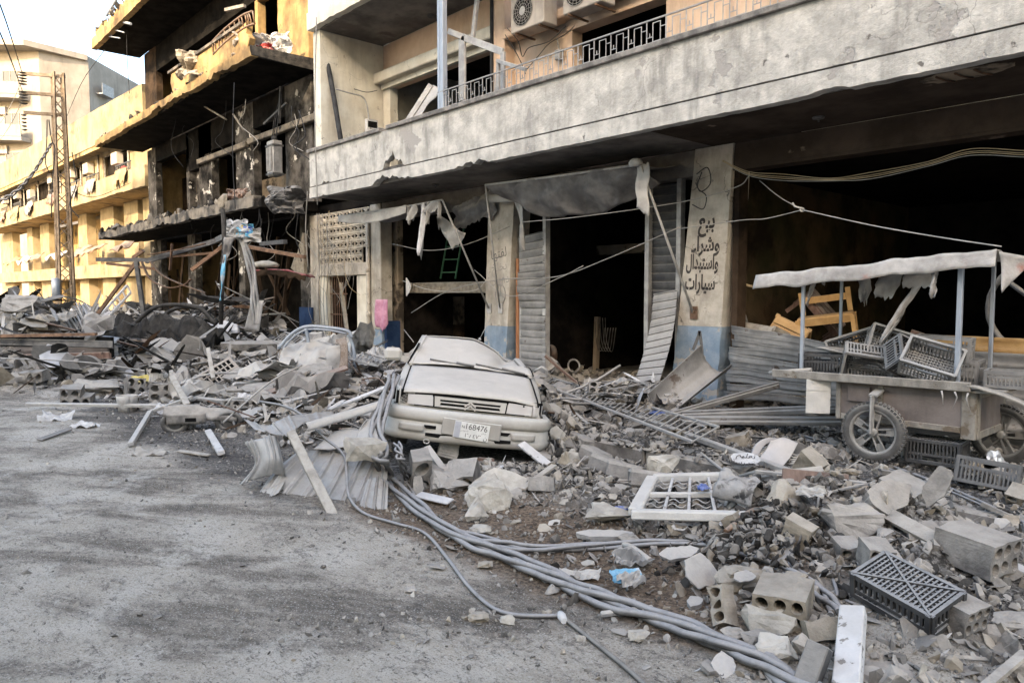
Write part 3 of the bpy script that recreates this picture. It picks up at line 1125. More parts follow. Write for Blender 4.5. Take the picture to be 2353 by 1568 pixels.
    for (txt, u, v, sz, sxx) in (
            ('\uFECA\uFEF4\uFE91', 1623, 523, 0.34, 0.29),
            ('\uFE80\uFE8D\uFEAE\uFEB7\uFEED', 1620, 576, 0.31, 0.50),
            ('\uFEDD\uFE8D\uFEAA\uFE92\uFE98\uFEB3\uFE8D\uFEED', 1612, 617, 0.30, 0.57),
            ('\uFE95\uFE8D\uFEAD\uFE8E\uFEF4\uFEB3', 1607, 664, 0.31, 0.53)):
        write(txt, sz, 'ink', root, Fy(u, v, yy) - L, (rad(90), rad(2), 0), bold=0.03, width=sxx)
    for (txt, u, v, sz) in (('\uFE8E\uFEEC\uFE98\uFED4\uFEDF', 1146, 592, 0.26), ('\uFEA6\uFE8E\uFEA8\uFE91', 1147, 622, 0.26), ('\uFEA9\uFEED\uFEED\uFE8D\uFEA9', 1150, 652, 0.26)):
        write(txt, sz, 'ink_grey' if v < 600 else 'ink_faded', root, Fy(u, v, yy) - L, (rad(90), rad(-8), 0))
    c = Fy(1149, 676, yy)
    m = MB()
    m.tube([c + Vector((0.15 * math.cos(k * math.pi / 12), 0, 0.2 * math.sin(k * math.pi / 12))) for k in range(25)], 0.012, 5, caps=False)
    for k in range(3):
        an = rad(90 + 120 * k)
        m.prism([(0.03, 0), (0, 0.19), (-0.03, 0)], 0.01, Matrix.Translation(c + Vector((0, -0.002, 0))) @ RX90 @ Matrix.Rotation(rad(120 * k), 4, 'Z') @ Matrix.Diagonal((1, 0.95, 1, 1)))
    pt(m, 'painted_emblem', M['ink_faded'], root)
    # sprayed mark low on the right pillar
    m = MB()
    pts = [Fy(u, v, yy) for (u, v) in ((1592, 803), (1598, 788), (1604, 772), (1607, 760), (1609, 775), (1612, 800), (1613, 820))]
    for p_, q_ in zip(pts[:-1], pts[1:]):
        m.beam(p_, q_, 0.006, 0.05, 0)
    pt(m, 'sprayed_mark', M['ink_grey'], root)
    return root


grey_building()


# ---- burnt building
def burnt_building():
    root = thing('burnt_building', 'burnt-out ochre building with three broken concrete balconies and blackened rooms', 'building', (-26, 9.8, 0))
    XL, XR = -34.8, -18.9
    WL = -34.3
    for i, (z, t, mt) in enumerate(((4.12, 0.30, 'burnt_edge'), (7.95, 0.27, 'ochre_burnt'), (11.92, 0.42, 'ochre_burnt'))):
        m = MB()
        chips = [(XL + RN.uniform(0.2, 15), RN.uniform(0.3, 0.9), RN.uniform(0.05, 0.14)) for _ in range(7)]
        poly = ragged(XL, XR, z + t, z, 0.16, 0.06, chips, 0.05 if i != 1 else 0.02)
        front_prism(m, poly, 8.0, 0.2)
        pt(m, 'slab_edge', M['burnt_edge' if i == 0 else 'ochre_burnt'], root)
        m = MB()
        m.bx(XL + 0.05, XR - 0.02, 8.205, 9.82, z + 0.02, z + t - 0.03)
        pt(m, 'balcony_slab', M['soot'], root)
    # end cap of slab 2 (broken edge on the right)
    m = MB()
    m.bx(XR - 0.018, XR + 0.02, 8.0, 9.8, 7.95, 8.24, 0, 0, 0.04)
    pt(m, 'broken_edge', M['char'], root)
    # remaining parapet on slab 2
    xa, xb = Fy(388, 200, 8.0).x, Fy(560, 120, 8.0).x
    m = MB()
    poly = [(xa + 0.25, 8.23), (xb + 0.1, 8.23), (xb + 0.28, 8.45), (xb + 0.05, 8.62), (xb + 0.15, 8.92), (xb - 0.1, 8.88), (xa + 0.1, 8.86), (xa, 8.6), (xa + 0.12, 8.4)]
    front_prism(m, poly, 8.05, 0.16)
    pt(m, 'parapet', M['ochre_burnt'], root)
    m = MB()
    m.bx(xa - 0.05, xb - 0.15, 7.98, 8.24, 8.89, 8.965)
    pt(m, 'coping', M['burnt_edge'], root)
    # bent balustrade rising from the parapet
    m = MB()
    P0 = [Fy(u, v, 8.05) for (u, v) in ((490, 125), (520, 95), (560, 65), (585, 55))]
    P1 = [p_ + Vector((0, -0.05, 0.30)) for p_ in P0]
    m.tube(spline(P0, 4), 0.03, 5)
    m.tube(spline(P1, 4), 0.03, 5)
    for k in range(13):
        a = spline(P0, 4)[k]
        b = spline(P1, 4)[k]
        m.tube([a, b + Vector((RN.uniform(-0.1, 0.1), 0, 0))], 0.02, 4)
    pt(m, 'broken_balustrade', M['metal_rust'], root)
    # top kerb rubble line
    m = MB()
    poly = ragged(XL + 0.2, XR, 12.62, 12.34, 0.2, 0.0, [], 0.25)
    front_prism(m, poly, 8.1, 0.2)
    pt(m, 'parapet', M['ochre_burnt'], root)
    # walls: pieces between openings on each floor
    y = 9.8

    def wall(u0, u1, z0, z1, mt, dy=0.0, nm='wall'):
        a, b = X98(u0), X98(u1)
        m = MB()
        poly = []
        n = max(3, int((z1 - z0) / 0.25))
        for i in range(n + 1):
            z = z0 + (z1 - z0) * i / n
            poly.append((b + 0.05 * fbm((z * 3, b, 1), 4), z))
        for i in range(n, -1, -1):
            z = z0 + (z1 - z0) * i / n
            poly.append((a + 0.05 * fbm((z * 3, a, 3), 4), z))
        front_prism(m, poly, y + dy, 0.25)
        return pt(m, nm, M[mt], root)
    # ground floor pillars
    for (u0, u1) in ((346, 370), (432, 449), (548, 562)):
        wall(u0, u1, 0, 4.1, 'burnt_plaster', 0, 'pillar')
    wall(690, 722, 0, 4.1, 'burnt_plaster', 0, 'pillar')
    # first floor
    for (u0, u1, mt) in ((346, 364, 'burnt_plaster'), (434, 440, 'burnt_plaster'), (463, 492, 'burnt_plaster'), (547, 588, 'burnt_plaster'), (661, 722, 'burnt_plaster')):
        wall(u0, u1, 4.44, 7.9, mt)
    wall(434, 492, 6.45, 7.9, 'soot')
    wall(492, 547, 6.9, 7.9, 'soot')
    wall(588, 661, 7.05, 7.9, 'soot')
    wall(364, 434, 7.3, 7.9, 'soot')
    wall(440, 463, 4.44, 6.45, 'burnt_plaster', 0.25)
    for (u0, v0, u1, v1) in ((436, 362, 546, 338), (551, 322, 705, 264)):
        a, b = Fy(u0, v0, 9.4), Fy(u1, v1, 9.4)
        m = MB()
        zc = (a.z + b.z) / 2
        m.bx(a.x, b.x, 9.62, 9.79, zc - 0.09, zc + 0.09, 0, 0.02)
        pt(m, 'window_ledge', M['burnt_edge'], root)
    # second floor
    wall(346, 364, 8.2, 11.9, 'ochre_burnt')
    wall(664, 722, 8.2, 14.5, 'ochre_burnt', -0.06)
    wall(364, 600, 10.9, 11.9, 'soot')
    wall(346, 372, 9.3, 11.9, 'soot_brown', -0.01)
    wall(364, 385, 8.2, 9.3, 'soot')
    wall(430, 560, 8.25, 10.2, 'soot_brown', 0.1)
    wall(600, 664, 10.85, 12.2, 'ochre_burnt')
    wall(650, 664, 8.2, 10.9, 'ochre_burnt', -0.02)
    wall(596, 603, 8.2, 10.9, 'ochre_burnt', 0.02)
    wall(346, 664, 12.35, 15.2, 'ochre_burnt')
    # shell
    m = MB()
    m.bx(WL, XR + 3, 9.95, 18, 12.2, 12.3)
    pt(m, 'roof_slab', M['soot'], root)
    m = MB()
    m.bx(WL, XR + 3, 13.2, 13.3, 0, 12.2)
    for z in (4.12, 7.97, 11.95):
        m.bx(WL, XR + 3, 10.06, 13.2, z, z + 0.2)
    m.bx(-16.9, -16.7, 10.06, 18, 0, 12.2)
    pt(m, 'inner_wall', M['soot'], root)
    m = MB()
    m.bx(WL, WL + 0.25, 10.06, 13.2, 0, 15.0)
    pt(m, 'end_wall', M['ochre_burnt'], root)
    for (u0, u1, z0, z1, yy) in ((364, 434, 4.35, 6.9, 11.2), (600, 655, 4.35, 6.0, 11.5), (600, 664, 8.2, 10.6, 11.5)):
        a, b = Fy(u0 - 5, 400, yy).x, Fy(u1 + 5, 400, yy).x
        m = MB()
        m.bx(a, b, yy, yy + 0.1, z0, z1)
        pt(m, 'inner_wall', M['soot_brown' if yy < 11.4 else 'interior_tan'], root)
    # leaning charred planks and ceiling bars in the ground floor shops
    for k in range(26):
        m = MB()
        x = RN.uniform(-32, -20)
        a = Vector((x, RN.uniform(9.6, 11.5), RN.uniform(0.9, 1.3)))
        b = a + Vector((RN.uniform(-1.6, 1.6), RN.uniform(-0.2, 0.6), RN.uniform(1.2, 2.7)))
        m.beam(a, b, 0.09, 0.05)
        pt(m, 'fallen_batten', M['soot_brown'], root)
    return root


burnt_building()


# ---- ochre building down the street, sunlit
def far_building():
    C = Dp(290, 500, 35.5)
    root = thing('corner_building', 'sunlit ochre building with bare balconies behind the lattice pole', 'building', (C.x, C.y, 0), (0, 0, rad(3)))
    inv = Matrix.Rotation(rad(-3), 3, 'Z')

    def Lp(u, v, yl):
        """pixel on the local plane y = yl"""
        d = inv @ ray(u, v)
        e = inv @ (EYE - Vector((C.x, C.y, 0)))
        return e + d * ((yl - e.y) / d.y)
    W = -34
    zr = Lp(290, 212, 0).z
    zb = Lp(290, 439, 0).z
    z2 = Lp(250, 330, 0.0).z
    m = MB()
    front_prism(m, ragged(W, 0, zr, zr - 1.75, 0.5, 0.03, [], 0.02), 0, 0.2)
    m.bx(0.003, 2.6, 0, 0.2, zr - 1.75, zr)
    m.bx(2.4, 2.6, 0.2, 6, zr - 1.75, zr)
    m.bx(W, 2.4, 0.2, 8, zr - 1.75, zr - 1.55)
    m.build('roof_parapet', M['ochre_pale'], root)
    m = MB()
    m.bx(W, 2.5, 0.05, 0.1, zr - 1.95, zr - 1.75)
    m.build('cornice', M['ochre'], root)
    # wall of the upper floor with openings
    yw = 0.9
    zf = zb + 0.2
    ops = []
    for (u0, u1, v0, v1) in ((0 + 18, 70, 408, 505), (80, 140, 380, 480), (170, 200, 355, 410), (235, 292, 320, 400)):
        a, b = Lp(u0, (v0 + v1) / 2, yw), Lp(u1, (v0 + v1) / 2, yw)
        t_ = Lp((u0 + u1) / 2, v0 + 4, yw).z
        bt = Lp((u0 + u1) / 2, v1, yw).z
        ops.append((a.x, b.x, max(bt, zf), min(t_, zr - 1.95)))
    ops.sort()
    m = MB()
    x = W
    for (a, b, z0, z1) in ops:
        m.bx(x, a, yw, yw + 0.25, zf, zr - 1.76)
        m.bx(a, b, yw, yw + 0.25, z1, zr - 1.76)
        if z0 > zf + 0.1:
            m.bx(a, b, yw, yw + 0.25, zf, z0)
        x = b
    m.bx(x, 2.4, yw, yw + 0.25, zf, zr - 1.76)
    m.build('wall', M['ochre_pale'], root)
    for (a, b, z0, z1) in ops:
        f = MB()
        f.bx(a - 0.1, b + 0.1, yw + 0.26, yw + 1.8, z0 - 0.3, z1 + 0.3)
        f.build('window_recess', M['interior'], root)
        w = MB()
        w.bx(a, a + 0.07, yw + 0.05, yw + 0.12, z0, z1)
        w.bx(b - 0.07, b, yw + 0.05, yw + 0.12, z0, z1)
        w.bx(a + 0.07, b - 0.07, yw + 0.05, yw + 0.12, z1 - 0.07, z1)
        w.bx((a + b) / 2 - .03, (a + b) / 2 + .03, yw + 0.05, yw + 0.12, z0, z1 - 0.07)
        w.build('window_frame', M['wood'], root)
    # balcony
    m = MB()
    front_prism(m, ragged(W, 2.6, zb + 0.95, zb, 0.35, 0.04, [(-1.5, 1.1, 0.1)], 0.03), 0.003, 0.16)
    m.bx(2.45, 2.6, 0.165, 1.0, zb, zb + 0.95)
    m.build('balcony_parapet', M['ochre_pale'], root)
    m = MB()
    m.bx(W, 2.45, 0.165, 2.6, zb + 0.02, zb + 0.2)
    m.build('balcony_slab', M['ochre'], root)
    # lower storeys: columns, dark between, back wall
    yc = 1.5
    for (u0, u1) in ((0, 28), (62, 74), (92, 112), (180, 200), (232, 262), (286, 318), (330, 352)):
        a, b = Lp(u0, 540, yc).x, Lp(u1, 540, yc).x
        m = MB()
        m.bx(a, b, yc, yc + 0.5, 0, zb)
        m.build('column', M['ochre_pale'], root)
    m = MB()
    m.bx(W, 2.4, yc + 1.6, yc + 1.8, 0, zb)
    m.build('inner_wall', M['ochre'], root)
    z1 = zb * 0.45
    m = MB()
    m.bx(W, 2.4, yc - 0.6, yc + 1.6, z1 - 0.25, z1)
    m.bx(W, 2.4, yc - 0.6, yc - 0.45, z1 + 0.003, z1 + 0.5)
    m.build('lower_ledge', M['ochre_pale'], root)
    m = MB()
    m.bx(W, 2.6, yc + 6, yc + 6.2, 0, zr - 1.7)
    m.bx(2.41, 2.6, yw, yc + 6, 0, zr - 1.76)
    m.build('end_wall', M['ochre_pale'], root)
    # pipes, wall units, torn shades and rails that make the front look lived in
    fr_ = random.Random(9)
    for k in range(7):
        x = -2 - 4.3 * k + fr_.uniform(-.6, .6)
        m = MB()
        m.tube([(x, yw - 0.06, zf), (x, yw - 0.06, zr - 1.8)], 0.05, 6)
        m.build('drain_pipe', M['wood'], root)
        m = MB()
        m.box((x - 1.2, yw - 0.22, zf + 1.9 + fr_.uniform(-.3, .3)), (0.85, 0.35, 0.6), None, 0, 0.02)
        m.build('wall_unit', M['ac_white'], root)
        m = MB()
        sd = k * 3.1
        m.sheet(lambda u, v: (x + 0.8 + 1.7 * u, -0.02 - 0.15 * v + 0.1 * noise.noise((u * 4, v * 3, sd)), zf + 0.9 - v * (0.5 + 0.8 * abs(noise.noise((u * 5, sd, 0))))), 12, 6, 0.02)
        m.build('torn_cloth', M[fr_.choice(['ochre_pale', 'wood_brown', 'canvas_dark'])], root)
        m = MB()
        for j in range(9):
            m.bx(x + 0.5 + j * 0.25, x + 0.53 + j * 0.25, 0.08, 0.11, zb + 0.96, zb + 1.35)
        m.bx(x + 0.45, x + 2.6, 0.07, 0.12, zb + 1.351, zb + 1.40)
        m.build('balcony_rail', M['metal_dark'], root)
        m = MB()
        x2 = x + fr_.uniform(-1, 1)
        m.sheet(lambda u, v: (x2 + 2.2 * u, yc - 0.7 - 0.8 * v, zb * 0.45 + 1.5 - 0.5 * v + 0.3 * noise.noise((u * 3, v * 2, sd + 5))), 10, 6, 0.03)
        m.build('collapsed_shade', M[fr_.choice(['canvas', 'ochre_pale', 'metal_rust'])], root)
    # red curtain left in the window by the broken corner, torn awning bits
    q = Lp(285, 410, yw - 0.02)
    m = MB()
    m.bx(q.x - 0.25, q.x + 0.25, q.y - 0.03, q.y, q.z - 0.5, q.z + 0.6, 0, 0, 0.06)
    m.build('curtain', M['cloth_red'], root)
    return root


far_building()


def white_building():
    D = 66
    root_p = Dp(110, 676, D)
    root = thing('apartment_block', 'tall cream apartment block with rounded balconies at the end of the street', 'building', (root_p.x, root_p.y, 0), (0, 0, YAW))
    # local frame: X to the camera's right, Y away
    k = D / 1699.0
    H = (676 - 118) * k + CAM_H
    m = MB()
    m.prism([(0, 0), ((178 - 110) * k, 3.0), ((178 - 110) * k, 14), (-8, 14), (-8, 0.6)], H, Matrix.Translation((0, 0, H)))
    m.prism([(-14, 2.5), (-8.01, 0.62), (-8.01, 14), (-14, 14)], H - 0.3, Matrix.Translation((0, 0, H - 0.3)))
    m.build('tower_wall', M['cream_far'], root)
    zs = [(676 - v) * k + CAM_H for v in (158, 232, 325, 412, 500)]

    def arc(r0, n=10):
        return [(-5.6 + -6.5 * math.sin(t), 0.4 - r0 * math.cos(t)) for t in [(-0.75 + 1.9 * i / n) for i in range(n + 1)]]
    for z in zs[1:]:
        P = arc(1.9)
        m = MB()
        m.prism([(-0.9, 0.3)] + [(x, y) for (x, y) in P] + [(-12, 1.5)], 0.35, Matrix.Translation((0, 0, z)))
        m.build('balcony_slab', M['cream_far'], root)
        m = MB()
        for a, b in zip(P[:-1], P[1:]):
            m.beam((a[0], a[1], z + 0.5), (b[0], b[1], z + 0.5), 0.12, 1.0)
        m.build('balcony_parapet', M['cream_far'], root)
    m = MB()
    m.prism([(-0.3, -1.5), (7.2 * 0.38, 2.7), (-14, 14), (-14, -0.2), (-7, -2.0)], 0.5, Matrix.Translation((0, 0, H + 0.02)))
    m.build('roof_slab', M['cream_far'], root)
    me = MB().bx(-0.6, 0.6, -0.06, 0.06, 0, 1.7).mesh('window', M['glass_dark'])
    fr = MB().bx(-0.66, -0.6, -0.1, 0.06, -0.05, 1.75).bx(0.6, 0.66, -0.1, 0.06, -0.05, 1.75).bx(-0.6, 0.6, -0.1, 0.06, 1.7, 1.75).bx(-0.03, 0.03, -0.09, -0.061, 0, 1.7).mesh('frame', M['cream_far'])
    for z in zs[1:]:
        for x in (-8.7, -6.0, -3.3):
            w = inst('window', me, root, (x * 0.8, -0.06 * x - 0.02, z + 0.5))
            inst('frame', fr, w)
    # AC boxes and dish
    ac = MB().bx(-0.5, 0.5, -0.35, 0, 0, 0.7).mesh('wall_unit', M['ac_white'])
    for z in zs[2:4]:
        inst('wall_unit', ac, root, (-3.6, 0.3, z + 2.1))
    m = MB()
    m.tube([(-3, 3, H), (-3, 3, H + 1.8)], 0.06, 5)
    m.sheet(lambda u, v: (-3 + math.cos(u * 6.283) * v * 0.75, 2.9 - 0.25 * v * v, H + 1.9 + math.sin(u * 6.283) * v * 0.75), 16, 3, 0.02)
    m.build('satellite_dish', M['white_paint'], root)
    for i in range(5):
        m = MB()
        z = H - 3 - i * 3.1
        m.bx(2.72, 3.3, 4, 6, z - 0.1, z)
        m.bx(3.28, 3.3, 4, 6, z, z + 0.9)
        m.build('side_balcony', M['metal_grey'], root)
    return root


white_building()


# ---- unseen row across the street, set back and sized to shape shade and sky light
def opposite_shade_building():
    root = thing('opposite_shade_building', 'plain unseen building behind the viewer, placed to shade the street', 'building', (0, -30, 0))
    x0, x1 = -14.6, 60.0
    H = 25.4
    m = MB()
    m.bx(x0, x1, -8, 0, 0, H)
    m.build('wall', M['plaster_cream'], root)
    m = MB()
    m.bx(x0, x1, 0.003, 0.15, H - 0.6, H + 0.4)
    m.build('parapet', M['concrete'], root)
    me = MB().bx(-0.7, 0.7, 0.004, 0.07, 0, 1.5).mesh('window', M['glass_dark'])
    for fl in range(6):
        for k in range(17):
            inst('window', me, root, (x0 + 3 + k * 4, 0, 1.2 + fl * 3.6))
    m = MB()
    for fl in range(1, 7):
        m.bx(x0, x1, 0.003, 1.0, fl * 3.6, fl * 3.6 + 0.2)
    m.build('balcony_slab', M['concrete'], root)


opposite_shade_building()
# ------------------------------------------------------------------ the dust-covered hatchback
def lerp(a, b, t):
    return a + (b - a) * t


def pw(xs, ys, x):
    return float(np.interp(x, xs, ys))


def hatchback():
    P = Gz(1066, 1078, 0.0)
    R = Euler((rad(-1.5), 0, 0)).to_matrix()
    R = Matrix.Rotation(YAW + rad(4.5), 3, 'Z') @ Matrix.Rotation(rad(6.6), 3, 'Y') @ R
    root = thing('parked_car', 'crushed pale hatchback thickly coated in dust, nose facing the street', 'car', (P.x, P.y, 0.07), R)
    ST = [0.10, 0.2, 0.4, 0.7, 1.0, 1.4, 2.0, 2.8, 3.5, 3.95, 4.05]

    def half_w(y):
        return pw([0.1, 0.25, 0.5, 0.9, 3.4, 3.9, 4.05], [0.765, 0.80, 0.825, 0.845, 0.845, 0.80, 0.74], y)

    def shoulder(y):
        return pw([0.1, 0.5, 1.0, 1.4, 2.5, 4.05], [0.685, 0.775, 0.865, 0.905, 0.935, 0.94], y)

    # body shell
    secs = []
    for y in ST:
        w = half_w(y)
        z = shoulder(y)
        half = [(0, z + 0.035), (0.35, z + 0.03), (0.6, z + 0.015), (w - 0.105, z), (w - 0.035, z - 0.05), (w, z - 0.16), (w, 0.44), (w - 0.015, 0.30), (w - 0.06, 0.20)]
        if y <= 0.2:
            half = [(a, min(b, z + 0.0)) for a, b in half]
        left = [(-a, b) for a, b in half[:0:-1]]
        secs.append([Vector((a, y, b)) for a, b in left + half])
    m = MB()
    n = len(secs[0])
    pts = [p for s_ in secs for p in s_]
    fs = [(i * n + k, i * n + k + 1, (i + 1) * n + k + 1, (i + 1) * n + k) for i in range(len(secs) - 1) for k in range(n - 1)]
    m.add(pts, fs, True)
    m.add(secs[0], [tuple(range(n))], False)
    m.add(secs[-1], [tuple(range(n))[::-1]], False)
    m.build('body', M['car_dust'], root)
    # front wheel arches as dark recesses
    for sx in (-1, 1):
        for y in (0.82, 3.35):
            w = thing('wheel', None, None)
            w.parent = root
            w.location = (sx * 0.745, y, 0.29 if sx < 0 else 0.27)
            m = MB()
            m.tube([(-0.09, 0, 0), (-0.085, 0, 0), (0.085, 0, 0), (0.09, 0, 0)], [0.25, 0.29, 0.29, 0.25], 24)
            m.build('tyre', M['rubber'], w)
            m = MB()
            m.tube([(sx * 0.088, 0, 0), (sx * 0.10, 0, 0), (sx * 0.102, 0, 0)], [0.19, 0.18, 0.05], 20)
            m.build('rim', M['rim_dusty'], w)
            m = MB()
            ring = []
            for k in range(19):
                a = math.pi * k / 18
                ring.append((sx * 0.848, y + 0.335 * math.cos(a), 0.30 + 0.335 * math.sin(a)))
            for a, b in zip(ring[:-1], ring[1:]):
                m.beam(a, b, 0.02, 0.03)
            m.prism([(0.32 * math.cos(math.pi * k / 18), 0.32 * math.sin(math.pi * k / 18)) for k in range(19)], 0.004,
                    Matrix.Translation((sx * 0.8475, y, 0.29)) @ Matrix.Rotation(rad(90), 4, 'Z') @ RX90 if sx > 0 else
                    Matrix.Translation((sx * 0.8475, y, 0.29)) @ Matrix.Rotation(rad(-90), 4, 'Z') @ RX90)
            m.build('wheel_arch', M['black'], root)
    # bonnet, a sheet above the shell with a shut line all round
    m = MB()

    def hood(u, v):
        y = lerp(0.065, 1.03, v)
        x = lerp(-1, 1, u) * lerp(0.715, 0.70, v)
        q = abs(x) / 0.72
        z = pw([0.05, 0.10, 0.2, 0.6, 1.03], [0.700, 0.736, 0.768, 0.845, 0.92], y) - 0.03 * q ** 3
        z += 0.006 * fbm((x * 2, y * 2, 1), 2)
        if u > 0.8:
            z -= 0.012 * smooth(0.8, 1, u) * (1 - v)
        return (x, y - 0.03 * (1 - q * q) * (1 - v), z)
    m.sheet(lambda u, v: hood(u, v), 24, 14, 0.012)
    bn = m.build('bonnet', M['car_dust'], root)
    for sx in (-1, 1):
        m = MB()
        m.tube([Vector(hood(0.5 + sx * 0.5, k / 12)) + Vector((sx * 0.012, 0, -0.006)) for k in range(13)], 0.009, 6)
        m.build('shut_line', M['black'], bn)
    # front wings edge strips (outer tops)
    # windscreen: laminated, sagging under dust, dented to the right
    def zdent(x, y):
        d = 0.0
        d -= 0.20 * smooth(-0.05, 0.60, x) * smooth(1.15, 1.85, y)
        d -= 0.065 * math.exp(-((x - 0.33 - (y - 1.2) * 0.2) / 0.07) ** 2) * smooth(1.0, 1.3, y) * smooth(2.2, 1.6, y)
        d += 0.012 * fbm((x * 3, y * 3, 2), 3)
        return d

    def screen(u, v):
        y = lerp(1.06, 1.86, v)
        x = lerp(-1, 1, u) * lerp(0.745, 0.60, v)
        z = lerp(0.915, 1.215, v ** 0.92) + 0.03 * (1 - (x / 0.75) ** 2) + zdent(x, y)
        return (x, y, z)
    m = MB()
    m.sheet(screen, 30, 18, 0.006)
    ws = m.build('windscreen', M['car_dust'], root)
    for sx in (-1, 1):
        m = MB()
        m.tube([Vector(screen(0.5 + sx * 0.5, k / 10)) + Vector((sx * 0.008, 0, -0.002)) for k in range(11)], 0.010, 6)
        m.build('seal', M['black'], ws)

    def roof(u, v):
        y = lerp(1.875, 3.3, v)
        x = lerp(-1, 1, u) * 0.61
        z = 1.235 + 0.035 * (1 - (x / 0.6) ** 2) - 0.30 * v * (0.4 + 0.6 * smooth(-0.5, 0.4, x)) + zdent(x, min(y, 2.1))
        z += 0.03 * fbm((x * 3, y * 2, 7), 3) * v
        return (x, y, z)
    m = MB()
    m.sheet(roof, 22, 16, 0.012)
    ro = m.build('roof', M['car_dust'], root)
    m = MB()
    a = Vector((0.10, 1.95, 1.25))
    m.tube([a, a + Vector((0, 0.01, 0.03))], [0.022, 0.012], 8)
    m.tube([a + Vector((0, 0, 0.02)), a + Vector((0.11, 0.05, 0.30))], 0.004, 5)
    m.build('antenna', M['metal_grey'], ro)
    # pillars and door frames on both sides
    for sx in (-1, 1):
        m = MB()
        top_z = 1.22 if sx < 0 else 1.05
        off = 0
        for k in range(3):
            x0, x1 = sx * (0.715 + 0.022 * k), sx * (0.60 + 0.022 * k)
            m.tube([(x0, 1.05 + 0.10 * k, 0.90), (lerp(x0, x1, .5), 1.47 + 0.08 * k, lerp(0.9, top_z, .55)), (x1, 1.88 + 0.06 * k, top_z), (x1, 3.0, top_z - 0.16)], 0.016 if k else 0.024, 6)
        m.build('pillar', M['car_dust'], root)
        m = MB()
        m.sheet(lambda u, v: (sx * lerp(0.765, 0.66, v), lerp(1.32, 3.3, u), lerp(0.92, (top_z - 0.06) - 0.16 * u, v)), 4, 2, 0.006)
        m.build('side_window', M['glass_dark'], root)
    # cowl and wipers
    m = MB()
    m.sheet(lambda u, v: (lerp(-0.70, 0.70, u), lerp(1.025, 1.075, v), 0.895 + 0.02 * math.sin(u * math.pi)), 12, 2, 0.01)
    m.build('cowl', M['black'], root)
    for (a, b, c) in (((-0.50, 1.13, 0.985), (-0.2, 1.09, 0.965), (0.0, 1.055, 0.95)), ((0.05, 1.12, 0.985), (0.35, 1.09, 0.955), (0.62, 1.06, 0.915))):
        m = MB()
        m.tube(spline([a, b, c], 4), 0.011, 5)
        m.tube([Vector(b) + Vector((0.02, 0.0, 0.012)), Vector(c) + Vector((0.03, -0.01, 0.01))], 0.016, 5)
        m.build('wiper', M['metal_dark'], root)
    # nose panel, grille, headlights
    m = MB()
    m.sheet(lambda u, v: (lerp(-0.77, 0.77, u), 0.07 + 0.05 * (2 * u - 1) ** 2, lerp(0.545, 0.70, v)), 16, 4, 0.01)
    m.build('nose_panel', M['black'], root)
    gr = MB()
    gy = 0.047
    for (z0, z1) in ((0.560, 0.578), (0.605, 0.617), (0.640, 0.668)):
        gr.prism([(-0.365, z0), (0.365, z0), (0.375, z1), (-0.375, z1)], 0.03, Matrix.Translation((0, gy, 0)) @ RX90)
    for sx in (-1, 1):
        q = [(sx * 0.375, 0.560), (sx * 0.33, 0.560), (sx * 0.315, 0.60), (sx * 0.335, 0.668), (sx * 0.385, 0.668)]
        gr.prism(q if sx < 0 else q[::-1], 0.032, Matrix.Translation((0, gy - 0.002, 0)) @ RX90)
    g = gr.build('grille', M['car_dust'], root)
    m = MB()
    for dz in (0.0, 0.035):
        for sx in (-1, 1):
            m.beam((0, gy - 0.012, 0.640 - dz), (sx * 0.058, gy - 0.012, 0.592 - dz), 0.014, 0.016)
    m.build('chevron_emblem', M['car_dust'], g)
    for sx in (-1, 1):
        m = MB()
        q = [(sx * 0.392, 0.560), (sx * 0.66, 0.560), (sx * 0.665, 0.660), (sx * 0.41, 0.674), (sx * 0.398, 0.65)]
        q = q if sx > 0 else q[::-1]
        m.prism(q, 0.03, Matrix.Translation((0, 0.058, 0)) @ RX90)
        h = m.build('headlight', M['car_lamp'], root)
        if sx > 0:
            m = MB()
            m.tube([(0.57, 0.055, 0.655), (0.57, 0.0575, 0.655)], 0.011, 8)
            m.build('bullet_hole', M['black'], h)
            m = MB()
            m.sheet(lambda u, v: (lerp(0.672, 0.795, u), lerp(0.062, 0.20, u ** 2), lerp(0.548, 0.675 - 0.01 * u, v)), 6, 3, 0.015)
            m.build('indicator', M['car_lamp'], root)
        else:
            m = MB()
            m.bx(-0.79, -0.668, 0.10, 0.13, 0.55, 0.685)
            m.build('empty_indicator_hole', M['black'], root)
            m = MB()
            m.sheet(lambda u, v: (lerp(-0.80, -0.755, u), lerp(0.28, 0.075, u), lerp(0.54, 0.73, v)), 4, 3, 0.012)
            m.build('wing_edge', M['car_dust'], root)
    # bumper: a section swept round the nose
    def path(t):
        a = lerp(-1, 1, t)
        x = 0.845 * math.copysign(min(1, abs(a) * 1.18), a)
        e = max(0.0, abs(a) - 0.72) / 0.28
        y = -0.035 + 0.075 * min(1, abs(a) / 0.72) ** 2.5 + 0.50 * e ** 1.6
        return x, y
    prof = [(0.03, 0.535), (-0.03, 0.532), (-0.055, 0.505), (-0.06, 0.45), (-0.055, 0.415), (-0.028, 0.405), (-0.028, 0.392), (-0.04, 0.385), (-0.04, 0.29), (-0.05, 0.275), (-0.052, 0.235), (-0.03, 0.20), (0.03, 0.19)]
    m = MB()
    nu = 44
    rows = []
    for i in range(nu + 1):
        x, y = path(i / nu)
        x2, y2 = path(min(1, i / nu + 0.01))
        x1, y1 = path(max(0, i / nu - 0.01))
        t = Vector((x2 - x1, y2 - y1, 0)).normalized()
        nrm = Vector((t.y, -t.x, 0))
        for (o, z) in prof:
            rows.append(Vector((x, y, z)) + nrm * (-o) )
    W = len(prof)
    m.add(rows, [(i * W + k, i * W + k + 1, (i + 1) * W + k + 1, (i + 1) * W + k) for i in range(nu) for k in range(W - 1)], True)
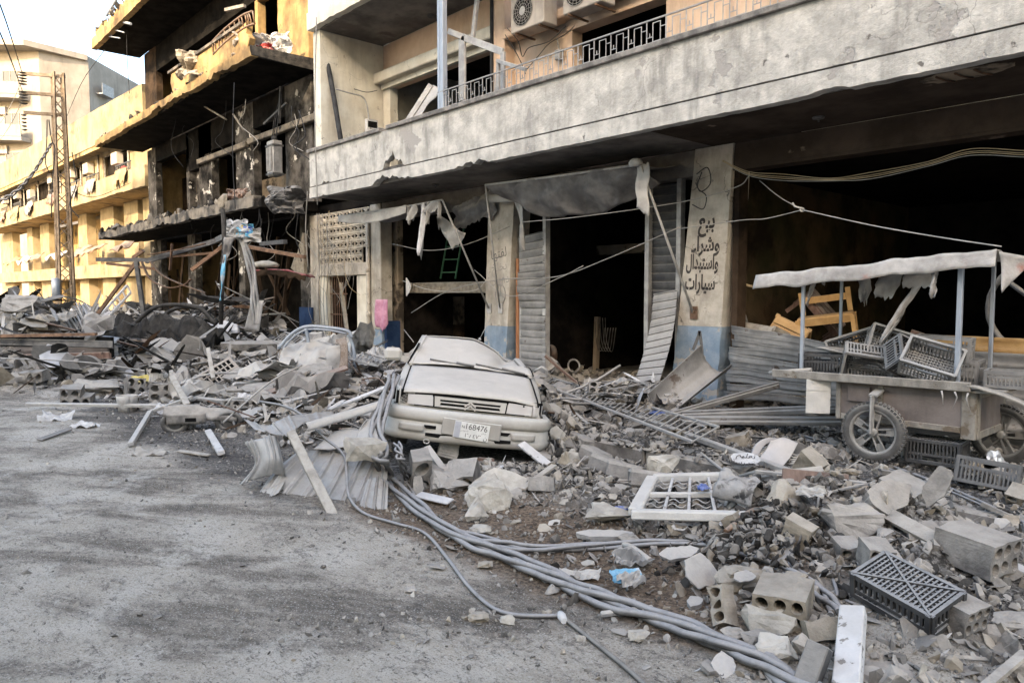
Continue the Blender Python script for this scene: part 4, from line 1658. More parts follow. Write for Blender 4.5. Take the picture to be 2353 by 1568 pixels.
    bm = m.build('bumper', M['car_bumper'], root)
    m = MB()
    front_prism(m, [(-0.44, 0.262), (-0.30, 0.250), (0.34, 0.250), (0.46, 0.262), (0.46, 0.292), (-0.44, 0.292)], -0.078, 0.02)
    front_prism(m, [(-0.47, 0.372), (-0.44, 0.338), (-0.335, 0.338), (-0.335, 0.372)], -0.073, 0.02)
    front_prism(m, [(0.345, 0.372), (0.345, 0.338), (0.42, 0.338), (0.45, 0.372)], -0.073, 0.02)
    m.build('intake', M['black'], bm)
    m = MB()
    for sx in (-1, 1):
        m = MB()
        m.sheet(lambda u, v: (sx * lerp(0.46, 0.72, u), -0.078 + 0.055 * u ** 2, lerp(0.30, 0.375, v)), 6, 3, 0.01)
        m.build('fog_lamp_blank', M['car_bumper'], bm)
    # number plate on its backing
    pl = thing('number_plate', None, None)
    pl.parent = root
    pl.location = (0.045, -0.096, 0.385)
    pl.rotation_euler = (0, rad(2.0), 0)
    m = MB()
    m.box((-0.01, 0.012, -0.008), (0.62, 0.03, 0.175), None, 0, 0.008)
    m.build('plate_backing', M['car_bumper'], pl)
    m = MB()
    m.box((-0.008, -0.008, -0.027), (0.37, 0.006, 0.175), Matrix.Rotation(rad(2), 3, 'Y'), 0, 0.002)
    m.build('plate', M['plate_white'], pl)
    m = MB()
    m.box((-0.157, -0.0125, -0.022), (0.062, 0.003, 0.165), Matrix.Rotation(rad(2), 3, 'Y'))
    m.build('plate_band', M['plate_blue'], pl)
    rt = (rad(90), rad(2), 0)
    write('168476', 0.083, 'ink', pl, (0.035, -0.0125, -0.012), rt, sx=0.98)
    write('N', 0.045, 'ink', pl, (-0.100, -0.0125, -0.004), rt)
    write('\u0661\u0666\u0668\u0664\u0667\u0666 \uFEE5', 0.062, 'ink', pl, (0.045, -0.0125, -0.098), rt, sx=1.0)
    write('\uFEE5\uFE8E\uFEE8\uFE92\uFEDF', 0.026, 'ink_grey', pl, (0.12, -0.0125, -0.042), rt)
    write('\uFEF2\uFEBB\uFEEE\uFEBC\uFEA7', 0.026, 'ink_grey', pl, (-0.085, -0.0125, -0.035), rt)
    # tow eye, mirror
    m = MB()
    m.tube([(-0.42 + 0.03 * math.cos(k * 0.7), -0.06, 0.20 + 0.022 * math.sin(k * 0.7)) for k in range(10)], 0.008, 6)
    m.build('tow_eye', M['car_bumper'], bm)
    m = MB()
    m.box((-0.955, 1.28, 0.99), (0.21, 0.12, 0.155), Euler((0, rad(-3), rad(8))).to_matrix(), 0, 0.035)
    m.beam((-0.86, 1.30, 0.95), (-0.76, 1.32, 0.93), 0.06, 0.07)
    m.build('mirror', M['car_dust'], root)
    m = MB()
    m.tube([(0.78, 1.25, 0.96), (0.86, 1.2, 1.03), (0.93, 1.22, 1.0), (0.95, 1.25, 0.92), (0.86, 1.27, 0.9)], 0.018, 6)
    m.build('broken_mirror', M['metal_grey'], root)
    # underside shadow pan
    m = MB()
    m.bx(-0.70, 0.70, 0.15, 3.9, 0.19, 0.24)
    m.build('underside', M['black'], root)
    return root


CAR = hatchback()
# ------------------------------------------------------------------ plastic crates
def crate_meshes(L=0.47, W=0.31, H=0.23, mat='plastic_grey'):
    out = {}
    t = 0.012

    def side(n_len, name):
        m = MB()
        h = n_len / 2
        m.bx(-h, h, -t, t, H - 0.03, H)
        m.bx(-h, h, -t * .8, t * .8, 0, 0.03)
        m.bx(-h, h, -t * .7, t * .7, H * 0.58, H * 0.58 + 0.02)
        n = int(n_len / 0.032)
        for k in range(n + 1):
            x = -h + 0.01 + (n_len - 0.02) * k / n
            hole = abs(x) < 0.075
            m.bx(x - 0.0065, x + 0.0065, -t * .6, t * .6, 0.03, H * 0.58)
            if not hole:
                m.bx(x - 0.0065, x + 0.0065, -t * .6, t * .6, H * 0.58 + 0.02, H - 0.03)
        m.bx(-h - 0.004, -h + 0.02, -t - .002, t + .002, 0.002, H - 0.002)
        m.bx(h - 0.02, h + 0.004, -t - .002, t + .002, 0.002, H - 0.002)
        return m.mesh(name, M[mat])
    out['long'] = side(L, 'long_side')
    out['short'] = side(W, 'short_side')
    m = MB()
    n = 17
    for k in range(n + 1):
        x = -L / 2 + L * k / n
        m.bx(x - 0.005, x + 0.005, -W / 2, W / 2, 0.004, 0.012)
    for k in range(11):
        y = -W / 2 + W * k / 10
        m.bx(-L / 2, L / 2, y - 0.005, y + 0.005, 0.0125, 0.019)
    for a in (-1, 1):
        m.beam((-L / 2, a * W / 2, 0.0), (L / 2, -a * W / 2, 0.0), 0.012, 0.007 + 0.001 * a)
    out['base'] = m.mesh('base', M[mat])
    out['dim'] = (L, W, H)
    return out


CR = {'g': crate_meshes(), 'b': crate_meshes(0.43, 0.27, 0.15, 'plastic_black'), 's': crate_meshes(0.42, 0.30, 0.16), 'd': crate_meshes(0.46, 0.31, 0.23, 'plastic_black')}


def crate(kind, loc, rot, label):
    c = CR[kind]
    L, W, H = c['dim']
    r = thing('crate', label, 'crate', loc, rot, 'plastic fruit crates')
    inst('long_side', c['long'], r, (0, -W / 2, 0))
    inst('long_side', c['long'], r, (0, W / 2, 0))
    inst('short_side', c['short'], r, (-L / 2, 0, 0), Euler((0, 0, rad(90))))
    inst('short_side', c['short'], r, (L / 2, 0, 0), Euler((0, 0, rad(90))))
    inst('base', c['base'], r, (0, 0, 0))
    return r


# ------------------------------------------------------------------ vendor cart with a ragged canopy
def vendor_cart():
    B = Vector((-3.0, 8.05, 0.2))
    root = thing('vendor_cart', 'wooden street vendor cart with torn dusty canopy and loaded crates', 'cart', B)
    x0, x1, yf, yb = -1.05, 0.85, -0.50, 0.55
    zb = 0.78                                  # bed height above B
    # bed planks and rails
    for k in range(6):
        ya = yf + 0.03 + (yb - yf - 0.06) * k / 6
        m = MB()
        m.box(((x0 + x1) / 2 + 0.1, ya + 0.085, zb - 0.012), (x1 - x0 + 0.2, 0.165, 0.024), None, 0, 0.004)
        m.build('plank', M['wood_cart'], root)
    m = MB()
    m.beam((x0 - 0.05, yf, zb + 0.01), (x1 - 0.02, yf, zb + 0.03), 0.035, 0.085, 0, 0, 0.006)
    m.build('front_rail', M['wood_cart'], root)
    m = MB()
    m.tube([(x0 - 0.12, yf + 0.06, zb), (x0 - 0.02, yf + 0.07, zb + 0.02), (x0 + 0.35, yf + 0.08, zb + 0.07)], 0.022, 8)
    m.build('push_handle', M['metal_grey'], root)
    m = MB()
    m.sheet(lambda u, v: (lerp(x1 - 0.05, x1 + 0.62, u), lerp(yf - 0.02, yf + 0.12, v) + 0.06 * u, zb + 0.045 - 0.26 * u ** 1.7 + 0.01 * fbm((u * 6, v * 4, 0), 2)), 12, 3, 0.02)
    m.build('broken_board', M['wood_cart'], root)
    # cabinet
    cx0, cx1, cz0, cz1 = -0.44, 0.85, 0.36, zb - 0.03
    cy = yf + 0.10
    m = MB()
    m.bx(cx0 + 0.05, cx1 - 0.12, cy + 0.012, cy + 0.03, cz0 + 0.06, cz1)
    m.build('front_panel', M['panel_brown'], root)
    for (a, b) in ((cx0, cx0 + 0.05), (-0.02, 0.03), (cx1 - 0.12, cx1)):
        m = MB()
        m.bx(a, b, cy, cy + 0.045, cz0 - (0.05 if b == cx1 else 0), cz1, 0, 0.005)
        m.build('frame_post', M['wood_cart'], root)
    m = MB()
    m.bx(cx0 + 0.052, cx1 - 0.122, cy + 0.004, cy + 0.04, cz0, cz0 + 0.06, 0, 0.005)
    m.build('bottom_rail', M['wood_cart'], root)
    m = MB()
    m.bx(cx1 - 0.02, cx1 - 0.002, cy + 0.05, yb - 0.05, cz0 - 0.05, cz1)
    m.build('end_panel', M['panel_brown'], root)
    for (a, b) in ((cy + 0.047, cy + 0.11), (yb - 0.12, yb - 0.06)):
        m = MB()
        m.bx(cx1 - 0.03, cx1 + 0.012, a, b, cz0 - 0.05, cz1, 0, 0.005)
        m.build('frame_post', M['wood_cart'], root)
    for (a, b) in ((cz0 - 0.05, cz0 + 0.02), (cz1 - 0.06, cz1)):
        m = MB()
        m.bx(cx1 - 0.028, cx1 + 0.008, cy + 0.112, yb - 0.122, a, b, 0, 0.005)
        m.build('end_rail', M['wood_cart'], root)
    m = MB()
    m.bx(cx0, cx0 + 0.02, cy + 0.05, yb - 0.05, cz0, cz1)
    m.bx(cx0 + 0.02, cx1 - 0.03, yb - 0.07, yb - 0.05, cz0, cz1)
    m.bx(cx0 + 0.02, cx1 - 0.03, cy + 0.05, yb - 0.07, cz0, cz0 + 0.02)
    m.build('cabinet_body', M['panel_brown'], root)
    # open door flap at the left
    m = MB()
    c = Vector((cx0 - 0.16, cy - 0.06, (cz0 + cz1) / 2 + 0.02))
    Rm = Euler((0, 0, rad(32))).to_matrix()
    m.box(c, (0.24, 0.018, 0.36), Rm, 0, 0.003)
    m.box(c + Rm @ Vector((0, -0.012, 0.07)), (0.235, 0.006, 0.006), Rm)
    m.tube([c + Rm @ Vector((-0.05, -0.01, 0.15)), c + Rm @ Vector((-0.05, -0.02, 0.15))], 0.012, 8)
    m.build('cabinet_door', M['frame_white'], root)
    # wheels: five-spoke alloy with knobbly tyres
    NS = 28

    def wheel(loc, rz):
        w = thing('wheel', None, None)
        w.parent = root
        w.location = loc
        w.rotation_euler = (0, 0, rz)
        m = MB()
        Ro, ri = 0.30, 0.038
        ring = [(Ro * math.cos(2 * math.pi * k / 40), 0, Ro * math.sin(2 * math.pi * k / 40)) for k in range(41)]
        prof = []
        N = 40
        vs_, fs_ = [], []
        Q = [(-0.035, 0.225), (-0.042, 0.255), (-0.030, 0.288), (0, 0.300), (0.030, 0.288), (0.042, 0.255), (0.035, 0.225)]
        for k in range(N):
            a = 2 * math.pi * k / N
            for (yy, r) in Q:
                vs_.append((r * math.cos(a), yy, r * math.sin(a)))
        nq = len(Q)
        for k in range(N):
            for j in range(nq - 1):
                fs_.append((k * nq + j, ((k + 1) % N) * nq + j, ((k + 1) % N) * nq + j + 1, k * nq + j + 1))
        m.add(vs_, fs_, True)
        for k in range(46):
            a = 2 * math.pi * k / 46
            for s_ in (-1, 1):
                m.box((0.293 * math.cos(a + s_ * 0.03), s_ * 0.022, 0.293 * math.sin(a + s_ * 0.03)), (0.022, 0.03, 0.026), Matrix.Rotation(-a, 3, 'Y'))
        m.build('tyre', M['rubber'], w)
        m = MB()
        vs_, fs_ = [], []
        Q2 = [(-0.03, 0.228), (-0.034, 0.212), (-0.012, 0.200), (0.012, 0.200), (0.034, 0.212), (0.03, 0.228)]
        for k in range(N):
            a = 2 * math.pi * k / N
            for (yy, r) in Q2:
                vs_.append((r * math.cos(a), yy, r * math.sin(a)))
        nq = len(Q2)
        for k in range(N):
            for j in range(nq - 1):
                fs_.append((k * nq + j, k * nq + j + 1, ((k + 1) % N) * nq + j + 1, ((k + 1) % N) * nq + j))
        m.add(vs_, fs_, True)
        m.build('rim', M['rim_dusty'], w)
        for k in range(5):
            a = rad(78 + 72 * k)
            m = MB()
            for s_ in (-1, 1):
                b = a + s_ * 0.16
                m.beam((0.035 * math.cos(a + s_ * 0.7), -0.004, 0.035 * math.sin(a + s_ * 0.7)), (0.205 * math.cos(b), -0.004, 0.205 * math.sin(b)), 0.02, 0.016)
            m.beam((0.12 * math.cos(a), 0, 0.12 * math.sin(a)), (0.205 * math.cos(a), 0, 0.205 * math.sin(a)), 0.012, 0.05)
            m.build('spoke', M['rim_dusty'], w)
        m = MB()
        m.tube([(0, -0.05, 0), (0, -0.045, 0), (0, 0.04, 0)], [0.02, 0.042, 0.042], 14)
        m.build('hub', M['rim_dusty'], w)
        return w
    wheel((0.0, yf - 0.02, 0.29), rad(2))
    wheel((0.86, yb - 0.16, 0.27), rad(-6))
    m = MB()
    m.beam((0.0, yf - 0.075, 0.28), (0.0, yf - 0.075, 0.66), 0.02, 0.085, rad(90), 0, 0.006)
    m.beam((0.0, yf - 0.065, 0.655), (0.01, yf + 0.08, 0.70), 0.085, 0.02, 0)
    m.build('fork_strap', M['metal_grey'], root)
    m = MB()
    m.box((-0.20, cy - 0.012, 0.64), (0.22, 0.02, 0.16), None, 0, 0.004)
    m.build('patch_board', M['panel_brown'], root)
    # canopy posts
    for (x, y, zt, w_) in ((-0.83, yf + 0.12, 1.83, 0.035), (0.68, yf + 0.12, 1.96, 0.045), (-0.79, yb - 0.1, 1.86, 0.03), (0.72, yb - 0.1, 1.98, 0.035)):
        m = MB()
        m.bx(x - w_ / 2, x + w_ / 2, y - w_ / 2, y + w_ / 2, zb + 0.005, zt, 0, 0.004)
        m.build('post', M['metal_blue'], root)
    # canopy: top sheet and valance
    ca, cb = -1.30, 1.00

    def ctop(u, v):
        x = lerp(ca, cb, u)
        y = lerp(yf - 0.02, yb + 0.05, v)
        z = 1.86 + 0.185 * u + 0.01 * math.sin(u * 25) + 0.03 * fbm((u * 5, v * 3, 2), 3) - 0.05 * math.sin(v * math.pi)
        return (x, y, z)
    m = MB()
    m.sheet(ctop, 40, 10, 0.006)
    m.build('canopy_top', M['canvas_cart'], root)

    def val(u, v):
        a = Vector(ctop(u, 0.0))
        n_ = 0.014 * fbm((u * 8, v * 1.5, 8), 3) + 0.010 * noise.noise((u * 46, v * 2, 3)) * v
        return a + Vector((-0.03 * v * (1 - u), -0.022 - 0.015 * v + n_, -v * (0.155 + 0.02 * fbm((u * 6, 0, 4), 3)) + 0.004))
    m = MB()
    m.sheet(val, 60, 5, 0.005)
    m.build('valance', M['canvas_cart'], root)
    m = MB()
    a = Vector(ctop(1, 0))
    m.sheet(lambda u, v: a + Vector((0.02 + 0.24 * u * (1 - v) + 0.04 * v, -0.03 + 0.10 * u, -0.02 - v * (0.36 - 0.1 * u) - 0.06 * u)) + Vector((0, 0.03 * math.sin(v * 5), 0)), 8, 10, 0.005)
    m.build('hanging_corner', M['canvas_cart'], root)
    # torn strips hanging from the canopy
    for (u, v, w_, l_, lean, tap) in ((0.26, 0.15, 0.05, 0.34, -0.10, 0.8), (0.305, 0.1, 0.03, 0.16, 0.0, 0.1), (0.40, 0.5, 0.16, 0.30, 0.02, 0.5), (0.56, 0.3, 0.27, 0.32, -0.06, 0.35), (0.70, 0.2, 0.34, 0.22, -0.02, 0.2), (0.72, 0.25, 0.12, 0.75, -0.42, 0.75), (0.775, 0.02, 0.045, 0.22, 0.01, 0.0)):
        p = Vector(ctop(u, v)) + Vector((0, 0, -0.012 if v > 0.05 else -0.15))

        def strip(a, b, p=p, w_=w_, l_=l_, lean=lean, tap=tap):
            e = l_ * (1 + 0.22 * fbm((a * 9, p.x * 3, 1), 3))
            return p + Vector(((a - 0.5) * w_ * (1 - tap * b) + lean * b + 0.02 * fbm((a * 3, b * 4, p.x), 2), 0.03 * math.sin(b * 6 + a * 5), -e * b))
        m = MB()
        m.sheet(strip, 12, 12, 0.003)
        m.build('torn_strip', M['canvas_cart' if w_ > 0.04 else 'canvas'], root)
    # frayed rags at the board joint
    m = MB()
    for k in range(3):
        p = Vector((x1 - 0.25 + k * 0.11, yf - 0.03, zb - 0.02))
        m.tube([p, p + Vector((RN.uniform(-.03, .03), -0.01, -0.05)), p + Vector((RN.uniform(-.03, .03), 0, -0.13 - .02 * k))], [0.010, 0.006, 0.002], 5)
    m.build('frayed_rag', M['canvas_cart'], root)
    return root, B, zb


CART, CB, CZB = vendor_cart()
ZB = CB.z + CZB + 0.005


def cart_crates():
    def at(u, v, y):
        return Fy(u, v, y)
    E = lambda a, b, c: Euler((rad(a), rad(b), rad(c)))
    p = Fy(1893, 860, 7.86)
    crate('d', (p.x, 7.88, ZB), E(0, 0, 12), 'black crate standing upright at the left end of the cart bed')
    p = Fy(1992, 830, 7.95)
    crate('g', (p.x, 7.96, ZB + 0.20), E(118, 8, 28), 'grey crate tipped onto its side behind the left cart post')
    p = Fy(1968, 780, 8.3)
    crate('g', (p.x - 0.03, 8.32, ZB + 0.21), E(68, -20, 25), 'grey crate leaning tilted highest at the back of the cart')
    p = Fy(2040, 775, 8.25)
    crate('g', (p.x + 0.02, 8.2, ZB + 0.26), E(62, 18, 30), 'grey crate leaning on the tilted one, slats facing the street')
    p = Fy(2075, 845, 7.85)
    crate('d', (p.x, 7.86, ZB + 0.14), E(50, 25, 55), 'dark crate lying askew in the middle of the cart bed')
    p = Fy(2165, 805, 8.1)
    crate('g', (p.x, 8.12, ZB + 0.22), E(0, 3, 10), 'grey crate standing level on another beside the right cart post')
    p = Fy(2185, 860, 8.1)
    crate('g', (p.x, 8.15, ZB), E(0, 0, 5), 'grey crate under the level one beside the right cart post')
    p = Fy(2135, 845, 7.75)
    crate('g', (p.x, 7.76, ZB + 0.15), E(48, 16, 12), 'dusty crate slumped sideways in front of the right cart post')
    p = Fy(2330, 855, 8.0)
    crate('s', (p.x, 8.0, ZB + 0.005), E(0, 0, 8), 'low grey crate on the right end of the cart past the post')
    p = Fy(2148, 1040, 7.75)
    crate('d', (p.x, 7.80, 0.46), E(180, 0, 4), 'upturned dark crate under the cart cabinet')
    p = Fy(2262, 1060, 7.25)
    crate('d', (p.x, 7.35, 0.17), E(-14, 4, 8), 'dark crate lying open on the ground by the silver foil')
    p = onG(2080, 1400)
    crate('b', (p.x, p.y, p.z + 0.15), E(180 + 16, 10, -12), 'black crate upside down among blocks by the white beam')
    # sheet and board lying across the crates
    m = MB()
    q = Fy(1940, 812, 7.9)
    m.sheet(lambda u, v: (q.x - 0.28 + 0.6 * u, 7.80 + 0.35 * v, ZB + 0.29 - 0.05 * u + 0.02 * fbm((u * 3, v * 3, 0), 2)), 8, 5, 0.008)
    m.build('torn_card', M['canvas'], label='torn sheet of card lying over the cart crates', cat='cardboard')
    q = Fy(2100, 790, 8.25)
    m = MB()
    m.box((q.x, 8.3, ZB + 0.30), (0.22, 0.02, 0.36), E(15, 20, 20).to_matrix())
    m.build('board', M['wood_brown'], label='brown board stuck upright among the cart crates', cat='board')


cart_crates()
# ------------------------------------------------------------------ awnings, shutters, air conditioners, posts, wires
def cable(name, pts, r, mat, label, cat='wire', n=6, sides=5, group=None):
    m = MB()
    m.tube(spline(pts, n), r, sides)
    return m.build(name, M[mat], label=label, cat=cat, group=group)


def sagged(a, b, sag, k=6):
    a, b = Vector(a), Vector(b)
    return [a.lerp(b, t / k) - Vector((0, 0, sag * 4 * (t / k) * (1 - t / k))) for t in range(k + 1)]


def awnings():
    # wide awning over the middle shop
    yA = 8.75
    A = Fy(1118, 428, 9.5)
    Bp = Fy(1470, 378, yA)
    A2 = Fy(1115, 425, yA)
    root = thing('shop_awning', 'wide dark torn canvas awning over the middle shop opening', 'awning', A2)
    L = Vector(root.location)

    def rel(p):
        return Vector(p) - L
    m = MB()
    m.tube([rel(A2), rel(A2.lerp(Bp, .5)) + Vector((0, 0, -0.01)), rel(Bp)], 0.022, 8)
    m.build('front_bar', M['metal_grey'], root)

    def can(u, v):
        p = A2.lerp(Bp, u)
        fold = 0.06 * math.sin(u * 21 + 3 * fbm((u * 3, v, 2), 2)) * v + 0.08 * fbm((u * 7, v * 2, 5), 4) + 0.03 * abs(noise.noise((u * 24 + v * 3, v, 1)))
        h = lerp(0.34, 0.62, math.sin(u * math.pi) ** 0.6) * (1 - 0.35 * smooth(0.72, 1.0, u)) * (1 - 0.45 * smooth(0.3, 0.0, u))
        return rel(p) + Vector((0, 0.10 * v + 0.35 * v * v + fold, -h * v + 0.03 * fbm((u * 5, 3, 1), 3) * v))
    m = MB()
    m.sheet(can, 110, 16, 0.004)
    m.build('canvas', M['canvas_dark'], root)
    m = MB()
    m.sheet(lambda u, v: rel(A2.lerp(Bp, u)) + Vector((0, 0.03 + v * 1.0, 0.004 - 0.05 * math.sin(v * 3) + 0.02 * fbm((u * 6, v * 4, 1), 3) + 0.12 * v)), 30, 8, 0.004)
    m.build('canvas_top', M['canvas_dark'], root)
    # flap at the right end, rag at the left end over the pillar
    m = MB()
    m.sheet(lambda u, v: rel(Bp) + Vector((-0.08 + 0.19 * u + 0.02 * math.sin(v * 9), 0.02 + 0.05 * u, 0.02 - v * (0.78 - 0.14 * (1 - u)) - 0.05 * fbm((u * 6, 3, v), 3))), 8, 14, 0.004)
    m.build('hanging_flap', M['canvas'], root)
    q = Bp + Vector((-0.03, 0, 0.03))
    m = MB()
    m.sheet(lambda u, v: rel(q) + Vector((0.11 * math.cos(u * 6.28) * math.sin(v * 2.6) - 0.05, 0.09 * math.sin(u * 6.28) * math.sin(v * 2.6), 0.07 * math.cos(v * 2.6))), 12, 6, 0.004)
    m.build('canvas_bunch', M['canvas'], root)
    q = Fy(1124, 448, 9.45)
    q2 = Fy(1206, 443, 9.45)
    m = MB()
    m.sheet(lambda u, v: rel(q.lerp(q2, u)) + Vector((0, -0.01 - 0.02 * math.sin(v * 3), -0.15 * v)), 12, 4, 0.004)
    m.sheet(lambda u, v: rel(q2) + Vector((-0.30 * (1 - u) * (1 - 0.7 * v) + 0.12 * v * (1 - v), -0.03 + 0.05 * math.sin(u * 4 + v * 3), -0.10 - v * (0.98 - 0.5 * (1 - u)) - 0.25 * (1 - u) * v)), 10, 14, 0.004)
    m.build('hanging_rag', M['canvas'], root)
    for (a, b) in ((Bp, Fy(1592, 718, 9.68)), (A2, Fy(1148, 708, 9.69))):
        m = MB()
        m.tube([rel(a), rel(b)], 0.020 if a is Bp else 0.016, 8)
        m.build('stay', M['metal_grey'], root)
        m = MB()
        m.box(rel(b) + Vector((0, 0.015, 0)), (0.13, 0.02, 0.2), None, 0, 0.004)
        m.tube([rel(b) + Vector((0, -0.02, 0.02)), rel(b) + Vector((0, 0.0, 0.02))], 0.03, 8)
        m.build('wall_plate', M['metal_rust' if a is Bp else 'metal_grey'], root)

    # small awning on the left
    yB = 8.7
    a0 = Fy(780, 497, yB)
    a1 = Fy(936, 474, yB)
    a2 = Fy(1016, 459, yB)
    root = thing('shop_awning', 'narrow pale torn awning with ragged strips over the left shop', 'awning', a0)
    L2 = Vector(root.location)

    def rel2(p):
        return Vector(p) - L2
    m = MB()
    m.tube([rel2(a0), rel2(a1), rel2(a2)], 0.02, 8)
    m.build('front_bar', M['metal_grey'], root)

    def v1(u, v):
        p = a0.lerp(a1, u)
        return rel2(p) + Vector((0, -0.025 - 0.01 * v, 0.03 - v * (0.16 + 0.22 * math.sin(u * 3.1) * 0.3) - 0.05 * math.sin(u * math.pi) + 0.01 * fbm((u * 8, v * 2, 3), 3)))
    m = MB()
    m.sheet(v1, 40, 5, 0.004)
    m.build('valance', M['canvas'], root)
    m = MB()
    m.sheet(lambda u, v: rel2(a0.lerp(a1, u)) + Vector((0, 0.02 + 1.05 * v, 0.03 + 0.16 * v - 0.3 * math.sin(u * 3.14) * math.sin(v * 3.14))), 16, 8, 0.004)
    m.build('canvas_top', M['canvas_dark'], root)
    for (u0, w_, l_, lean, mt) in ((0.03, 0.34, 0.30, 0.0, 'canvas'), (0.45, 0.55, 0.20, 0.1, 'canvas'), (0.42, 0.16, 1.02, -0.10, 'cloth_white'), (0.05, 0.03, 0.36, 0.02, 'canvas'), (0.92, 0.04, 0.34, 0.02, 'canvas'), (0.62, 0.05, 0.42, -.03, 'canvas')):
        p = a1.lerp(a2, u0)
        m = MB()
        m.sheet(lambda a, b, p=p, w_=w_, l_=l_, lean=lean: rel2(p) + Vector((a * w_ * (1 - 0.25 * b) + lean * b, -0.02 + 0.04 * math.sin(b * 5 + a * 6), -b * l_ * (1 + 0.25 * fbm((a * 7, p.x, 2), 3)))), 10, 12, 0.004)
        m.build('torn_strip', M[mt], root)
    q = Fy(1000, 500, 9.2)

    def rag(a, b):
        s_ = 0.9 * a
        return rel2(q) + Vector((s_ * 0.95 + 0.12 * b, 0.05 * math.sin(b * 5 + a * 4), 0.10 - 0.42 * a - b * (0.42 * math.sin(a * 3.0 + 0.12) + 0.22 * max(0, fbm((a * 9, 1, 4), 3)) + 0.06)))
    m = MB()
    m.sheet(rag, 26, 12, 0.004)
    m.build('hanging_rag', M['canvas'], root)
    b = Fy(1122, 708, 9.69)
    m = MB()
    m.tube([rel2(a2), rel2(b)], 0.020, 8)
    m.build('stay', M['metal_grey'], root)
    m = MB()
    m.box(rel2(b) + Vector((0, 0.015, 0)), (0.13, 0.02, 0.2), None, 0, 0.004)
    m.build('wall_plate', M['metal_grey'], root)
    # crumpled canvas remnants on the beam between the awnings
    q = Fy(1045, 500, 9.66)
    m = MB()
    m.sheet(lambda a, b: q + Vector((1.35 * a, -0.03 + 0.10 * fbm((a * 5, b * 4, 2), 3), 0.22 - b * (0.5 + 0.25 * fbm((a * 5, 2, 2), 3)) + 0.25 * a)), 24, 10, 0.004)
    m.build('canvas_remnant', M['canvas_dark'], label='crumpled canvas remnant on the beam between the two awnings', cat='canvas')


awnings()


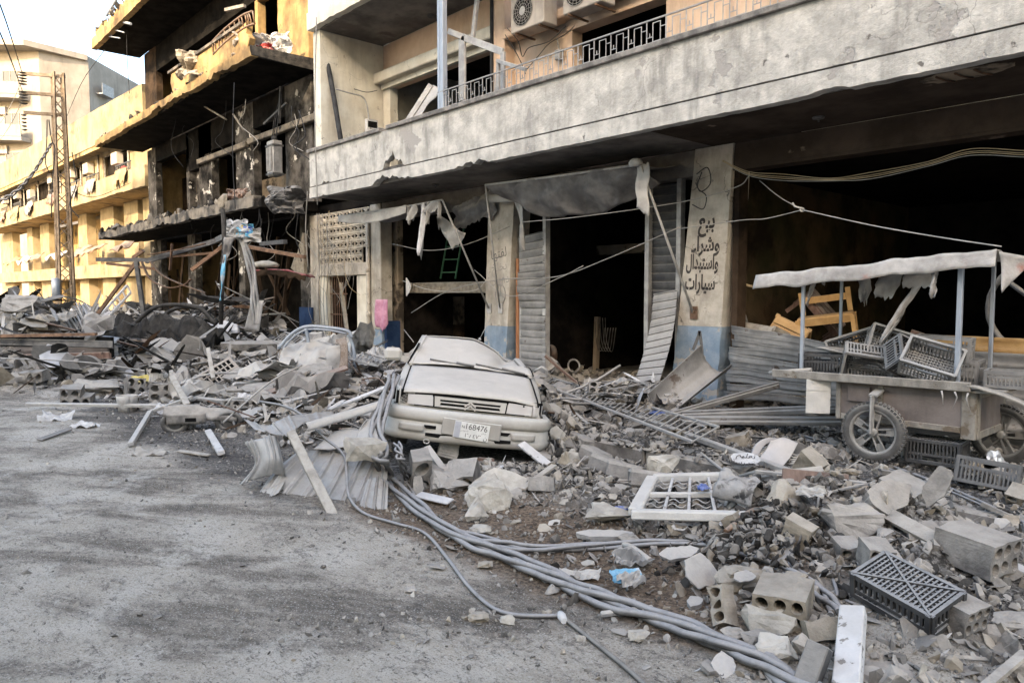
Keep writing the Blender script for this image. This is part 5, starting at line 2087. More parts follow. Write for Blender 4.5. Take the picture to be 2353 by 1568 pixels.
def shutters():
    # left shutter strip: slats still in the track, buckled
    me = MB()
    prof = [(0, 0), (-0.004, 0.010), (-0.008, 0.05), (-0.006, 0.095), (0.004, 0.122), (-0.016, 0.126), (-0.016, 0.138)]
    me.sheet(lambda u, v: (lerp(-0.35, 0.35, u), float(np.interp(v, np.linspace(0, 1, 7), [p[0] for p in prof])), float(np.interp(v, np.linspace(0, 1, 7), [p[1] for p in prof]))), 1, 6, 0.003, False)
    slat = me.mesh('slat', M['shutter'])
    slat_d = me.mesh('slat', M['shutter_dark'])
    b0, b1 = Fy(1226, 870, 9.82), Fy(1226, 530, 9.82)
    w0 = abs(Fy(1255, 700, 9.82).x - Fy(1198, 700, 9.82).x)
    root = thing('roller_shutter', 'buckled grey strip of roller shutter left of the dark middle shop', 'shutter', (b0.x, 9.80, 0.2))
    n = int((b1.z - 0.2) / 0.14)
    for k in range(n):
        t = k / n
        buck = math.exp(-((t - 0.62) / 0.10) ** 2)
        inst('slat', slat, root, (0.05 * buck + 0.03 * noise.noise((k * .9, 0, 0)) - 0.06 * smooth(.6, 1, t), -0.10 * buck - 0.03 * noise.noise((k * .6, 3, 0)), k * 0.14),
             Euler((0.10 * noise.noise((k, 1, 1)) + 0.15 * buck, rad(-3) * smooth(.5, 1, t) * 2 + 0.05 * noise.noise((k * .7, 5, 2)), 0.12 * buck)), (w0 / 0.7, 1, 1))
    # right shutter: dark upper curtain behind, peeled pale tail
    c0 = Fy(1523, 700, 9.86)
    wR = abs(Fy(1566, 600, 9.86).x - Fy(1483, 600, 9.86).x)
    root = thing('roller_shutter', 'dark upright roller shutter behind the awning stay at the lettered pillar', 'shutter', (c0.x, 9.90, c0.z - 0.15))
    zt = 3.62
    n = int((zt - c0.z + 0.15) / 0.139)
    for k in range(n):
        inst('slat', slat_d, root, (0, 0, k * 0.139), Euler((0, 0, 0)), (wR / 0.7, 1, 1))
    pts = [Fy(u, v, y) for (u, v, y) in ((1527, 690, 9.66), (1522, 740, 9.55), (1512, 790, 9.35), (1498, 840, 9.1), (1480, 895, 8.85))]
    sp = spline(pts, 6)
    root = thing('roller_shutter', 'peeled pale roller shutter tail trailing to the ground at the lettered pillar', 'shutter', sp[-1])
    tot = sum((a - b).length for a, b in zip(sp[:-1], sp[1:]))
    n = int(tot / 0.128)
    acc, i = 0.0, 0
    for k in range(n):
        d = tot * k / n
        acc, i = 0.0, 0
        while i < len(sp) - 2 and acc + (sp[i + 1] - sp[i]).length < d:
            acc += (sp[i + 1] - sp[i]).length
            i += 1
        p = sp[i].lerp(sp[i + 1], (d - acc) / max(1e-6, (sp[i + 1] - sp[i]).length))
        t = (sp[i] - sp[i + 1]).normalized()
        xax = (Vector((1, -0.1, 0.06)) - t * t.dot(Vector((1, -0.1, 0.06)))).normalized()
        yax = t.cross(xax)
        Mx = Matrix((xax, yax, t)).transposed()
        inst('slat', slat, root, p - sp[-1], Mx @ Matrix.Rotation(0.1 * noise.noise((k, 2, 9)), 3, 'Z'), (0.70 + 0.03 * noise.noise((k, 0, 4)), 1, 1))
    # shutter rolled flat and crumpled on the pavement behind the cart
    q0, q1 = Fy(1678, 900, 9.35), Fy(1960, 900, 9.15)
    root = thing('roller_shutter', 'crumpled wavy roller shutter heaped between the lettered pillar and the cart', 'shutter', q0)
    for k in range(10):
        def sl(u, v, k=k):
            z = 0.10 + 0.10 * k + 0.05 * math.sin(u * 3.2 + k * .25) * (1 - k / 14) + 0.03 * fbm((u * 3, k * .7, 2), 3)
            return (lerp(-0.1 - 0.02 * k, (q1 - q0).x + 1.1, u), 0.10 * math.sin(k * 1.9) * 0.4 + 0.22 * k * 0.25 + (q1 - q0).y * u + 0.03 * noise.noise((u * 4, k * 1.3, 5)) - 0.022 * (1 if v > 0.8 else 0), z - 0.2 + 0.105 * v - 0.03 * k * u)
        m = MB()
        m.sheet(sl, 24, 4, 0.004)
        m.build('slat', M['shutter'], root)
    # long profiles fanned on the pavement
    for j, (a, b, w_, h_, lab) in enumerate((((1568, 962), (1930, 940), 0.10, 0.06, 'long grey shutter bar lying beneath the cart door, uppermost of three'),
                                  ((1570, 975), (1935, 968), 0.16, 0.05, 'broad grey shutter bar lying on the pavement before the cart wheel'),
                                  ((1500, 975), (1790, 885), 0.05, 0.06, 'narrow grey bar sloping up from the fallen ladder towards the cart'))):
        p = onG(*a) + Vector((0, 0, 0.05))
        e = Fy(b[0], b[1], 8.55 if j < 2 else 8.9)
        m = MB()
        m.beam(p, e, w_, h_, 0.2, 0, 0.008)
        m.beam(p + Vector((0, -0.01, 0.04)), e + Vector((0, -0.01, 0.04)), w_ * 0.5, 0.03, 0.2)
        m.build('shutter_bar', M['shutter'], label=lab, cat='bar', group='shutter bars on the pavement')
    p = onG(1700, 935) + Vector((0, 0.1, 0.0))
    m = MB()
    m.sheet(lambda u, v: p + Vector((-0.3 + 1.3 * u, 0.25 * v + 0.2 * u, 0.10 + 0.16 * math.exp(-((u - .5) / .2) ** 2) * (1 - .4 * v) + 0.05 * v + 0.012 * math.sin(v * 30))), 24, 16, 0.004)
    m.build('bent_sheet', M['shutter'], label='ribbed grey sheet humped up on the pavement by the cart door', cat='metal sheet')
    # curved shutter sheet at the foot of the lettered pillar
    a, b = onG(1520, 945) + Vector((0, 0, 0.04)), Fy(1640, 850, 8.9)

    def tr(u, v):
        p = a.lerp(b, u)
        an = lerp(-0.2, 2.5, v)
        return p + Vector((-0.24 * math.cos(an) + 0.1, 0.22 * math.sin(an) * 0.6 - 0.1, 0.26 * (1 - math.sin(an)) * (0.7 + 0.5 * u) - 0.02 + 0.006 * math.sin(v * 40)))
    m = MB()
    m.sheet(tr, 14, 30, 0.005)
    m.build('curved_sheet', M['shutter'], label='trough-shaped curved metal sheet at the foot of the lettered pillar', cat='metal sheet')
    # shelves of sheet stacked behind the right of the cart, top one tinted as warm light
    a = Fy(2240, 800, 9.5)
    root = thing('stacked_panels', 'stack of pale ribbed panels behind the right cart post', 'panels', (a.x, 9.5, 0.2))
    for k in range(6):
        m = MB()
        m.sheet(lambda u, v, k=k: (-0.6 + 2.8 * u, 0.02 * k + 0.03 * math.sin(v * 3.14), 0.15 + 0.17 * k + 0.165 * v + 0.01 * fbm((u * 3, k, 0), 2)), 10, 4, 0.006)
        m.build('panel', M['shutter' if k < 5 else 'wood_warm_glow'], root)


shutters()


def ac_units():
    def unit(p, w, h, d, label):
        r = thing('air_conditioner', label, 'air conditioner', p, (0, 0, 0), 'air conditioners on the upper wall')
        m = MB()
        m.box((0, 0, h / 2), (w, d, h), None, 0, 0.015)
        m.build('casing', M['ac_white'], r)
        m = MB()
        m.tube([(-w * .12, -d / 2 - 0.004, h * .52), (-w * .12, -d / 2 - 0.012, h * .52)], h * .40, 26)
        f = m.build('fan_opening', M['black'], r)
        m = MB()
        for q in (0.12, 0.2, 0.28, 0.36, 0.41):
            m.tube([(-w * .12 + h * q * math.cos(k * math.pi / 14), -d / 2 - 0.018, h * .52 + h * q * math.sin(k * math.pi / 14)) for k in range(29)], 0.004, 4, caps=False)
        for k in range(16):
            a = 2 * math.pi * k / 16
            m.tube([(-w * .12 + h * .10 * math.cos(a), -d / 2 - 0.018, h * .52 + h * .10 * math.sin(a)), (-w * .12 + h * .41 * math.cos(a), -d / 2 - 0.018, h * .52 + h * .41 * math.sin(a))], 0.004, 4)
        m.tube([(-w * .12, -d / 2 - 0.016, h * .52), (-w * .12, -d / 2 - 0.024, h * .52)], h * .12, 14)
        m.build('grille', M['metal_grey'], f)
        for x in (-w * .35, w * .35):
            m = MB()
            m.beam((x, -d / 2, -0.02), (x, d / 2 + 0.15, -0.02), 0.03, 0.03)
            m.build('bracket', M['metal_rust'], r)
        return r
    p = Fy(1226, 70, 9.35)
    unit(p, 0.86, 0.62, 0.34, 'air conditioner with its round fan grille in full view and a drooping cable')
    p = Fy(1352, 25, 9.35)
    unit(p, 0.86, 0.62, 0.34, 'air conditioner mounted higher, beside the one with the drooping cable')
    # electricity meter
    q = Fy(851, 296, 9.6)
    r = thing('electricity_meter', 'white electricity meter box on the cream end wall of the balcony', 'meter', (XLW + 0.335, q.y - 0.25, Fx(851, 312, XLW + 0.34).z))
    q = Fx(851, 297, XLW + 0.34)
    r.location = q
    m = MB()
    m.box((0.04, 0, 0), (0.10, 0.30, 0.42), None, 0, 0.012)
    m.build('case', M['white_paint'], r)
    m = MB()
    m.box((0.093, 0, 0.09), (0.012, 0.24, 0.14))
    m.build('display', M['black'], r)
    # leaning drain pipe on the balcony end, and conduit
    a, b = Fy(741, 88, 8.4), Fy(784, 330, 8.25)
    cable('leaning_pipe', [a, a.lerp(b, .5) + Vector((0.03, 0, 0)), b], 0.055, 'wire_dark', 'black pipe leaning against the cream end wall of the balcony', 'pipe', 4, 10)
    pts = [Fx(u, v, XLW + 0.345) for (u, v) in ((772, 205), (800, 213), (832, 222), (842, 240), (846, 262), (847, 285))]
    cable('conduit', pts, 0.018, 'metal_grey', 'grey conduit curving down to the white meter box', 'pipe')


XLW = -15.8 + 0.32
ac_units()


def balcony_frames():
    y = 8.10
    a, b = Fy(1010, 262, y), Fy(1021, -40, y)
    m = MB()
    m.bx(a.x - 0.0, a.x + 0.17, y - 0.05, y + 0.05, 5.131, 7.75, 0, 0.006)
    m.bx(a.x + 0.06, a.x + 0.075, y - 0.056, y - 0.051, 5.14, 7.7)
    m.build('aluminium_post', M['metal_blue'], label='tall blue-grey aluminium post standing on the balcony coping', cat='post')
    # loose door frame hanging on
    r = thing('door_frame', 'bent grey aluminium door frame hanging behind the balcony railing', 'door frame', Fy(1065, 240, 8.5))
    L = Vector(r.location)
    P = [(1062, 232, 8.5), (1062, 85, 8.5), (1155, 120, 8.5), (1155, 222, 8.5)]
    Q = [Fy(*p) - L for p in P]
    for (i, j, w_) in ((0, 1, 0.17), (1, 2, 0.12), (3, 2, 0.10)):
        m = MB()
        m.beam(Q[i], Q[j], 0.05, w_, rad(0), 0, 0.006)
        m.build('frame_bar', M['metal_grey'], r)
    m = MB()
    m.beam(Fy(1030, 72, 8.4) - L, Q[1], 0.06, 0.10, 0, 0, 0.005)
    m.build('frame_bar', M['metal_grey'], r)
    m = MB()
    m.beam(Fy(1085, 100, 9.0), Fy(1097, -10, 9.0), 0.06, 0.09, 0, 0, 0.005)
    m.build('aluminium_bar', M['metal_grey'], label='thin aluminium bar hanging from the upper slab behind the tall post', cat='bar')
    m = MB()
    m.beam(Fy(1142, 140, 8.3), Fy(1208, 160, 8.15), 0.05, 0.06, 0, 0, 0.005)
    m.beam(Fy(1145, 142, 8.32), Fy(1142, 225, 8.32), 0.05, 0.07, 0, 0, 0.005)
    m.build('frame_remnant', M['metal_grey'], label='snapped frame corner resting on the balcony railing', cat='frame')
    # sheet leaning at the gap in the coping
    a = Fy(922, 300, 8.12)
    b = Fy(990, 195, 8.5)
    m = MB()
    m.beam(a, b, 0.05, 0.10, 0, 0, 0.006)
    m.sheet(lambda u, v: a.lerp(b, u) + Vector((0.02 + v * (0.24 + 0.2 * fbm((u * 4, 1, 1), 3)) * (0.3 + .7 * u), 0.04, -v * 0.12)), 14, 4, 0.01)
    m.build('broken_panel', M['metal_grey'], label='torn grey panel leaning over the balcony coping gap', cat='panel')


balcony_frames()


def power_pole():
    Y = 27.5
    B = Dp(152, 690, Y)
    B.z = 0.5
    r = thing('power_pole', 'rusty lattice steel power pole with three crossarms by the ochre building', 'power pole', B)
    H = Dp(152, 168, Y).z - B.z
    w0, w1 = 0.24, 0.15
    bl = 0.028

    def corner(sx, sy, z):
        w = lerp(w0, w1, z / H)
        return Vector((sx * w, sy * w, z))
    for sx in (-1, 1):
        for sy in (-1, 1):
            m = MB()
            m.beam(corner(sx, sy, 0), corner(sx, sy, H), 0.075, 0.075)
            m.build('leg', M['pole_brown'], r)
    n = 22
    for k in range(n):
        za, zb = H * k / n, H * (k + 1) / n
        m = MB()
        for (s1, s2) in (((-1, -1), (1, -1)), ((1, -1), (1, 1)), ((1, 1), (-1, 1)), ((-1, 1), (-1, -1))):
            p, q = (s1, s2) if k % 2 else (s2, s1)
            m.beam(corner(*p, za), corner(*q, zb), 0.05, 0.03)
        m.build('brace', M['pole_brown'], r)
    ends = []
    for i, (vl, vr) in enumerate(((163, 175), (207, 219), (252, 264))):
        z = Dp(152, vr, Y).z - B.z
        d = (Dp(96, vl, Y) - Dp(152, vr, Y))
        e = Vector((0, 0, z)) + Vector((-0.45, -1.0, 0)).normalized() * 1.12
        s_ = Vector((0.10, 0.22, z))
        m = MB()
        m.beam(s_, e, 0.09, 0.11)
        m.build('crossarm', M['pole_brown'], r)
        m = MB()
        for k in range(5):
            zz = (0.05 - 0.10 * k) if i < 2 else (-0.06 - 0.13 * k)
            m.tube([e + Vector((0, 0, zz)), e + Vector((0, 0, zz - 0.025)), e + Vector((0, 0, zz - 0.06))], [0.05, 0.15 if i < 2 else 0.10, 0.05], 9)
        m.build('insulator', M['metal_dark'], r)
        ends.append(e + B)
    m = MB()
    c = Dp(128, 662, Y - 0.6) - B
    m.tube([c + Vector((0, 0, -0.35)), c + Vector((0, 0, 0.35)), c + Vector((0, 0, 0.38))], [0.14, 0.14, 0.05], 12)
    m.build('meter_drum', M['metal_blue'], r)
    # wires from the pole
    cable('overhead_wire', [Dp(-60, -60, 9), Dp(0, 12, 12), ends[0]], 0.014, 'wire_dark', 'upper overhead wire running to the top crossarm of the lattice pole', 'wire', 6, 4)
    cable('overhead_wire', [Dp(-60, 0, 9), Dp(0, 76, 12), ends[1]], 0.014, 'wire_dark', 'lower overhead wire running to the middle crossarm of the lattice pole', 'wire', 6, 4)
    cable('overhead_wire', sagged(ends[0] + Vector((0, 0, -.2)), Dp(-40, 310, 38), 0.5), 0.012, 'wire', 'overhead wire from the top crossarm across the cream apartment block', 'wire', 4, 4)
    cable('overhead_wire', sagged(ends[1] + Vector((0, 0, -.2)), Dp(-40, 340, 36), 0.5), 0.012, 'wire', 'overhead wire from the middle crossarm across the cream apartment block', 'wire', 4, 4)
    tw = [Dp(u, v, 26) for (u, v) in ((118, 330), (100, 360), (70, 405), (30, 445), (-20, 470))]
    for j in range(2):
        sp = spline(tw, 10)
        m = MB()
        m.tube([p + Vector((0.05 * math.cos(i * .9 + j * 3.14), 0, 0.06 * math.sin(i * .9 + j * 3.14))) for i, p in enumerate(sp)], 0.035, 5)
        m.build('twisted_cable', M['cable'], label='thick twisted cable drooping from the lattice pole to the left', cat='cable', group='strands of the twisted cable')
    for k, (pts, lab) in enumerate(((((108, 275), (107, 330), (104, 372), (112, 395)), 'wire hanging from the lowest crossarm'), (((112, 275), (118, 320), (126, 345), (120, 420), (118, 500)), 'loose wire looping beside the lattice pole'), (((165, 350), (175, 420), (160, 470), (182, 500)), 'wire dangling right of the lattice pole'))):
        cable('hanging_wire', [Dp(u, v, Y - 0.7) for (u, v) in pts], 0.018, 'wire_dark', lab, 'wire', 6, 4)
    cable('overhead_wire', [Dp(165, 440, Y), Dp(220, 452, 30), Dp(300, 420, 33)], 0.014, 'wire_dark', 'wire from the lattice pole to the ochre building corner', 'wire', 6, 4)
    cable('overhead_wire', [Dp(240, 115, 26), Dp(185, 195, 34), Dp(140, 300, 45)], 0.012, 'wire_dark', 'wire falling from the top burnt balcony to the apartment block', 'wire', 4, 4)
    for (u, v0, v1, Yd, lab) in ((295, -10, 215, 29, 'thin vertical wire hanging before the top burnt balcony'), (538, 190, 480, 19, 'thin vertical wire hanging before the middle burnt balcony'), (727, 40, 470, 16.5, 'thin wire hanging down the left corner of the grey balcony'), (706, 440, 620, 18.5, 'thin wire dangling beside the burnt doorway')):
        cable('hanging_wire', [Dp(u, v0, Yd), Dp(u - 4, (v0 + v1) / 2, Yd), Dp(u + 2, v1, Yd)], 0.012, 'wire_dark' if u < 700 else 'wire', lab, 'wire', 6, 4)
    # pipe railing corner on the top balcony
    r2 = thing('roof_railing', 'bent blue pipe railing on the corner of the top burnt balcony', 'railing', Fy(245, 90, 8.1))
    L = Vector(r2.location)
    for (p, q) in (((243, 40), (275, -15)), ((243, 40), (300, 55)), ((248, 45), (240, 85)), ((240, 62), (285, 75)), ((252, 50), (256, 85)), ((240, 82), (275, 88))):
        m = MB()
        m.tube([Fy(*p, 8.15) - L, Fy(*q, 8.15) - L], 0.05 if p == (243, 40) else 0.025, 6)
        m.build('rail', M['metal_blue'], r2)


power_pole()


def wires():
    W = []
    # bundle under the soffit at the right
    for k, (dz, mt) in enumerate(((0, 'wire_tan'), (4, 'wire_tan'), (9, 'wire'), (-6, 'wire_tan'))):
        pts = [Fy(u, v + dz * f, 9.3) for (u, v, f) in ((1660, 370, .3), (1720, 398, .6), (1800, 406, 1), (1905, 412, .4), (2000, 402, 1), (2130, 376, .7), (2230, 348, 1), (2352, 352, 1), (2450, 356, 1))]
        cable('soffit_wire', pts, 0.0045, mt, 'yellowish wire sagging in a bundle under the right soffit', 'wire', 6, 5, 'wires bundled under the soffit')
    # knotted rope across the right opening
    k0 = Fy(1843, 482, 8.9)
    cable('rope', [Fy(1745, 415, 9.4), Fy(1790, 452, 9.2), k0], 0.008, 'wire', 'short rope from the soffit down to the knot', 'rope')
    cable('rope', [Fy(1565, 525, 9.0), Fy(1700, 506, 9.0), Fy(1760, 502, 9.0), k0], 0.007, 'wire', 'rope from the lettered pillar to the knot before the dark right shop', 'rope')
    cable('rope', [k0, Fy(2000, 517, 8.6), Fy(2160, 545, 8.3), Fy(2300, 566, 8.0)], 0.007, 'wire', 'rope from the knot to the cart canopy', 'rope')
    m = MB()
    m.tube([k0 + Vector((0.02 * math.cos(i), 0.02 * math.sin(i * 1.3), 0.02 * math.sin(i))) for i in range(9)] + [k0 + Vector((-0.10, 0, 0.05)), k0 + Vector((-0.13, 0, 0.10))], 0.012, 5)
    m.build('knot', M['wire'], label='knot joining three ropes before the dark right shop', cat='knot')
    # long wire from the lettered pillar to the left pillar
    cable('slack_wire', [Fy(1565, 520, 9.2), Fy(1400, 592, 9.2), Fy(1280, 635, 9.2), Fy(1150, 642, 9.25), Fy(1030, 668, 9.3), Fy(945, 718, 9.5)], 0.010, 'wire', 'long pale wire slung from the lettered pillar to the pink cloth', 'wire')
    cable('slack_wire', [Fy(925, 645, 9.6), Fy(990, 666, 9.5), Fy(1085, 668, 9.5), Fy(1120, 640, 9.6)], 0.008, 'wire', 'wire sagging across the left shop below its beam', 'wire')
    cable('slack_wire', [Fy(1090, 620, 9.6), Fy(1170, 680, 9.5), Fy(1280, 640, 9.2), Fy(1340, 610, 9.2)], 0.008, 'wire', 'wire crossing the lettered star emblem pillar', 'wire')
    cable('slack_wire', [Fy(900, 560, 9.6), Fy(985, 575, 9.4), Fy(1075, 560, 9.4), Fy(1170, 520, 9.6)], 0.009, 'wire', 'dark wire looping behind the torn left awning', 'wire')
    cable('slack_wire', [Fy(1200, 510, 9.3), Fy(1330, 498, 9.0), Fy(1560, 465, 9.3), Fy(1690, 430, 9.5), Fy(1720, 405, 9.5)], 0.008, 'wire', 'wire running under the wide awning to the lettered pillar', 'wire')
    cable('stay_wire', [Fy(928, 757, 9.6), Fy(950, 785, 8.9)], 0.012, 'wire', 'thin rod from the wall to the car roof corner', 'rod')
    # tangle at the pierced screen
    rr = random.Random(4)
    for k in range(18):
        u0 = rr.uniform(705, 812)
        pts = [Fy(u0 + rr.uniform(-6, 6), rr.uniform(470, 600), 9.55)]
        v = pts[0]
        uu, vv = u0, rr.uniform(480, 580)
        pts = []
        for j in range(5):
            pts.append(Fy(uu, vv, rr.uniform(9.35, 9.62)))
            uu += rr.uniform(-22, 28)
            vv += rr.uniform(10, 62)
        cable('loose_wire', pts, 0.006, rr.choice(['wire_tan', 'wire', 'wire', 'wire_tan']), 'loose wire in the tangle hanging before the pierced screen and gate', 'wire', 6, 4, 'tangled wires before the screen')
    for (u0, dv) in ((728, 0), (733, 10), (740, -4), (748, 8)):
        cable('loose_wire', [Fy(u0, 490, 9.4), Fy(u0 + 6, 600, 9.45), Fy(u0 + 3, 700, 9.5), Fy(u0 + 14, 830, 9.5)], 0.008, 'wire', 'loose wire in the tangle hanging before the pierced screen and gate', 'wire', 6, 4, 'tangled wires before the screen')
    # squiggles on the first floor wall and lettered pillar head
    for pts, y, mt, lab in ((((1165, 65), (1190, 95), (1200, 130), (1215, 110), (1262, 95), (1300, 60)), 9.5, 'wire_dark', 'dark cable drooping from the left air conditioner'),
                            (((1210, 160), (1240, 125), (1262, 100), (1300, 78), (1320, 60)), 9.6, 'wire_dark', 'dark cable rising across the peach wall'),
                            (((1160, 80), (1190, 130), (1207, 170)), 9.45, 'wire_dark', 'dark cable slanting down the peach pilaster'),
                            (((1600, 400), (1625, 385), (1632, 420), (1610, 440), (1598, 420)), 9.6, 'wire_dark', 'wire coil at the head of the lettered pillar'),
                            (((1612, 395), (1602, 430), (1622, 450), (1615, 480), (1590, 470)), 9.6, 'wire_dark', 'wire loops draped over the head of the lettered pillar'),
                            (((785, 195), (815, 205), (842, 212), (866, 208)), 9.0, 'wire_dark', 'wire across the cream end wall of the balcony')):
        cable('cable', [Fy(u, v, y) for (u, v) in pts], 0.008, mt, lab, 'cable')
    for (u, v) in ((1284, 126),):
        p = Fy(u, v, 9.72)
        m = MB()
        m.box(p, (0.14, 0.10, 0.18), None, 0, 0.01)
        m.tube([p + Vector((0, 0, 0.08)), p + Vector((-0.05, 0, 0.3))], 0.015, 5)
        m.build('junction_box', M['metal_grey'], label='small grey junction box on the peach wall', cat='junction box')


wires()


def shop_contents():
    # pink cloth hung on the left pillar
    q = Fy(868, 690, 9.6)
    q2 = Fy(897, 690, 9.6)
    m = MB()
    m.sheet(lambda u, v: q.lerp(q2, u) + Vector((0.02 * math.sin(v * 4) - 0.05 * v * (u - .5), -0.06 - 0.04 * math.sin(u * 9 + v) - 0.03 * math.sin(v * 3.1), 0.03 - v * (0.52 + 0.24 * math.sin(0.2 + u * 2.6) + 0.03 * math.sin(u * 17)))), 20, 14, 0.006)
    m.build('pink_cloth', M['cloth_pink'], label='pink cloth hanging on the pillar with the blue foot', cat='cloth')
    # white rag tied on the wire
    q = Fy(938, 650, 9.5)
    m = MB()
    m.sheet(lambda u, v: q + Vector((-0.10 + 0.18 * u * (0.3 + math.sin(v * 3.14)), 0.02 * math.sin(u * 5), 0.12 - 0.42 * v)), 6, 10, 0.005)
    m.build('white_rag', M['canvas'], label='small pale rag knotted on the wire left of the shop beam', cat='rag')
    # green ladder in shop one
    a, b = Fy(1012, 640, 11.2), Fy(1046, 640, 11.2)
    r = thing('ladder', 'green ladder standing in the dark left shop above the beam', 'ladder', a)
    for e in (a, b):
        m = MB()
        m.beam(e - a, e - a + Vector((0.06, 0.3, 1.6)), 0.05, 0.03)
        m.build('rail', M['green_paint'], r)
    for k in range(5):
        t = 0.1 + 0.2 * k
        m = MB()
        m.beam(Vector((0, 0, 0)) + Vector((0.06, 0.3, 1.6)) * t, (b - a) + Vector((0.06, 0.3, 1.6)) * t, 0.03, 0.03)
        m.build('rung', M['green_paint'], r)
    # barred gate in the left doorway
    j1, j2 = X98(752), X98(822)
    r = thing('barred_gate', 'rusty barred gate in the left doorway under the pierced screen', 'gate', (j1, 9.88, 0.1))
    w = j2 - j1
    for k in range(8):
        m = MB()
        m.bx(w * 0.58 * k / 8, w * 0.58 * k / 8 + 0.018, -0.01, 0.01, 0, 2.2)
        m.build('bar', M['metal_rust'], r)
    for z in (0.05, 0.6, 1.2, 1.75, 2.2):
        m = MB()
        m.bx(-0.02, w * 0.58, -0.02, -0.011, z, z + 0.03)
        m.build('cross_rail', M['metal_rust'], r)
    a, b = Fy(783, 650, 9.9), Fy(808, 850, 9.7)
    m = MB()
    m.beam(a, b, 0.08, 0.10)
    m.build('leaning_post', M['wood'], label='grey timber leaning across the left doorway', cat='timber')
    # hose coil hanging by the jamb of the right shop
    c = Fy(1692, 745, 10.2)
    r = thing('hose_coil', 'grey hose coil hanging inside the right shop beside the pillar', 'hose', c)
    for k in range(6):
        m = MB()
        R_ = 0.20 + 0.012 * k
        m.tube([(R_ * .55 * math.cos(t * .45), -0.05 + 0.028 * k, R_ * 1.25 * math.sin(t * .45) - 0.02 * k) for t in range(15)], 0.014, 6, caps=False)
        m.build('hose_loop', M['rubber'], r)
    cable('cord', [Fy(1690, 635, 10.2), Fy(1705, 650, 10.2), Fy(1735, 658, 10.4), Fy(1775, 648, 10.8)], 0.02, 'wire_tan', 'cord sagging on the green inner wall of the right shop', 'cord')

    # timber tables and chairs thrown together
    def frame(loc, rot, w, d, h, label, nm='wooden_table', cat='table', mt='wood_warm_glow'):
        r = thing(nm, label, cat, loc, rot, 'broken wooden furniture')
        for sx in (-1, 1):
            for sy in (-1, 1):
                m = MB()
                m.bx(sx * w / 2 - 0.03, sx * w / 2 + 0.03, sy * d / 2 - 0.03, sy * d / 2 + 0.03, 0, h)
                m.build('leg', M[mt], r)
        for sy in (-1, 1):
            m = MB()
            m.bx(-w / 2 + 0.03, w / 2 - 0.03, sy * d / 2 - 0.015, sy * d / 2 + 0.015, h - 0.1, h - 0.005)
            m.build('apron', M[mt], r)
        for sx in (-1, 1):
            m = MB()
            m.bx(sx * w / 2 - 0.015, sx * w / 2 + 0.015, -d / 2 + 0.03, d / 2 - 0.03, h - 0.1, h - 0.005)
            m.build('apron', M[mt], r)
        for k in range(3):
            m = MB()
            m.bx(-w / 2, w / 2, -d / 2 + d * k / 3 + 0.005, -d / 2 + d * (k + 1) / 3 - 0.01, h, h + 0.02)
            m.build('slat', M[mt], r)
        return r
    E = lambda a, b, c: Euler((rad(a), rad(b), rad(c)))
    p = Fy(1750, 785, 10.4)
    frame(p, E(70, 6, -12), 0.85, 0.35, 0.35, 'grey wooden bench frame tipped up beside the hose coil', 'wooden_bench', 'bench', 'wood')
    p = Fy(1805, 790, 10.7)
    frame(p, E(60, 25, 15), 0.5, 0.4, 0.4, 'glow-tinted wooden stool tipped between the bench frame and tall chair', 'wooden_stool', 'stool')
    p = Fy(1905, 790, 10.9)
    r = frame(p, E(4, -8, 20), 0.75, 0.45, 0.42, 'glow-tinted wooden chair with tall back posts behind the cart', 'wooden_chair', 'chair')
    for x in (-0.33, 0.33):
        m = MB()
        m.bx(x - 0.035, x + 0.035, 0.2, 0.25, 0.45, 0.80)
        m.build('back_post', M['wood_warm_glow'], r)
    m = MB()
    m.bx(-0.29, 0.29, 0.205, 0.24, 0.62, 0.72)
    m.build('back_rail', M['wood_warm_glow'], r)
    p = Fy(1850, 745, 11.3)
    frame(p, E(25, 50, 30), 0.7, 0.4, 0.4, 'dark brown bench overturned at the back of the right shop', 'wooden_bench', 'bench', 'wood_brown')
    # machine in the dark at the right
    p = Fy(2330, 700, 10.3)
    r = thing('machine', 'dark dusty machine with a big wheel in the right shop', 'machine', (p.x, 10.4, 0.15))
    m = MB()
    m.box((0.4, 0, 0.55), (1.4, 0.6, 1.1), None, 0, 0.05)
    m.box((0.75, 0, 1.35), (0.5, 0.5, 0.55), None, 0, 0.05)
    m.build('casing', M['metal_dark'], r)
    m = MB()
    m.tube([(0.35 + 0.55 * math.cos(k * math.pi / 14), -0.36, 1.55 + 0.55 * math.sin(k * math.pi / 14)) for k in range(29)], 0.035, 7, caps=False)
    for k in range(3):
        a = rad(120 * k + 20)
        m.tube([(0.35, -0.36, 1.55), (0.35 + 0.55 * math.cos(a), -0.36, 1.55 + 0.55 * math.sin(a))], 0.03, 6)
    m.build('flywheel', M['metal_dark'], r)
    # jack handle and drum in the middle shop
    p = Fy(1318, 850, 11.0)
    m = MB()
    m.tube([p + Vector((0, 0, -0.9)), p + Vector((0, 0, -0.05))], 0.025, 7)
    m.tube([p + Vector((0.16 * math.cos(k * math.pi / 9), 0, 0.09 + 0.13 * math.sin(k * math.pi / 9))) for k in range(19)], 0.02, 6, caps=False)
    m.build('jack_handle', M['metal_grey'], label='grey jack with a loop handle just inside the middle shop', cat='jack')
    p = Fy(1266, 815, 10.8)
    m = MB()
    m.tube([p + Vector((-0.02, -0.05, 0)), p + Vector((0.0, 0.0, 0)), p + Vector((0.02, 0.05, 0))], [0.20, 0.22, 0.20], 18)
    m.build('wheel_disc', M['metal_rust'], label='dusty round disc just inside the middle shop', cat='disc')
    p = Fy(1368, 790, 12.2)
    m = MB()
    m.beam(p + Vector((0, 0, -0.8)), p + Vector((0.05, 0, 0.6)), 0.10, 0.10)
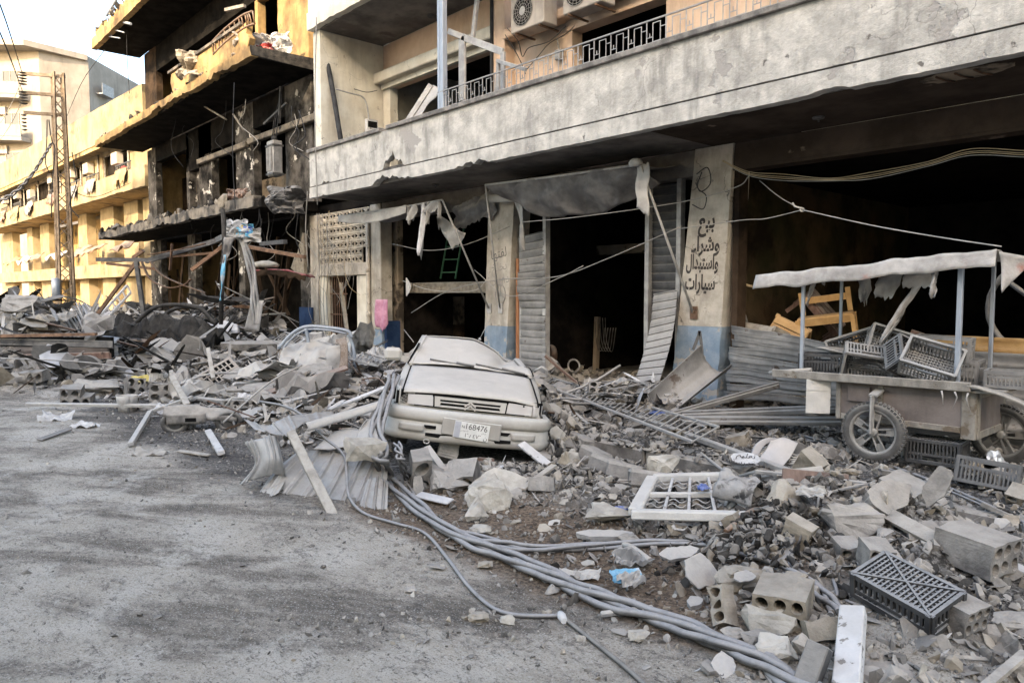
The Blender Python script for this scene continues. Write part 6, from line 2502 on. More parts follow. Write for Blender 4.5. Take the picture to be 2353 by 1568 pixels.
    m.build('shop_post', M['interior_tan'], label='faint upright post deep in the middle shop', cat='post')
    for k in range(5):
        p = Fy(1366 + 6 * k, 730, 12.0)
        cable('hanging_hose', [p, p + Vector((0.05, 0, -0.5)), p + Vector((0.2, 0, -0.7)), p + Vector((0.3, 0, -0.2))], 0.008, 'rubber', 'hose loop hung on the post in the middle shop', 'hose', 5, 5, 'hoses hung in the middle shop')


shop_contents()
# ------------------------------------------------------------------ rubble prototypes
def chunk_mesh(seed, flat=0.7):
    r = random.Random(seed)
    bm = bmesh.new()
    for k in range(r.randint(12, 18)):
        v = Vector((r.gauss(0, 1), r.gauss(0, 1), r.gauss(0, 1))).normalized()
        s = r.uniform(0.72, 1.05)
        v = Vector((max(-.9, min(.9, v.x * s * 1.15)), max(-.86, min(.86, v.y * s)), max(-.72, min(.72, v.z * s))))
        bm.verts.new(v * 0.62)
    res = bmesh.ops.convex_hull(bm, input=bm.verts)
    bmesh.ops.delete(bm, geom=[g for g in res.get('geom_interior', []) if isinstance(g, bmesh.types.BMVert)], context='VERTS')
    bmesh.ops.triangulate(bm, faces=bm.faces)
    bm.verts.index_update()
    V = np.array([v.co[:] for v in bm.verts])
    F = np.array([[v.index for v in f.verts] for f in bm.faces])
    bm.free()
    V[:, 2] *= flat
    return V, F


def rough_chunk(seed):
    """a lump with some broken relief: hull, subdivided and displaced"""
    r = random.Random(seed)
    V, F = chunk_mesh(seed, r.uniform(.6, .95))
    me = bpy.data.meshes.new('tmp')
    me.from_pydata(V.tolist(), [], F.tolist())
    bm = bmesh.new()
    bm.from_mesh(me)
    bpy.data.meshes.remove(me)
    bmesh.ops.subdivide_edges(bm, edges=bm.edges, cuts=2, use_grid_fill=True)
    bmesh.ops.triangulate(bm, faces=bm.faces)
    for v in bm.verts:
        n = v.co.normalized()
        v.co += n * (0.13 * fbm(v.co * 2.6 + Vector((seed, 0, 0)), 4) + 0.07 * noise.noise(v.co * 9))
    bm.verts.index_update()
    V = np.array([v.co[:] for v in bm.verts])
    F = np.array([[v.index for v in f.verts] for f in bm.faces])
    bm.free()
    return V, F


CH = [chunk_mesh(100 + i, random.Random(i).uniform(0.45, 0.95)) for i in range(16)]
RC = [rough_chunk(200 + i) for i in range(14)]


def arr_mesh(name, V, F, mat):
    me = bpy.data.meshes.new(name)
    me.from_pydata(V.tolist(), [], F.tolist())
    me.materials.append(mat)
    me.update()
    return me


def slab_mesh(seed, th=0.12, asp=0.8):
    """flat broken plate about 1 m across, ragged outline, thickness th"""
    r = random.Random(seed)
    n = r.randint(7, 10)
    base = []
    for k in range(n):
        a = 2 * math.pi * (k + r.uniform(-.28, .28)) / n
        q = r.uniform(0.38, 0.56)
        base.append(Vector((math.cos(a) * q, math.sin(a) * q * asp, 0)))
    ring = []
    for k in range(n):
        a, b = base[k], base[(k + 1) % n]
        for j in range(4):
            p = a.lerp(b, j / 4)
            if j:
                p += Vector((r.uniform(-1, 1), r.uniform(-1, 1), 0)) * 0.018
            ring.append(p)
    N = len(ring)
    V = [(p.x, p.y, th / 2 + 0.008 * noise.noise(p * 5)) for p in ring]
    V += [(p.x * (1 + r.uniform(-.05, .03)), p.y * (1 + r.uniform(-.05, .03)), r.uniform(-.2, .2) * th) for p in ring]
    V += [(p.x * (1 + r.uniform(-.08, .02)), p.y * (1 + r.uniform(-.08, .02)), -th / 2) for p in ring]
    m = MB()
    F = [tuple(range(N)), tuple(range(3 * N - 1, 2 * N - 1, -1))]
    for l in range(2):
        F += [((k + 1) % N + l * N, k + l * N, k + (l + 1) * N, (k + 1) % N + (l + 1) * N) for k in range(N)]
    m.add(V, F, False)
    return m


def holed(nx, nz, cw, ch, depth, drop=(), jit=0.012, seed=0, r=0.36):
    """hollow concrete block: cells with round holes through it along Y"""
    m = MB()
    ox, oz = -nx * cw / 2, -nz * ch / 2
    K = 16

    def J(p):
        p = Vector(p)
        return p + Vector(noise.noise_vector(p * 9 + Vector((seed * 3.7, 0, 0)))) * jit
    cells = {(i, j) for i in range(nx) for j in range(nz)} - set(drop)
    for (i, j) in cells:
        cx, cz = ox + (i + .5) * cw, oz + (j + .5) * ch
        C, S = [], []
        for k in range(K):
            a = 2 * math.pi * k / K
            c, s = math.cos(a), math.sin(a)
            C.append((cx + cw * r * c, cz + ch * (r + .02) * s))
            q = 0.5 / max(abs(c), abs(s))
            S.append((cx + cw * q * c, cz + ch * q * s))
        pts = []
        for y in (-depth / 2, depth / 2):
            pts += [J((x, y, z)) for x, z in C] + [J((x, y, z)) for x, z in S]
        F = []
        for k in range(K):
            k2 = (k + 1) % K
            F.append((k, k2, K + k2, K + k))
            F.append((2 * K + k2, 2 * K + k, 3 * K + k, 3 * K + k2))
            F.append((k2, k, 2 * K + k, 2 * K + k2))
            mid = (k + .5) * 2 * math.pi / K
            if abs(math.cos(mid)) > abs(math.sin(mid)):
                nb = (i + (1 if math.cos(mid) > 0 else -1), j)
            else:
                nb = (i, j + (1 if math.sin(mid) > 0 else -1))
            if nb not in cells:
                F.append((K + k, K + k2, 3 * K + k2, 3 * K + k))
        m.add(pts, F, False)
    return m


BLK = []
for mt in ('concrete', 'concrete_tan'):
    BLK.append(holed(4, 2, .15, .11, .22, (), .008, 1).mesh('hollow_block', M[mt]))
    BLK.append(holed(3, 2, .10, .10, .34, (), .012, 2).mesh('hollow_block', M[mt]))
    BLK.append(holed(3, 2, .11, .11, .24, ((2, 1),), .022, 3).mesh('hollow_block', M[mt]))
    BLK.append(holed(2, 1, .13, .14, .24, (), .020, 4).mesh('hollow_block', M[mt]))
    BLK.append(holed(2, 2, .11, .10, .20, ((1, 1),), .024, 5).mesh('hollow_block', M[mt]))
    BLK.append(holed(3, 1, .10, .13, .16, (), .026, 6).mesh('hollow_block', M[mt]))
RCM = {mt: [arr_mesh('concrete_lump', V, F, M[mt]) for V, F in RC] for mt in ('concrete', 'concrete_pale', 'concrete_tan', 'concrete_dark', 'wood')}
SLM = {mt: [slab_mesh(i + 1, th, asp).mesh('slab_fragment', M[mt]) for i, (th, asp) in enumerate(((.10, .8), (.14, .6), (.07, .9), (.2, .7), (.10, .5), (.05, .8)))]
       for mt in ('concrete', 'concrete_pale', 'concrete_dark', 'concrete_tan', 'cloth_white', 'sheet_metal')}


def ori(yaw=0, tilt=0, roll=0):
    """x = picture right, y = away, z = up; tilt lifts the far edge so the face looks at the camera"""
    return Matrix.Rotation(YAW + rad(yaw), 3, 'Z') @ Matrix.Rotation(rad(tilt), 3, 'X') @ Matrix.Rotation(rad(roll), 3, 'Z')


def spot(u, v, lift=0.0):
    p = onG(u, v)
    k = p.dot(FWD) / 1699
    return p + Vector((0, 0, lift)), k


def patch(name, grid, mat, label, cat, ribs=0, rib_h=0.012, nu=40, nv=14, th=0.004, wob=0.01, parent=None, group=None, rib_dir='u'):
    """bicubic sheet through points given as (u, v, depth); rows run across"""
    G_ = [[Dp(*q) for q in row] for row in grid]

    def cr(P, t):
        n = len(P) - 1
        x = min(max(t * n, 0), n - 1e-6)
        i = int(x)
        f = x - i
        a = P[i - 1] if i > 0 else P[0] * 2 - P[1]
        d = P[i + 2] if i + 2 <= n else P[n] * 2 - P[n - 1]
        b, c = P[i], P[i + 1]
        return 0.5 * ((2 * b) + (c - a) * f + (2 * a - 5 * b + 4 * c - d) * f * f + (3 * b - a - 3 * c + d) * f ** 3)
    view = -FWD * 0.7 + UP * 0.7

    def fn(u, v):
        p = cr([cr(row, u) for row in G_], v)
        t = u if rib_dir == 'u' else v
        h = 0.0
        if ribs:
            q = (t * ribs) % 1.0
            h = rib_h * max(0, 1 - abs(q - 0.5) / 0.09) + 0.4 * rib_h * max(0, 1 - abs(q - 0.2) / 0.05)
        return p + view * (h + wob * fbm(p * 4, 3))
    m = MB()
    m.sheet(fn, nu, nv, th, True)
    return m.build(name, M[mat], parent, label=label, cat=cat, group=group)


def bars(root, segs, mat, name, w=0.03, h=0.03):
    L = Vector(root.location)
    for a, b in segs:
        m = MB()
        m.beam(Vector(a) - L, Vector(b) - L, w, h, 0, 0, min(w, h) * .15)
        m.build(name, M[mat], root)


# ------------------------------------------------------------------ crumpled roofing sheets beside the car
def sheets():
    G1 = 'crumpled metal sheets beside the car'
    patch('metal_sheet', [[(585, 1145, 6.85), (690, 1150, 6.65), (790, 1178, 6.45), (868, 1172, 6.45)],
                          [(632, 1080, 7.05), (735, 1090, 6.9), (820, 1105, 6.75), (885, 1120, 6.7)],
                          [(690, 1032, 7.3), (765, 1036, 7.15), (845, 1048, 7.05), (892, 1072, 7.0)]],
          'galv', 'big ribbed galvanised sheet lying under the wooden batten left of the car', 'metal sheet', 7, 0.045, 160, 16, 0.004, 0.012, group=G1)
    patch('metal_sheet', [[(548, 1114, 6.95), (590, 1100, 6.85), (640, 1090, 6.9), (658, 1096, 6.95)],
                          [(585, 1065, 7.0), (605, 1055, 6.85), (640, 1050, 6.85), (652, 1068, 6.95)],
                          [(562, 1015, 7.05), (592, 1008, 6.95), (628, 1000, 7.0), (640, 1012, 7.1)]],
          'galv', 'pale galvanised sheet curling upright at the left end of the metal pile', 'metal sheet', 2.6, 0.04, 100, 18, 0.004, 0.012, group=G1)
    patch('metal_sheet', [[(570, 1150, 6.75), (610, 1148, 6.65), (640, 1130, 6.7)], [(600, 1125, 6.9), (625, 1120, 6.85), (655, 1105, 6.9)]],
          'sheet_metal', 'small crushed flap of sheet at the foot of the curled sheet', 'metal sheet', 2, 0.02, 30, 8, 0.004, 0.02, group=G1)
    patch('metal_sheet', [[(585, 985, 7.1), (640, 998, 7.0), (668, 1000, 7.0), (700, 972, 7.3), (770, 958, 7.9)],
                          [(560, 962, 7.3), (612, 978, 7.25), (645, 965, 7.25), (690, 950, 7.7), (765, 944, 8.2)]],
          'galv', 'long folded sheet draped along the top of the metal pile', 'metal sheet', 4, 0.03, 90, 10, 0.006, 0.03, group=G1)
    patch('metal_sheet', [[(822, 1172, 6.35), (860, 1182, 6.25), (890, 1168, 6.3)], [(845, 1100, 6.6), (870, 1095, 6.55), (892, 1105, 6.6)]],
          'galv', 'narrow ribbed offcut standing against the cables at the right end of the metal pile', 'metal sheet', 3, 0.035, 70, 12, 0.005, 0.015, group=G1)
    patch('metal_sheet', [[(825, 1040, 6.9), (850, 1045, 6.8), (872, 1020, 6.9)], [(820, 1000, 7.2), (840, 985, 7.25), (868, 1000, 7.1)], [(838, 968, 7.3), (850, 962, 7.4), (860, 975, 7.3)]],
          'sheet_metal', 'cupped grey sheet standing between the gutter and the cable bundle', 'metal sheet', 0, 0, 16, 16, 0.006, 0.015, group=G1)
    patch('metal_sheet', [[(720, 1030, 7.1), (770, 1030, 7.05), (820, 1012, 7.1)], [(750, 1005, 7.3), (785, 985, 7.4), (830, 985, 7.35)]],
          'sheet_metal', 'flat grey plate tucked behind the pale concrete lump', 'metal sheet', 0, 0, 12, 8, 0.006, 0.01, group=G1)
    # gutter
    a, b = Dp(702, 988, 7.2), Dp(893, 930, 7.7)
    t = (b - a).normalized()
    s = t.cross(UP).normalized()
    m = MB()
    m.sheet(lambda u, v: a.lerp(b, u) + s * 0.075 * math.cos(math.pi * v) + UP * (0.075 * math.sin(math.pi * v)), 10, 10, 0.006)
    m.build('gutter', M['sheet_metal'], label='half-round grey gutter lying across the metal pile to the car', cat='gutter')
    # batten
    a, b = Dp(668, 992, 7.0), Dp(776, 1205, 6.1)
    m = MB()
    m.beam(a, b, 0.085, 0.05, rad(20), 0, 0.006)
    m.build('batten', M['wood'], label='grey wooden batten leaning on the ribbed sheet', cat='timber')
    p, k = Dp(833, 1030, 6.75), 0
    inst('concrete_lump', RCM['concrete_pale'][3], None, p, ori(10, 40, 0), (0.36, 0.28, 0.24), label='pale flat-topped concrete lump resting on the ribbed sheet', cat='concrete lump')


sheets()


# ------------------------------------------------------------------ cables across the foreground
def ground_path(px, r, n=8):
    pts = []
    for q in px:
        if len(q) == 3:
            pts.append(Dp(*q))
        else:
            pts.append(onG(*q) + Vector((0, 0, r * 1.1)))
    return spline(pts, n)


def rope_bundle(px, offs, r, tw, label, mat='cable', group='power cables across the road', k0=0):
    sp = ground_path(px, r, 10)
    for j in range(offs):
        m = MB()
        out = []
        for i, p in enumerate(sp):
            a = tw * i + 2 * math.pi * j / offs + 0.8 * noise.noise((i * .08, j, k0))
            t = (sp[min(i + 1, len(sp) - 1)] - sp[max(i - 1, 0)]).normalized()
            s = t.cross(UP).normalized()
            w = r * (1.25 + 0.9 * noise.noise((i * .06, j * 3, k0 + 4)))
            w *= 1 + 0.5 * noise.noise((i * .21, j * 5, k0 + 9))
            out.append(p + s * w * math.cos(a) * 2.1 + UP * (w * math.sin(a) * 0.8 + r * 1.0))
        m.tube(out, r, 8)
        m.build('power_cable', M[mat], label=label[j % len(label)], cat='cable', group=group)


rope_bundle([(905, 868, 8.3), (880, 930, 7.6), (866, 1000, 7.15), (872, 1060, 6.75), (896, 1110), (960, 1178), (1060, 1245), (1165, 1292), (1280, 1345), (1400, 1395), (1530, 1442), (1660, 1495), (1760, 1545), (1850, 1600), (1960, 1660)],
            4, 0.021, 0.12, ['thick grey cable in the main bundle running from the car to the bottom edge'])
rope_bundle([(912, 1020, 6.95), (922, 1060, 6.7), (938, 1110), (950, 1150), (985, 1190), (1040, 1228)], 3, 0.012, 0.5, ['thinner twisted strand falling beside the car bumper into the main bundle'], k0=5)
rope_bundle([(1045, 1232), (1120, 1252), (1210, 1268), (1330, 1266), (1480, 1259), (1600, 1262), (1700, 1276), (1790, 1310), (1860, 1352), (1905, 1395), (1925, 1425)],
            3, 0.016, 0.10, ['slim grey cable arching over the rubble in front of the window frame'], k0=9)
cab = ground_path([(598, 922, 8.6), (650, 932, 8.2), (692, 952, 7.7), (740, 1000, 7.3), (788, 1042, 6.95), (796, 1085, 6.75), (802, 1140, 6.45), (836, 1182), (905, 1205), (975, 1228), (1030, 1290), (1075, 1350), (1130, 1400), (1190, 1418), (1290, 1420)], 0.013)
m = MB()
m.tube(cab, 0.014, 8)
m.build('conduit', M['cable'], label='thin bent conduit snaking over the metal pile and along the road edge', cat='conduit')
cab = ground_path([(1290, 1420), (1330, 1452), (1390, 1500), (1450, 1550), (1530, 1625)], 0.013)
m = MB()
m.tube(cab, [0.018] * 3 + [0.014] * (len(cab) - 3), 8)
m.build('power_cable', M['metal_dark'], label='dark cable continuing from the taped joint to the bottom edge', cat='cable')
cab = ground_path([(1150, 1405), (1200, 1416), (1240, 1420), (1290, 1420)], 0.02)
p = onG(1290, 1424)
m = MB()
m.tube([p + Vector((-0.04, 0.03, 0.02)), p + Vector((0, 0, 0.025)), p + Vector((0.05, -0.03, 0.02))], [0.016, 0.026, 0.018], 8)
m.build('taped_joint', M['cloth_white'], label='pale taped joint between the conduit and the dark cable', cat='cable joint')
cab = ground_path([(1060, 1415), (1130, 1412), (1200, 1417)], 0.008)
for (px, r, mt, lab) in (
        ([(1835, 1000), (1900, 1020), (2010, 1060), (2120, 1100), (2240, 1150), (2352, 1205), (2450, 1260)], 0.014, 'cable', 'grey cable along the pavement from the plastic chair to the right edge'),
        ([(1840, 1006), (1930, 1036), (2040, 1078), (2180, 1130), (2300, 1185), (2450, 1270)], 0.010, 'cable', 'thinner cable twisted beside the grey pavement cable'),
        ([(1640, 990), (1730, 1005), (1800, 1012), (1845, 1004)], 0.012, 'rubber', 'black hose end curling up by the cart cabinet door'),
        ([(1850, 1255), (1890, 1290), (1915, 1340), (1925, 1375)], 0.011, 'cable', 'cable loop dropping beside the brown panel'),
        ([(1905, 1365), (1960, 1390), (2010, 1400)], 0.010, 'cable', 'short cable end over the blocks by the black crate'),
        ([(2040, 1520), (2090, 1530), (2130, 1560), (2160, 1600)], 0.011, 'rubber', 'dark cable on the ground below the black crate'),
        ([(1965, 1540), (1990, 1575), (2010, 1610)], 0.012, 'rubber', 'dark cable end right of the white beam'),
        ([(1065, 1175), (1120, 1160), (1190, 1110), (1215, 1130)], 0.008, 'metal_dark', 'thin wire bent over the blocks in front of the car'),
        ([(940, 1062), (1010, 1080), (1075, 1108)], 0.008, 'metal_dark', 'thin wire below the front bumper'),
        ([(245, 915), (300, 870), (375, 830), (420, 815)], 0.02, 'metal_rust', 'rusty rod arching over the middle rubble')):
    m = MB()
    m.tube(ground_path(px, r), r, 6)
    m.build('cable', M[mt], label=lab, cat='cable')


# ------------------------------------------------------------------ hand-placed rubble
def put_block(u, v, px, kind, rot, label, lift=0.0, tan=False):
    p, k = spot(u, v, 0)
    me = BLK[kind + (6 if tan else 0)]
    base = (0.6, 0.30, 0.33, 0.26, 0.22, 0.30)[kind]
    s = px * k / base
    s = min(max(s, 0.5), 1.7)
    return inst('hollow_block', me, None, p + Vector((0, 0, 0.09 * s + lift)), ori(*rot), (s, s, s), label=label, cat='concrete block', group='broken hollow blocks')


def put_lump(u, v, px, i, rot, mt, label, asp=(1, .8, .7), lift=0.0):
    p, k = spot(u, v, 0)
    s = px * k
    return inst('concrete_lump', RCM[mt][i % len(RC)], None, p + Vector((0, 0, s * .22 + lift)), ori(*rot), (s * asp[0], s * asp[1], s * asp[2]), label=label, cat='concrete lump', group='broken concrete lumps')


def put_slab(u, v, px, i, rot, mt, label, asp=1.0, lift=0.05, cat='concrete slab', group='broken slabs and plates'):
    p, k = spot(u, v, 0)
    s = px * k
    return inst('slab_fragment', SLM[mt][i], None, p + Vector((0, 0, lift)), ori(*rot), (s, s * asp, s), label=label, cat=cat, group=group)


for a in (
        (408, 920, 112, 0, (4, -6, 0), 'big dusty block with two rows of four round holes beside the toy wheel', 0.02),
        (178, 925, 64, 2, (20, 8, 0), 'round-holed block at the foot of the left mound', 0.0),
        (80, 880, 56, 5, (-15, 10, 10), 'ribbed block lying under the crushed lorry', 0.0),
        (560, 945, 86, 0, (-3, 0, 0), 'round-holed block half hidden under the long square bar', 0.0),
        (320, 905, 60, 2, (25, -10, 12), 'broken block pieces left of the big holed block', 0.0),
        (985, 1112, 84, 4, (12, 10, 0), 'plain-sided block with closed cells below the left of the bumper', 0.0),
        (1062, 1115, 74, 3, (-30, 30, 20), 'cracked block with two big holes below the number plate', 0.0),
        (1245, 1130, 60, 5, (-10, 70, 0), 'grey block showing four open channels right of the big pale slab', 0.0),
        (1030, 1062, 50, 3, (20, 60, 70), 'snapped block end leaning under the bumper', 0.06),
        (1240, 850, 80, 3, (35, 50, 35), 'hollow block piece lodged against the car roof on the right', 0.25),
        (1255, 880, 64, 5, (-30, 60, 50), 'broken block piece below the one lodged on the car', 0.10),
        (2025, 1300, 92, 2, (0, 12, -4), 'grey block with wide holes left of the biggest block', 0.0),
        (2240, 1300, 118, 1, (30, 5, 0), 'biggest grey hollow block, six holes at its right end', 0.02),
        (2195, 1425, 90, 1, (20, 10, 8), 'hollow block poking out from under the black crate', 0.0),
        (1660, 1430, 92, 5, (50, 62, 60), 'broken block on end showing one long channel, by the main cables', 0.03, True),
        (1800, 1415, 118, 1, (-38, 4, 8), 'long broken block lying above the main cable bend', 0.0, True),
        (1890, 1470, 86, 5, (0, 65, 6), 'broken block with open ribs beside the white beam', 0.0, True),
        (1870, 1100, 62, 4, (10, 40, 20), 'small block with dark hole behind the bent sheet cylinder', 0.05, True),
        (1690, 1225, 60, 3, (60, 60, 0), 'block piece under the corner of the window frame', 0.0, True),
        (1945, 1275, 56, 3, (5, 15, 0), 'little block piece beside the foot of the brown panel', 0.0),
        (1840, 1255, 70, 4, (30, 20, 15), 'tan block piece in the rubble left of the brown panel', 0.02, True),
        (640, 930, 60, 0, (10, 5, 0), 'holed block end showing under the bar left of the metal pile', 0.0),
        (2335, 1130, 60, 5, (20, 20, 0), 'block piece by the kerb at the far right', 0.0),
):
    put_block(*a)

for a in (
        (1002, 1118, 0, 0, 0, 0, 0),):
    pass
for a in (
        (1025, 1125, 84, 1, (10, 8, 0), 'concrete', 'square grey block lying left of the holed one below the plate', (1.15, .9, .95)),
        (1120, 1165, 130, 5, (10, 30, 0), 'concrete_pale', 'chunky underside of the big pale slab in front of the car', (.8, .8, .6)),
        (1065, 1195, 84, 6, (0, 30, 20), 'concrete_pale', 'pale lump with a long groove left of the big slab', (1.2, .8, .8)),
        (1105, 1225, 44, 2, (0, 10, 0), 'concrete_pale', 'small pale lump beside the cables below the big slab', (1, .8, .8)),
        (1525, 1118, 74, 7, (0, 35, 0), 'concrete_pale', 'pale stone sitting on the corner of the window frame', (1.05, .6, .95), 0.14),
        (1795, 1165, 90, 8, (30, 20, 0), 'concrete_tan', 'tan lump between the bent sheet cylinder and the brown panel', (1, .8, .85), 0.06),
        (1960, 1215, 120, 9, (0, 25, 0), 'concrete', 'wedge of concrete under the tall grey slab', (1.1, .8, .6)),
        (1700, 1345, 96, 10, (0, 20, 0), 'concrete_tan', 'pale brown lump right of the cupped grey plate', (1.1, .8, .8)),
        (1788, 1345, 56, 11, (0, 0, 0), 'concrete_tan', 'yellowish stone above the long broken block', (1, .9, .8)),
        (1835, 1345, 66, 12, (40, 0, 0), 'concrete_tan', 'yellowish stone beside the cable end', (1, .8, .8)),
        (1690, 1470, 60, 0, (0, 20, 0), 'concrete', 'grey lump at the cable bend', (1, .8, .8)),
        (1740, 1480, 70, 3, (20, 20, 0), 'concrete', 'flat grey lump at the cable bend', (1.2, .8, .6)),
        (1775, 1515, 90, 4, (0, 30, 20), 'concrete_pale', 'pale lump nearest the main cables at the bottom', (1, .9, .8)),
        (1725, 1525, 56, 6, (50, 0, 0), 'concrete_dark', 'dark lump below the flat grey lump', (1, .8, .8)),
        (1770, 1450, 110, 9, (-20, 10, 0), 'concrete_pale', 'pale broken lump between the two block pieces', (1.1, .7, .7)),
        (1845, 1500, 80, 13, (30, 50, 30), 'wood', 'splintered post end beside the white beam', (.5, 1.2, .6)),
        (1100, 1425, 44, 2, (0, 0, 0), 'concrete_tan', 'tan stone on the road beside the conduit bend', (1, .8, .8)),
        (1165, 1430, 36, 5, (0, 0, 0), 'concrete_pale', 'pale round stone beside the conduit bend', (1, .9, .8)),
        (1265, 1360, 40, 8, (0, 0, 0), 'concrete', 'grey stone on the brown soil under the main cables', (1, .8, .8)),
        (942, 1360, 30, 1, (0, 0, 0), 'concrete', 'lone grey stone on the open road', (1, .8, .8)),
        (1335, 1470, 28, 3, (0, 0, 0), 'concrete_pale', 'small pale stone by the dark cable', (1, .8, .8)),
        (1115, 1305, 36, 4, (0, 0, 0), 'concrete_tan', 'brown stone at the soil edge left of the cables', (1, .8, .7)),
        (1470, 1470, 54, 7, (0, 0, 0), 'concrete_pale', 'flattish pale stone against the upper side of the main cables', (1, .7, .6)),
        (40, 880, 60, 10, (0, 10, 0), 'concrete', 'smooth grey lump at the left edge below the crushed lorry', (1.2, .8, .7)),
        (130, 745, 70, 6, (0, 20, 0), 'concrete', 'grey lump on the left mound above the crushed lorry', (1.1, .8, .8)),
        (170, 715, 60, 3, (30, 20, 0), 'concrete', 'grey lump high on the left mound', (1, .8, .8)),
        (55, 715, 80, 9, (0, 10, 0), 'concrete', 'broad grey lump on top of the left mound', (1.2, .8, .6)),
        (215, 905, 90, 1, (0, 6, 0), 'concrete', 'long grey lump left of the round-holed block', (1.4, .6, .5)),
        (2290, 1110, 70, 1, (0, 20, 0), 'concrete', 'jagged lump by the silver foil', (1.2, .8, .6)),
        (2330, 1440, 80, 2, (20, 10, 0), 'concrete', 'grey lump at the right edge below the biggest block', (1.3, .8, .5)),
        (2110, 1310, 60, 8, (0, 20, 0), 'concrete', 'lump wedged between the biggest block and the slab wedge', (1, .8, .7)),
        (2035, 1245, 60, 11, (0, 20, 0), 'concrete', 'lump under the tall grey slab', (1, .8, .7)),
        (1400, 1200, 90, 12, (0, 15, 0), 'concrete_pale', 'crumbled lump in front of the window frame corner', (1.2, .8, .5)),
        (1560, 1225, 54, 3, (0, 20, 0), 'concrete_tan', 'tan stone below the window frame bars', (1.1, .8, .7)),
        (1450, 1250, 50, 0, (0, 30, 0), 'concrete', 'grey stone below the window frame left corner', (1, .8, .7))):
    put_lump(*a[:5], a[5], a[6], *a[7:])

for a in (
        (1148, 1135, 128, 0, (8, 38, 5), 'concrete_pale', 'big pale broken slab tilted in front of the car', 0.9, 0.10),
        (2148, 1190, 110, 1, (-40, 72, 62), 'concrete', 'tall grey slab standing on edge near the right kerb', 0.8, 0.22),
        (2040, 1185, 150, 3, (18, 42, 20), 'concrete', 'broad rough slab leaning left of the tall standing slab', 0.8, 0.12),
        (2120, 1245, 100, 1, (-12, 40, 30), 'concrete', 'cracked slab piece in front of the tall standing slab', 1.0, 0.05),
        (645, 872, 100, 0, (5, 24, 0), 'concrete', 'grey cracked floor slab between the grille box and fallen balustrade', 1.0, 0.14),
        (720, 875, 110, 2, (-10, 20, 40), 'concrete', 'second cracked floor slab just right of the first', 0.9, 0.14),
        (612, 905, 120, 3, (20, 14, 10), 'concrete', 'thick slab below the cracked floor slabs', 0.7, 0.05),
        (692, 918, 92, 2, (0, 16, 0), 'concrete', 'flat plate with an upright crack above the long bar', 0.8, 0.06),
        (505, 805, 130, 2, (-15, 55, 0), 'cloth_white', 'large white panel propped in the middle of the rubble', 0.8, 0.3),
        (440, 800, 80, 2, (20, 20, 60), 'cloth_white', 'smaller white panel left of the large propped one', 0.9, 0.15),
        (590, 820, 150, 4, (14, 10, 0), 'concrete', 'long grey slab edge right of the white panel', 0.6, 0.25),
        (290, 770, 90, 2, (40, 30, 20), 'cloth_white', 'white crumpled panel before the burnt car', 0.9, 0.25),
        (235, 800, 80, 5, (0, 20, 0), 'cloth_white', 'white sheet scrap right of the left mound', 0.9, 0.15),
        (90, 700, 100, 1, (30, 24, 0), 'concrete_pale', 'pale slab capping the left mound', 0.7, 0.15),
        (1610, 1355, 100, 5, (30, 46, 30), 'sheet_metal', 'cupped grey plate standing below the slim cables', 1.1, 0.12),
        (1560, 1320, 90, 4, (-20, 30, 20), 'sheet_metal', 'torn folded sheet left of the cupped plate', 1.0, 0.14),
        (1710, 1362, 64, 5, (0, 10, 40), 'sheet_metal', 'small shiny scrap right of the cupped plate', 0.9, 0.10),
        (1390, 1245, 130, 4, (0, 12, 0), 'sheet_metal', 'dark flat plate with a raised point left of the slim cables', 0.6, 0.05),
        (960, 1130, 60, 1, (0, 60, 90), 'concrete', 'upright slab end left of the square block', 0.8, 0.05),
        (2060, 1560, 200, 5, (20, 6, 0), 'concrete', 'large flat slab under the rubble at the bottom right', 0.8, 0.01),
        (1920, 1240, 100, 2, (10, 20, 0), 'concrete_pale', 'cracked plate behind the brown panel', 0.8, 0.02),
        (1990, 1190, 90, 2, (-10, 12, 0), 'concrete', 'cracked paving plate between the brown panel and slab wedge', 0.8, 0.02),
        (1660, 1240, 30, 5, (30, 20, 20), 'cloth_white', 'small white card scrap near the window frame', 0.6, 0.12),
        (800, 905, 70, 0, (0, 14, 0), 'concrete', 'thin slab beside the car front wing', 0.7, 0.08),
        (760, 880, 90, 4, (20, 14, 0), 'concrete', 'long slab strip along the fallen balustrade', 0.5, 0.10),
        (540, 880, 90, 3, (-30, 30, 0), 'concrete', 'slab leaning beside the grille box', 0.8, 0.12)):
    put_slab(*a)


# kerbstones knocked out of line
ks = MB().box((0, 0, 0), (0.36, 0.2, 0.16), None, 0, 0.02, 0.008).mesh('kerb_stone', M['concrete'])
for (u, v, rz, lab) in ((1336, 1030, 68, 'first of the knocked-out kerbstones, closest to the car'), (1366, 1066, 60, 'second knocked-out kerbstone from the car'),
                        (1395, 1090, 52, 'third knocked-out kerbstone from the car'), (1440, 1104, 28, 'fourth knocked-out kerbstone from the car'), (1490, 1122, 4, 'kerbstone lying against the window frame')):
    p, k = spot(u, v, 0)
    inst('kerb_stone', ks, None, p + Vector((0, 0, 0.08)), Matrix.Rotation(YAW - rad(rz), 3, 'Z') @ Euler((rad(-14), rad(6), 0)).to_matrix(), label=lab, cat='kerbstone', group='knocked-out kerbstones')


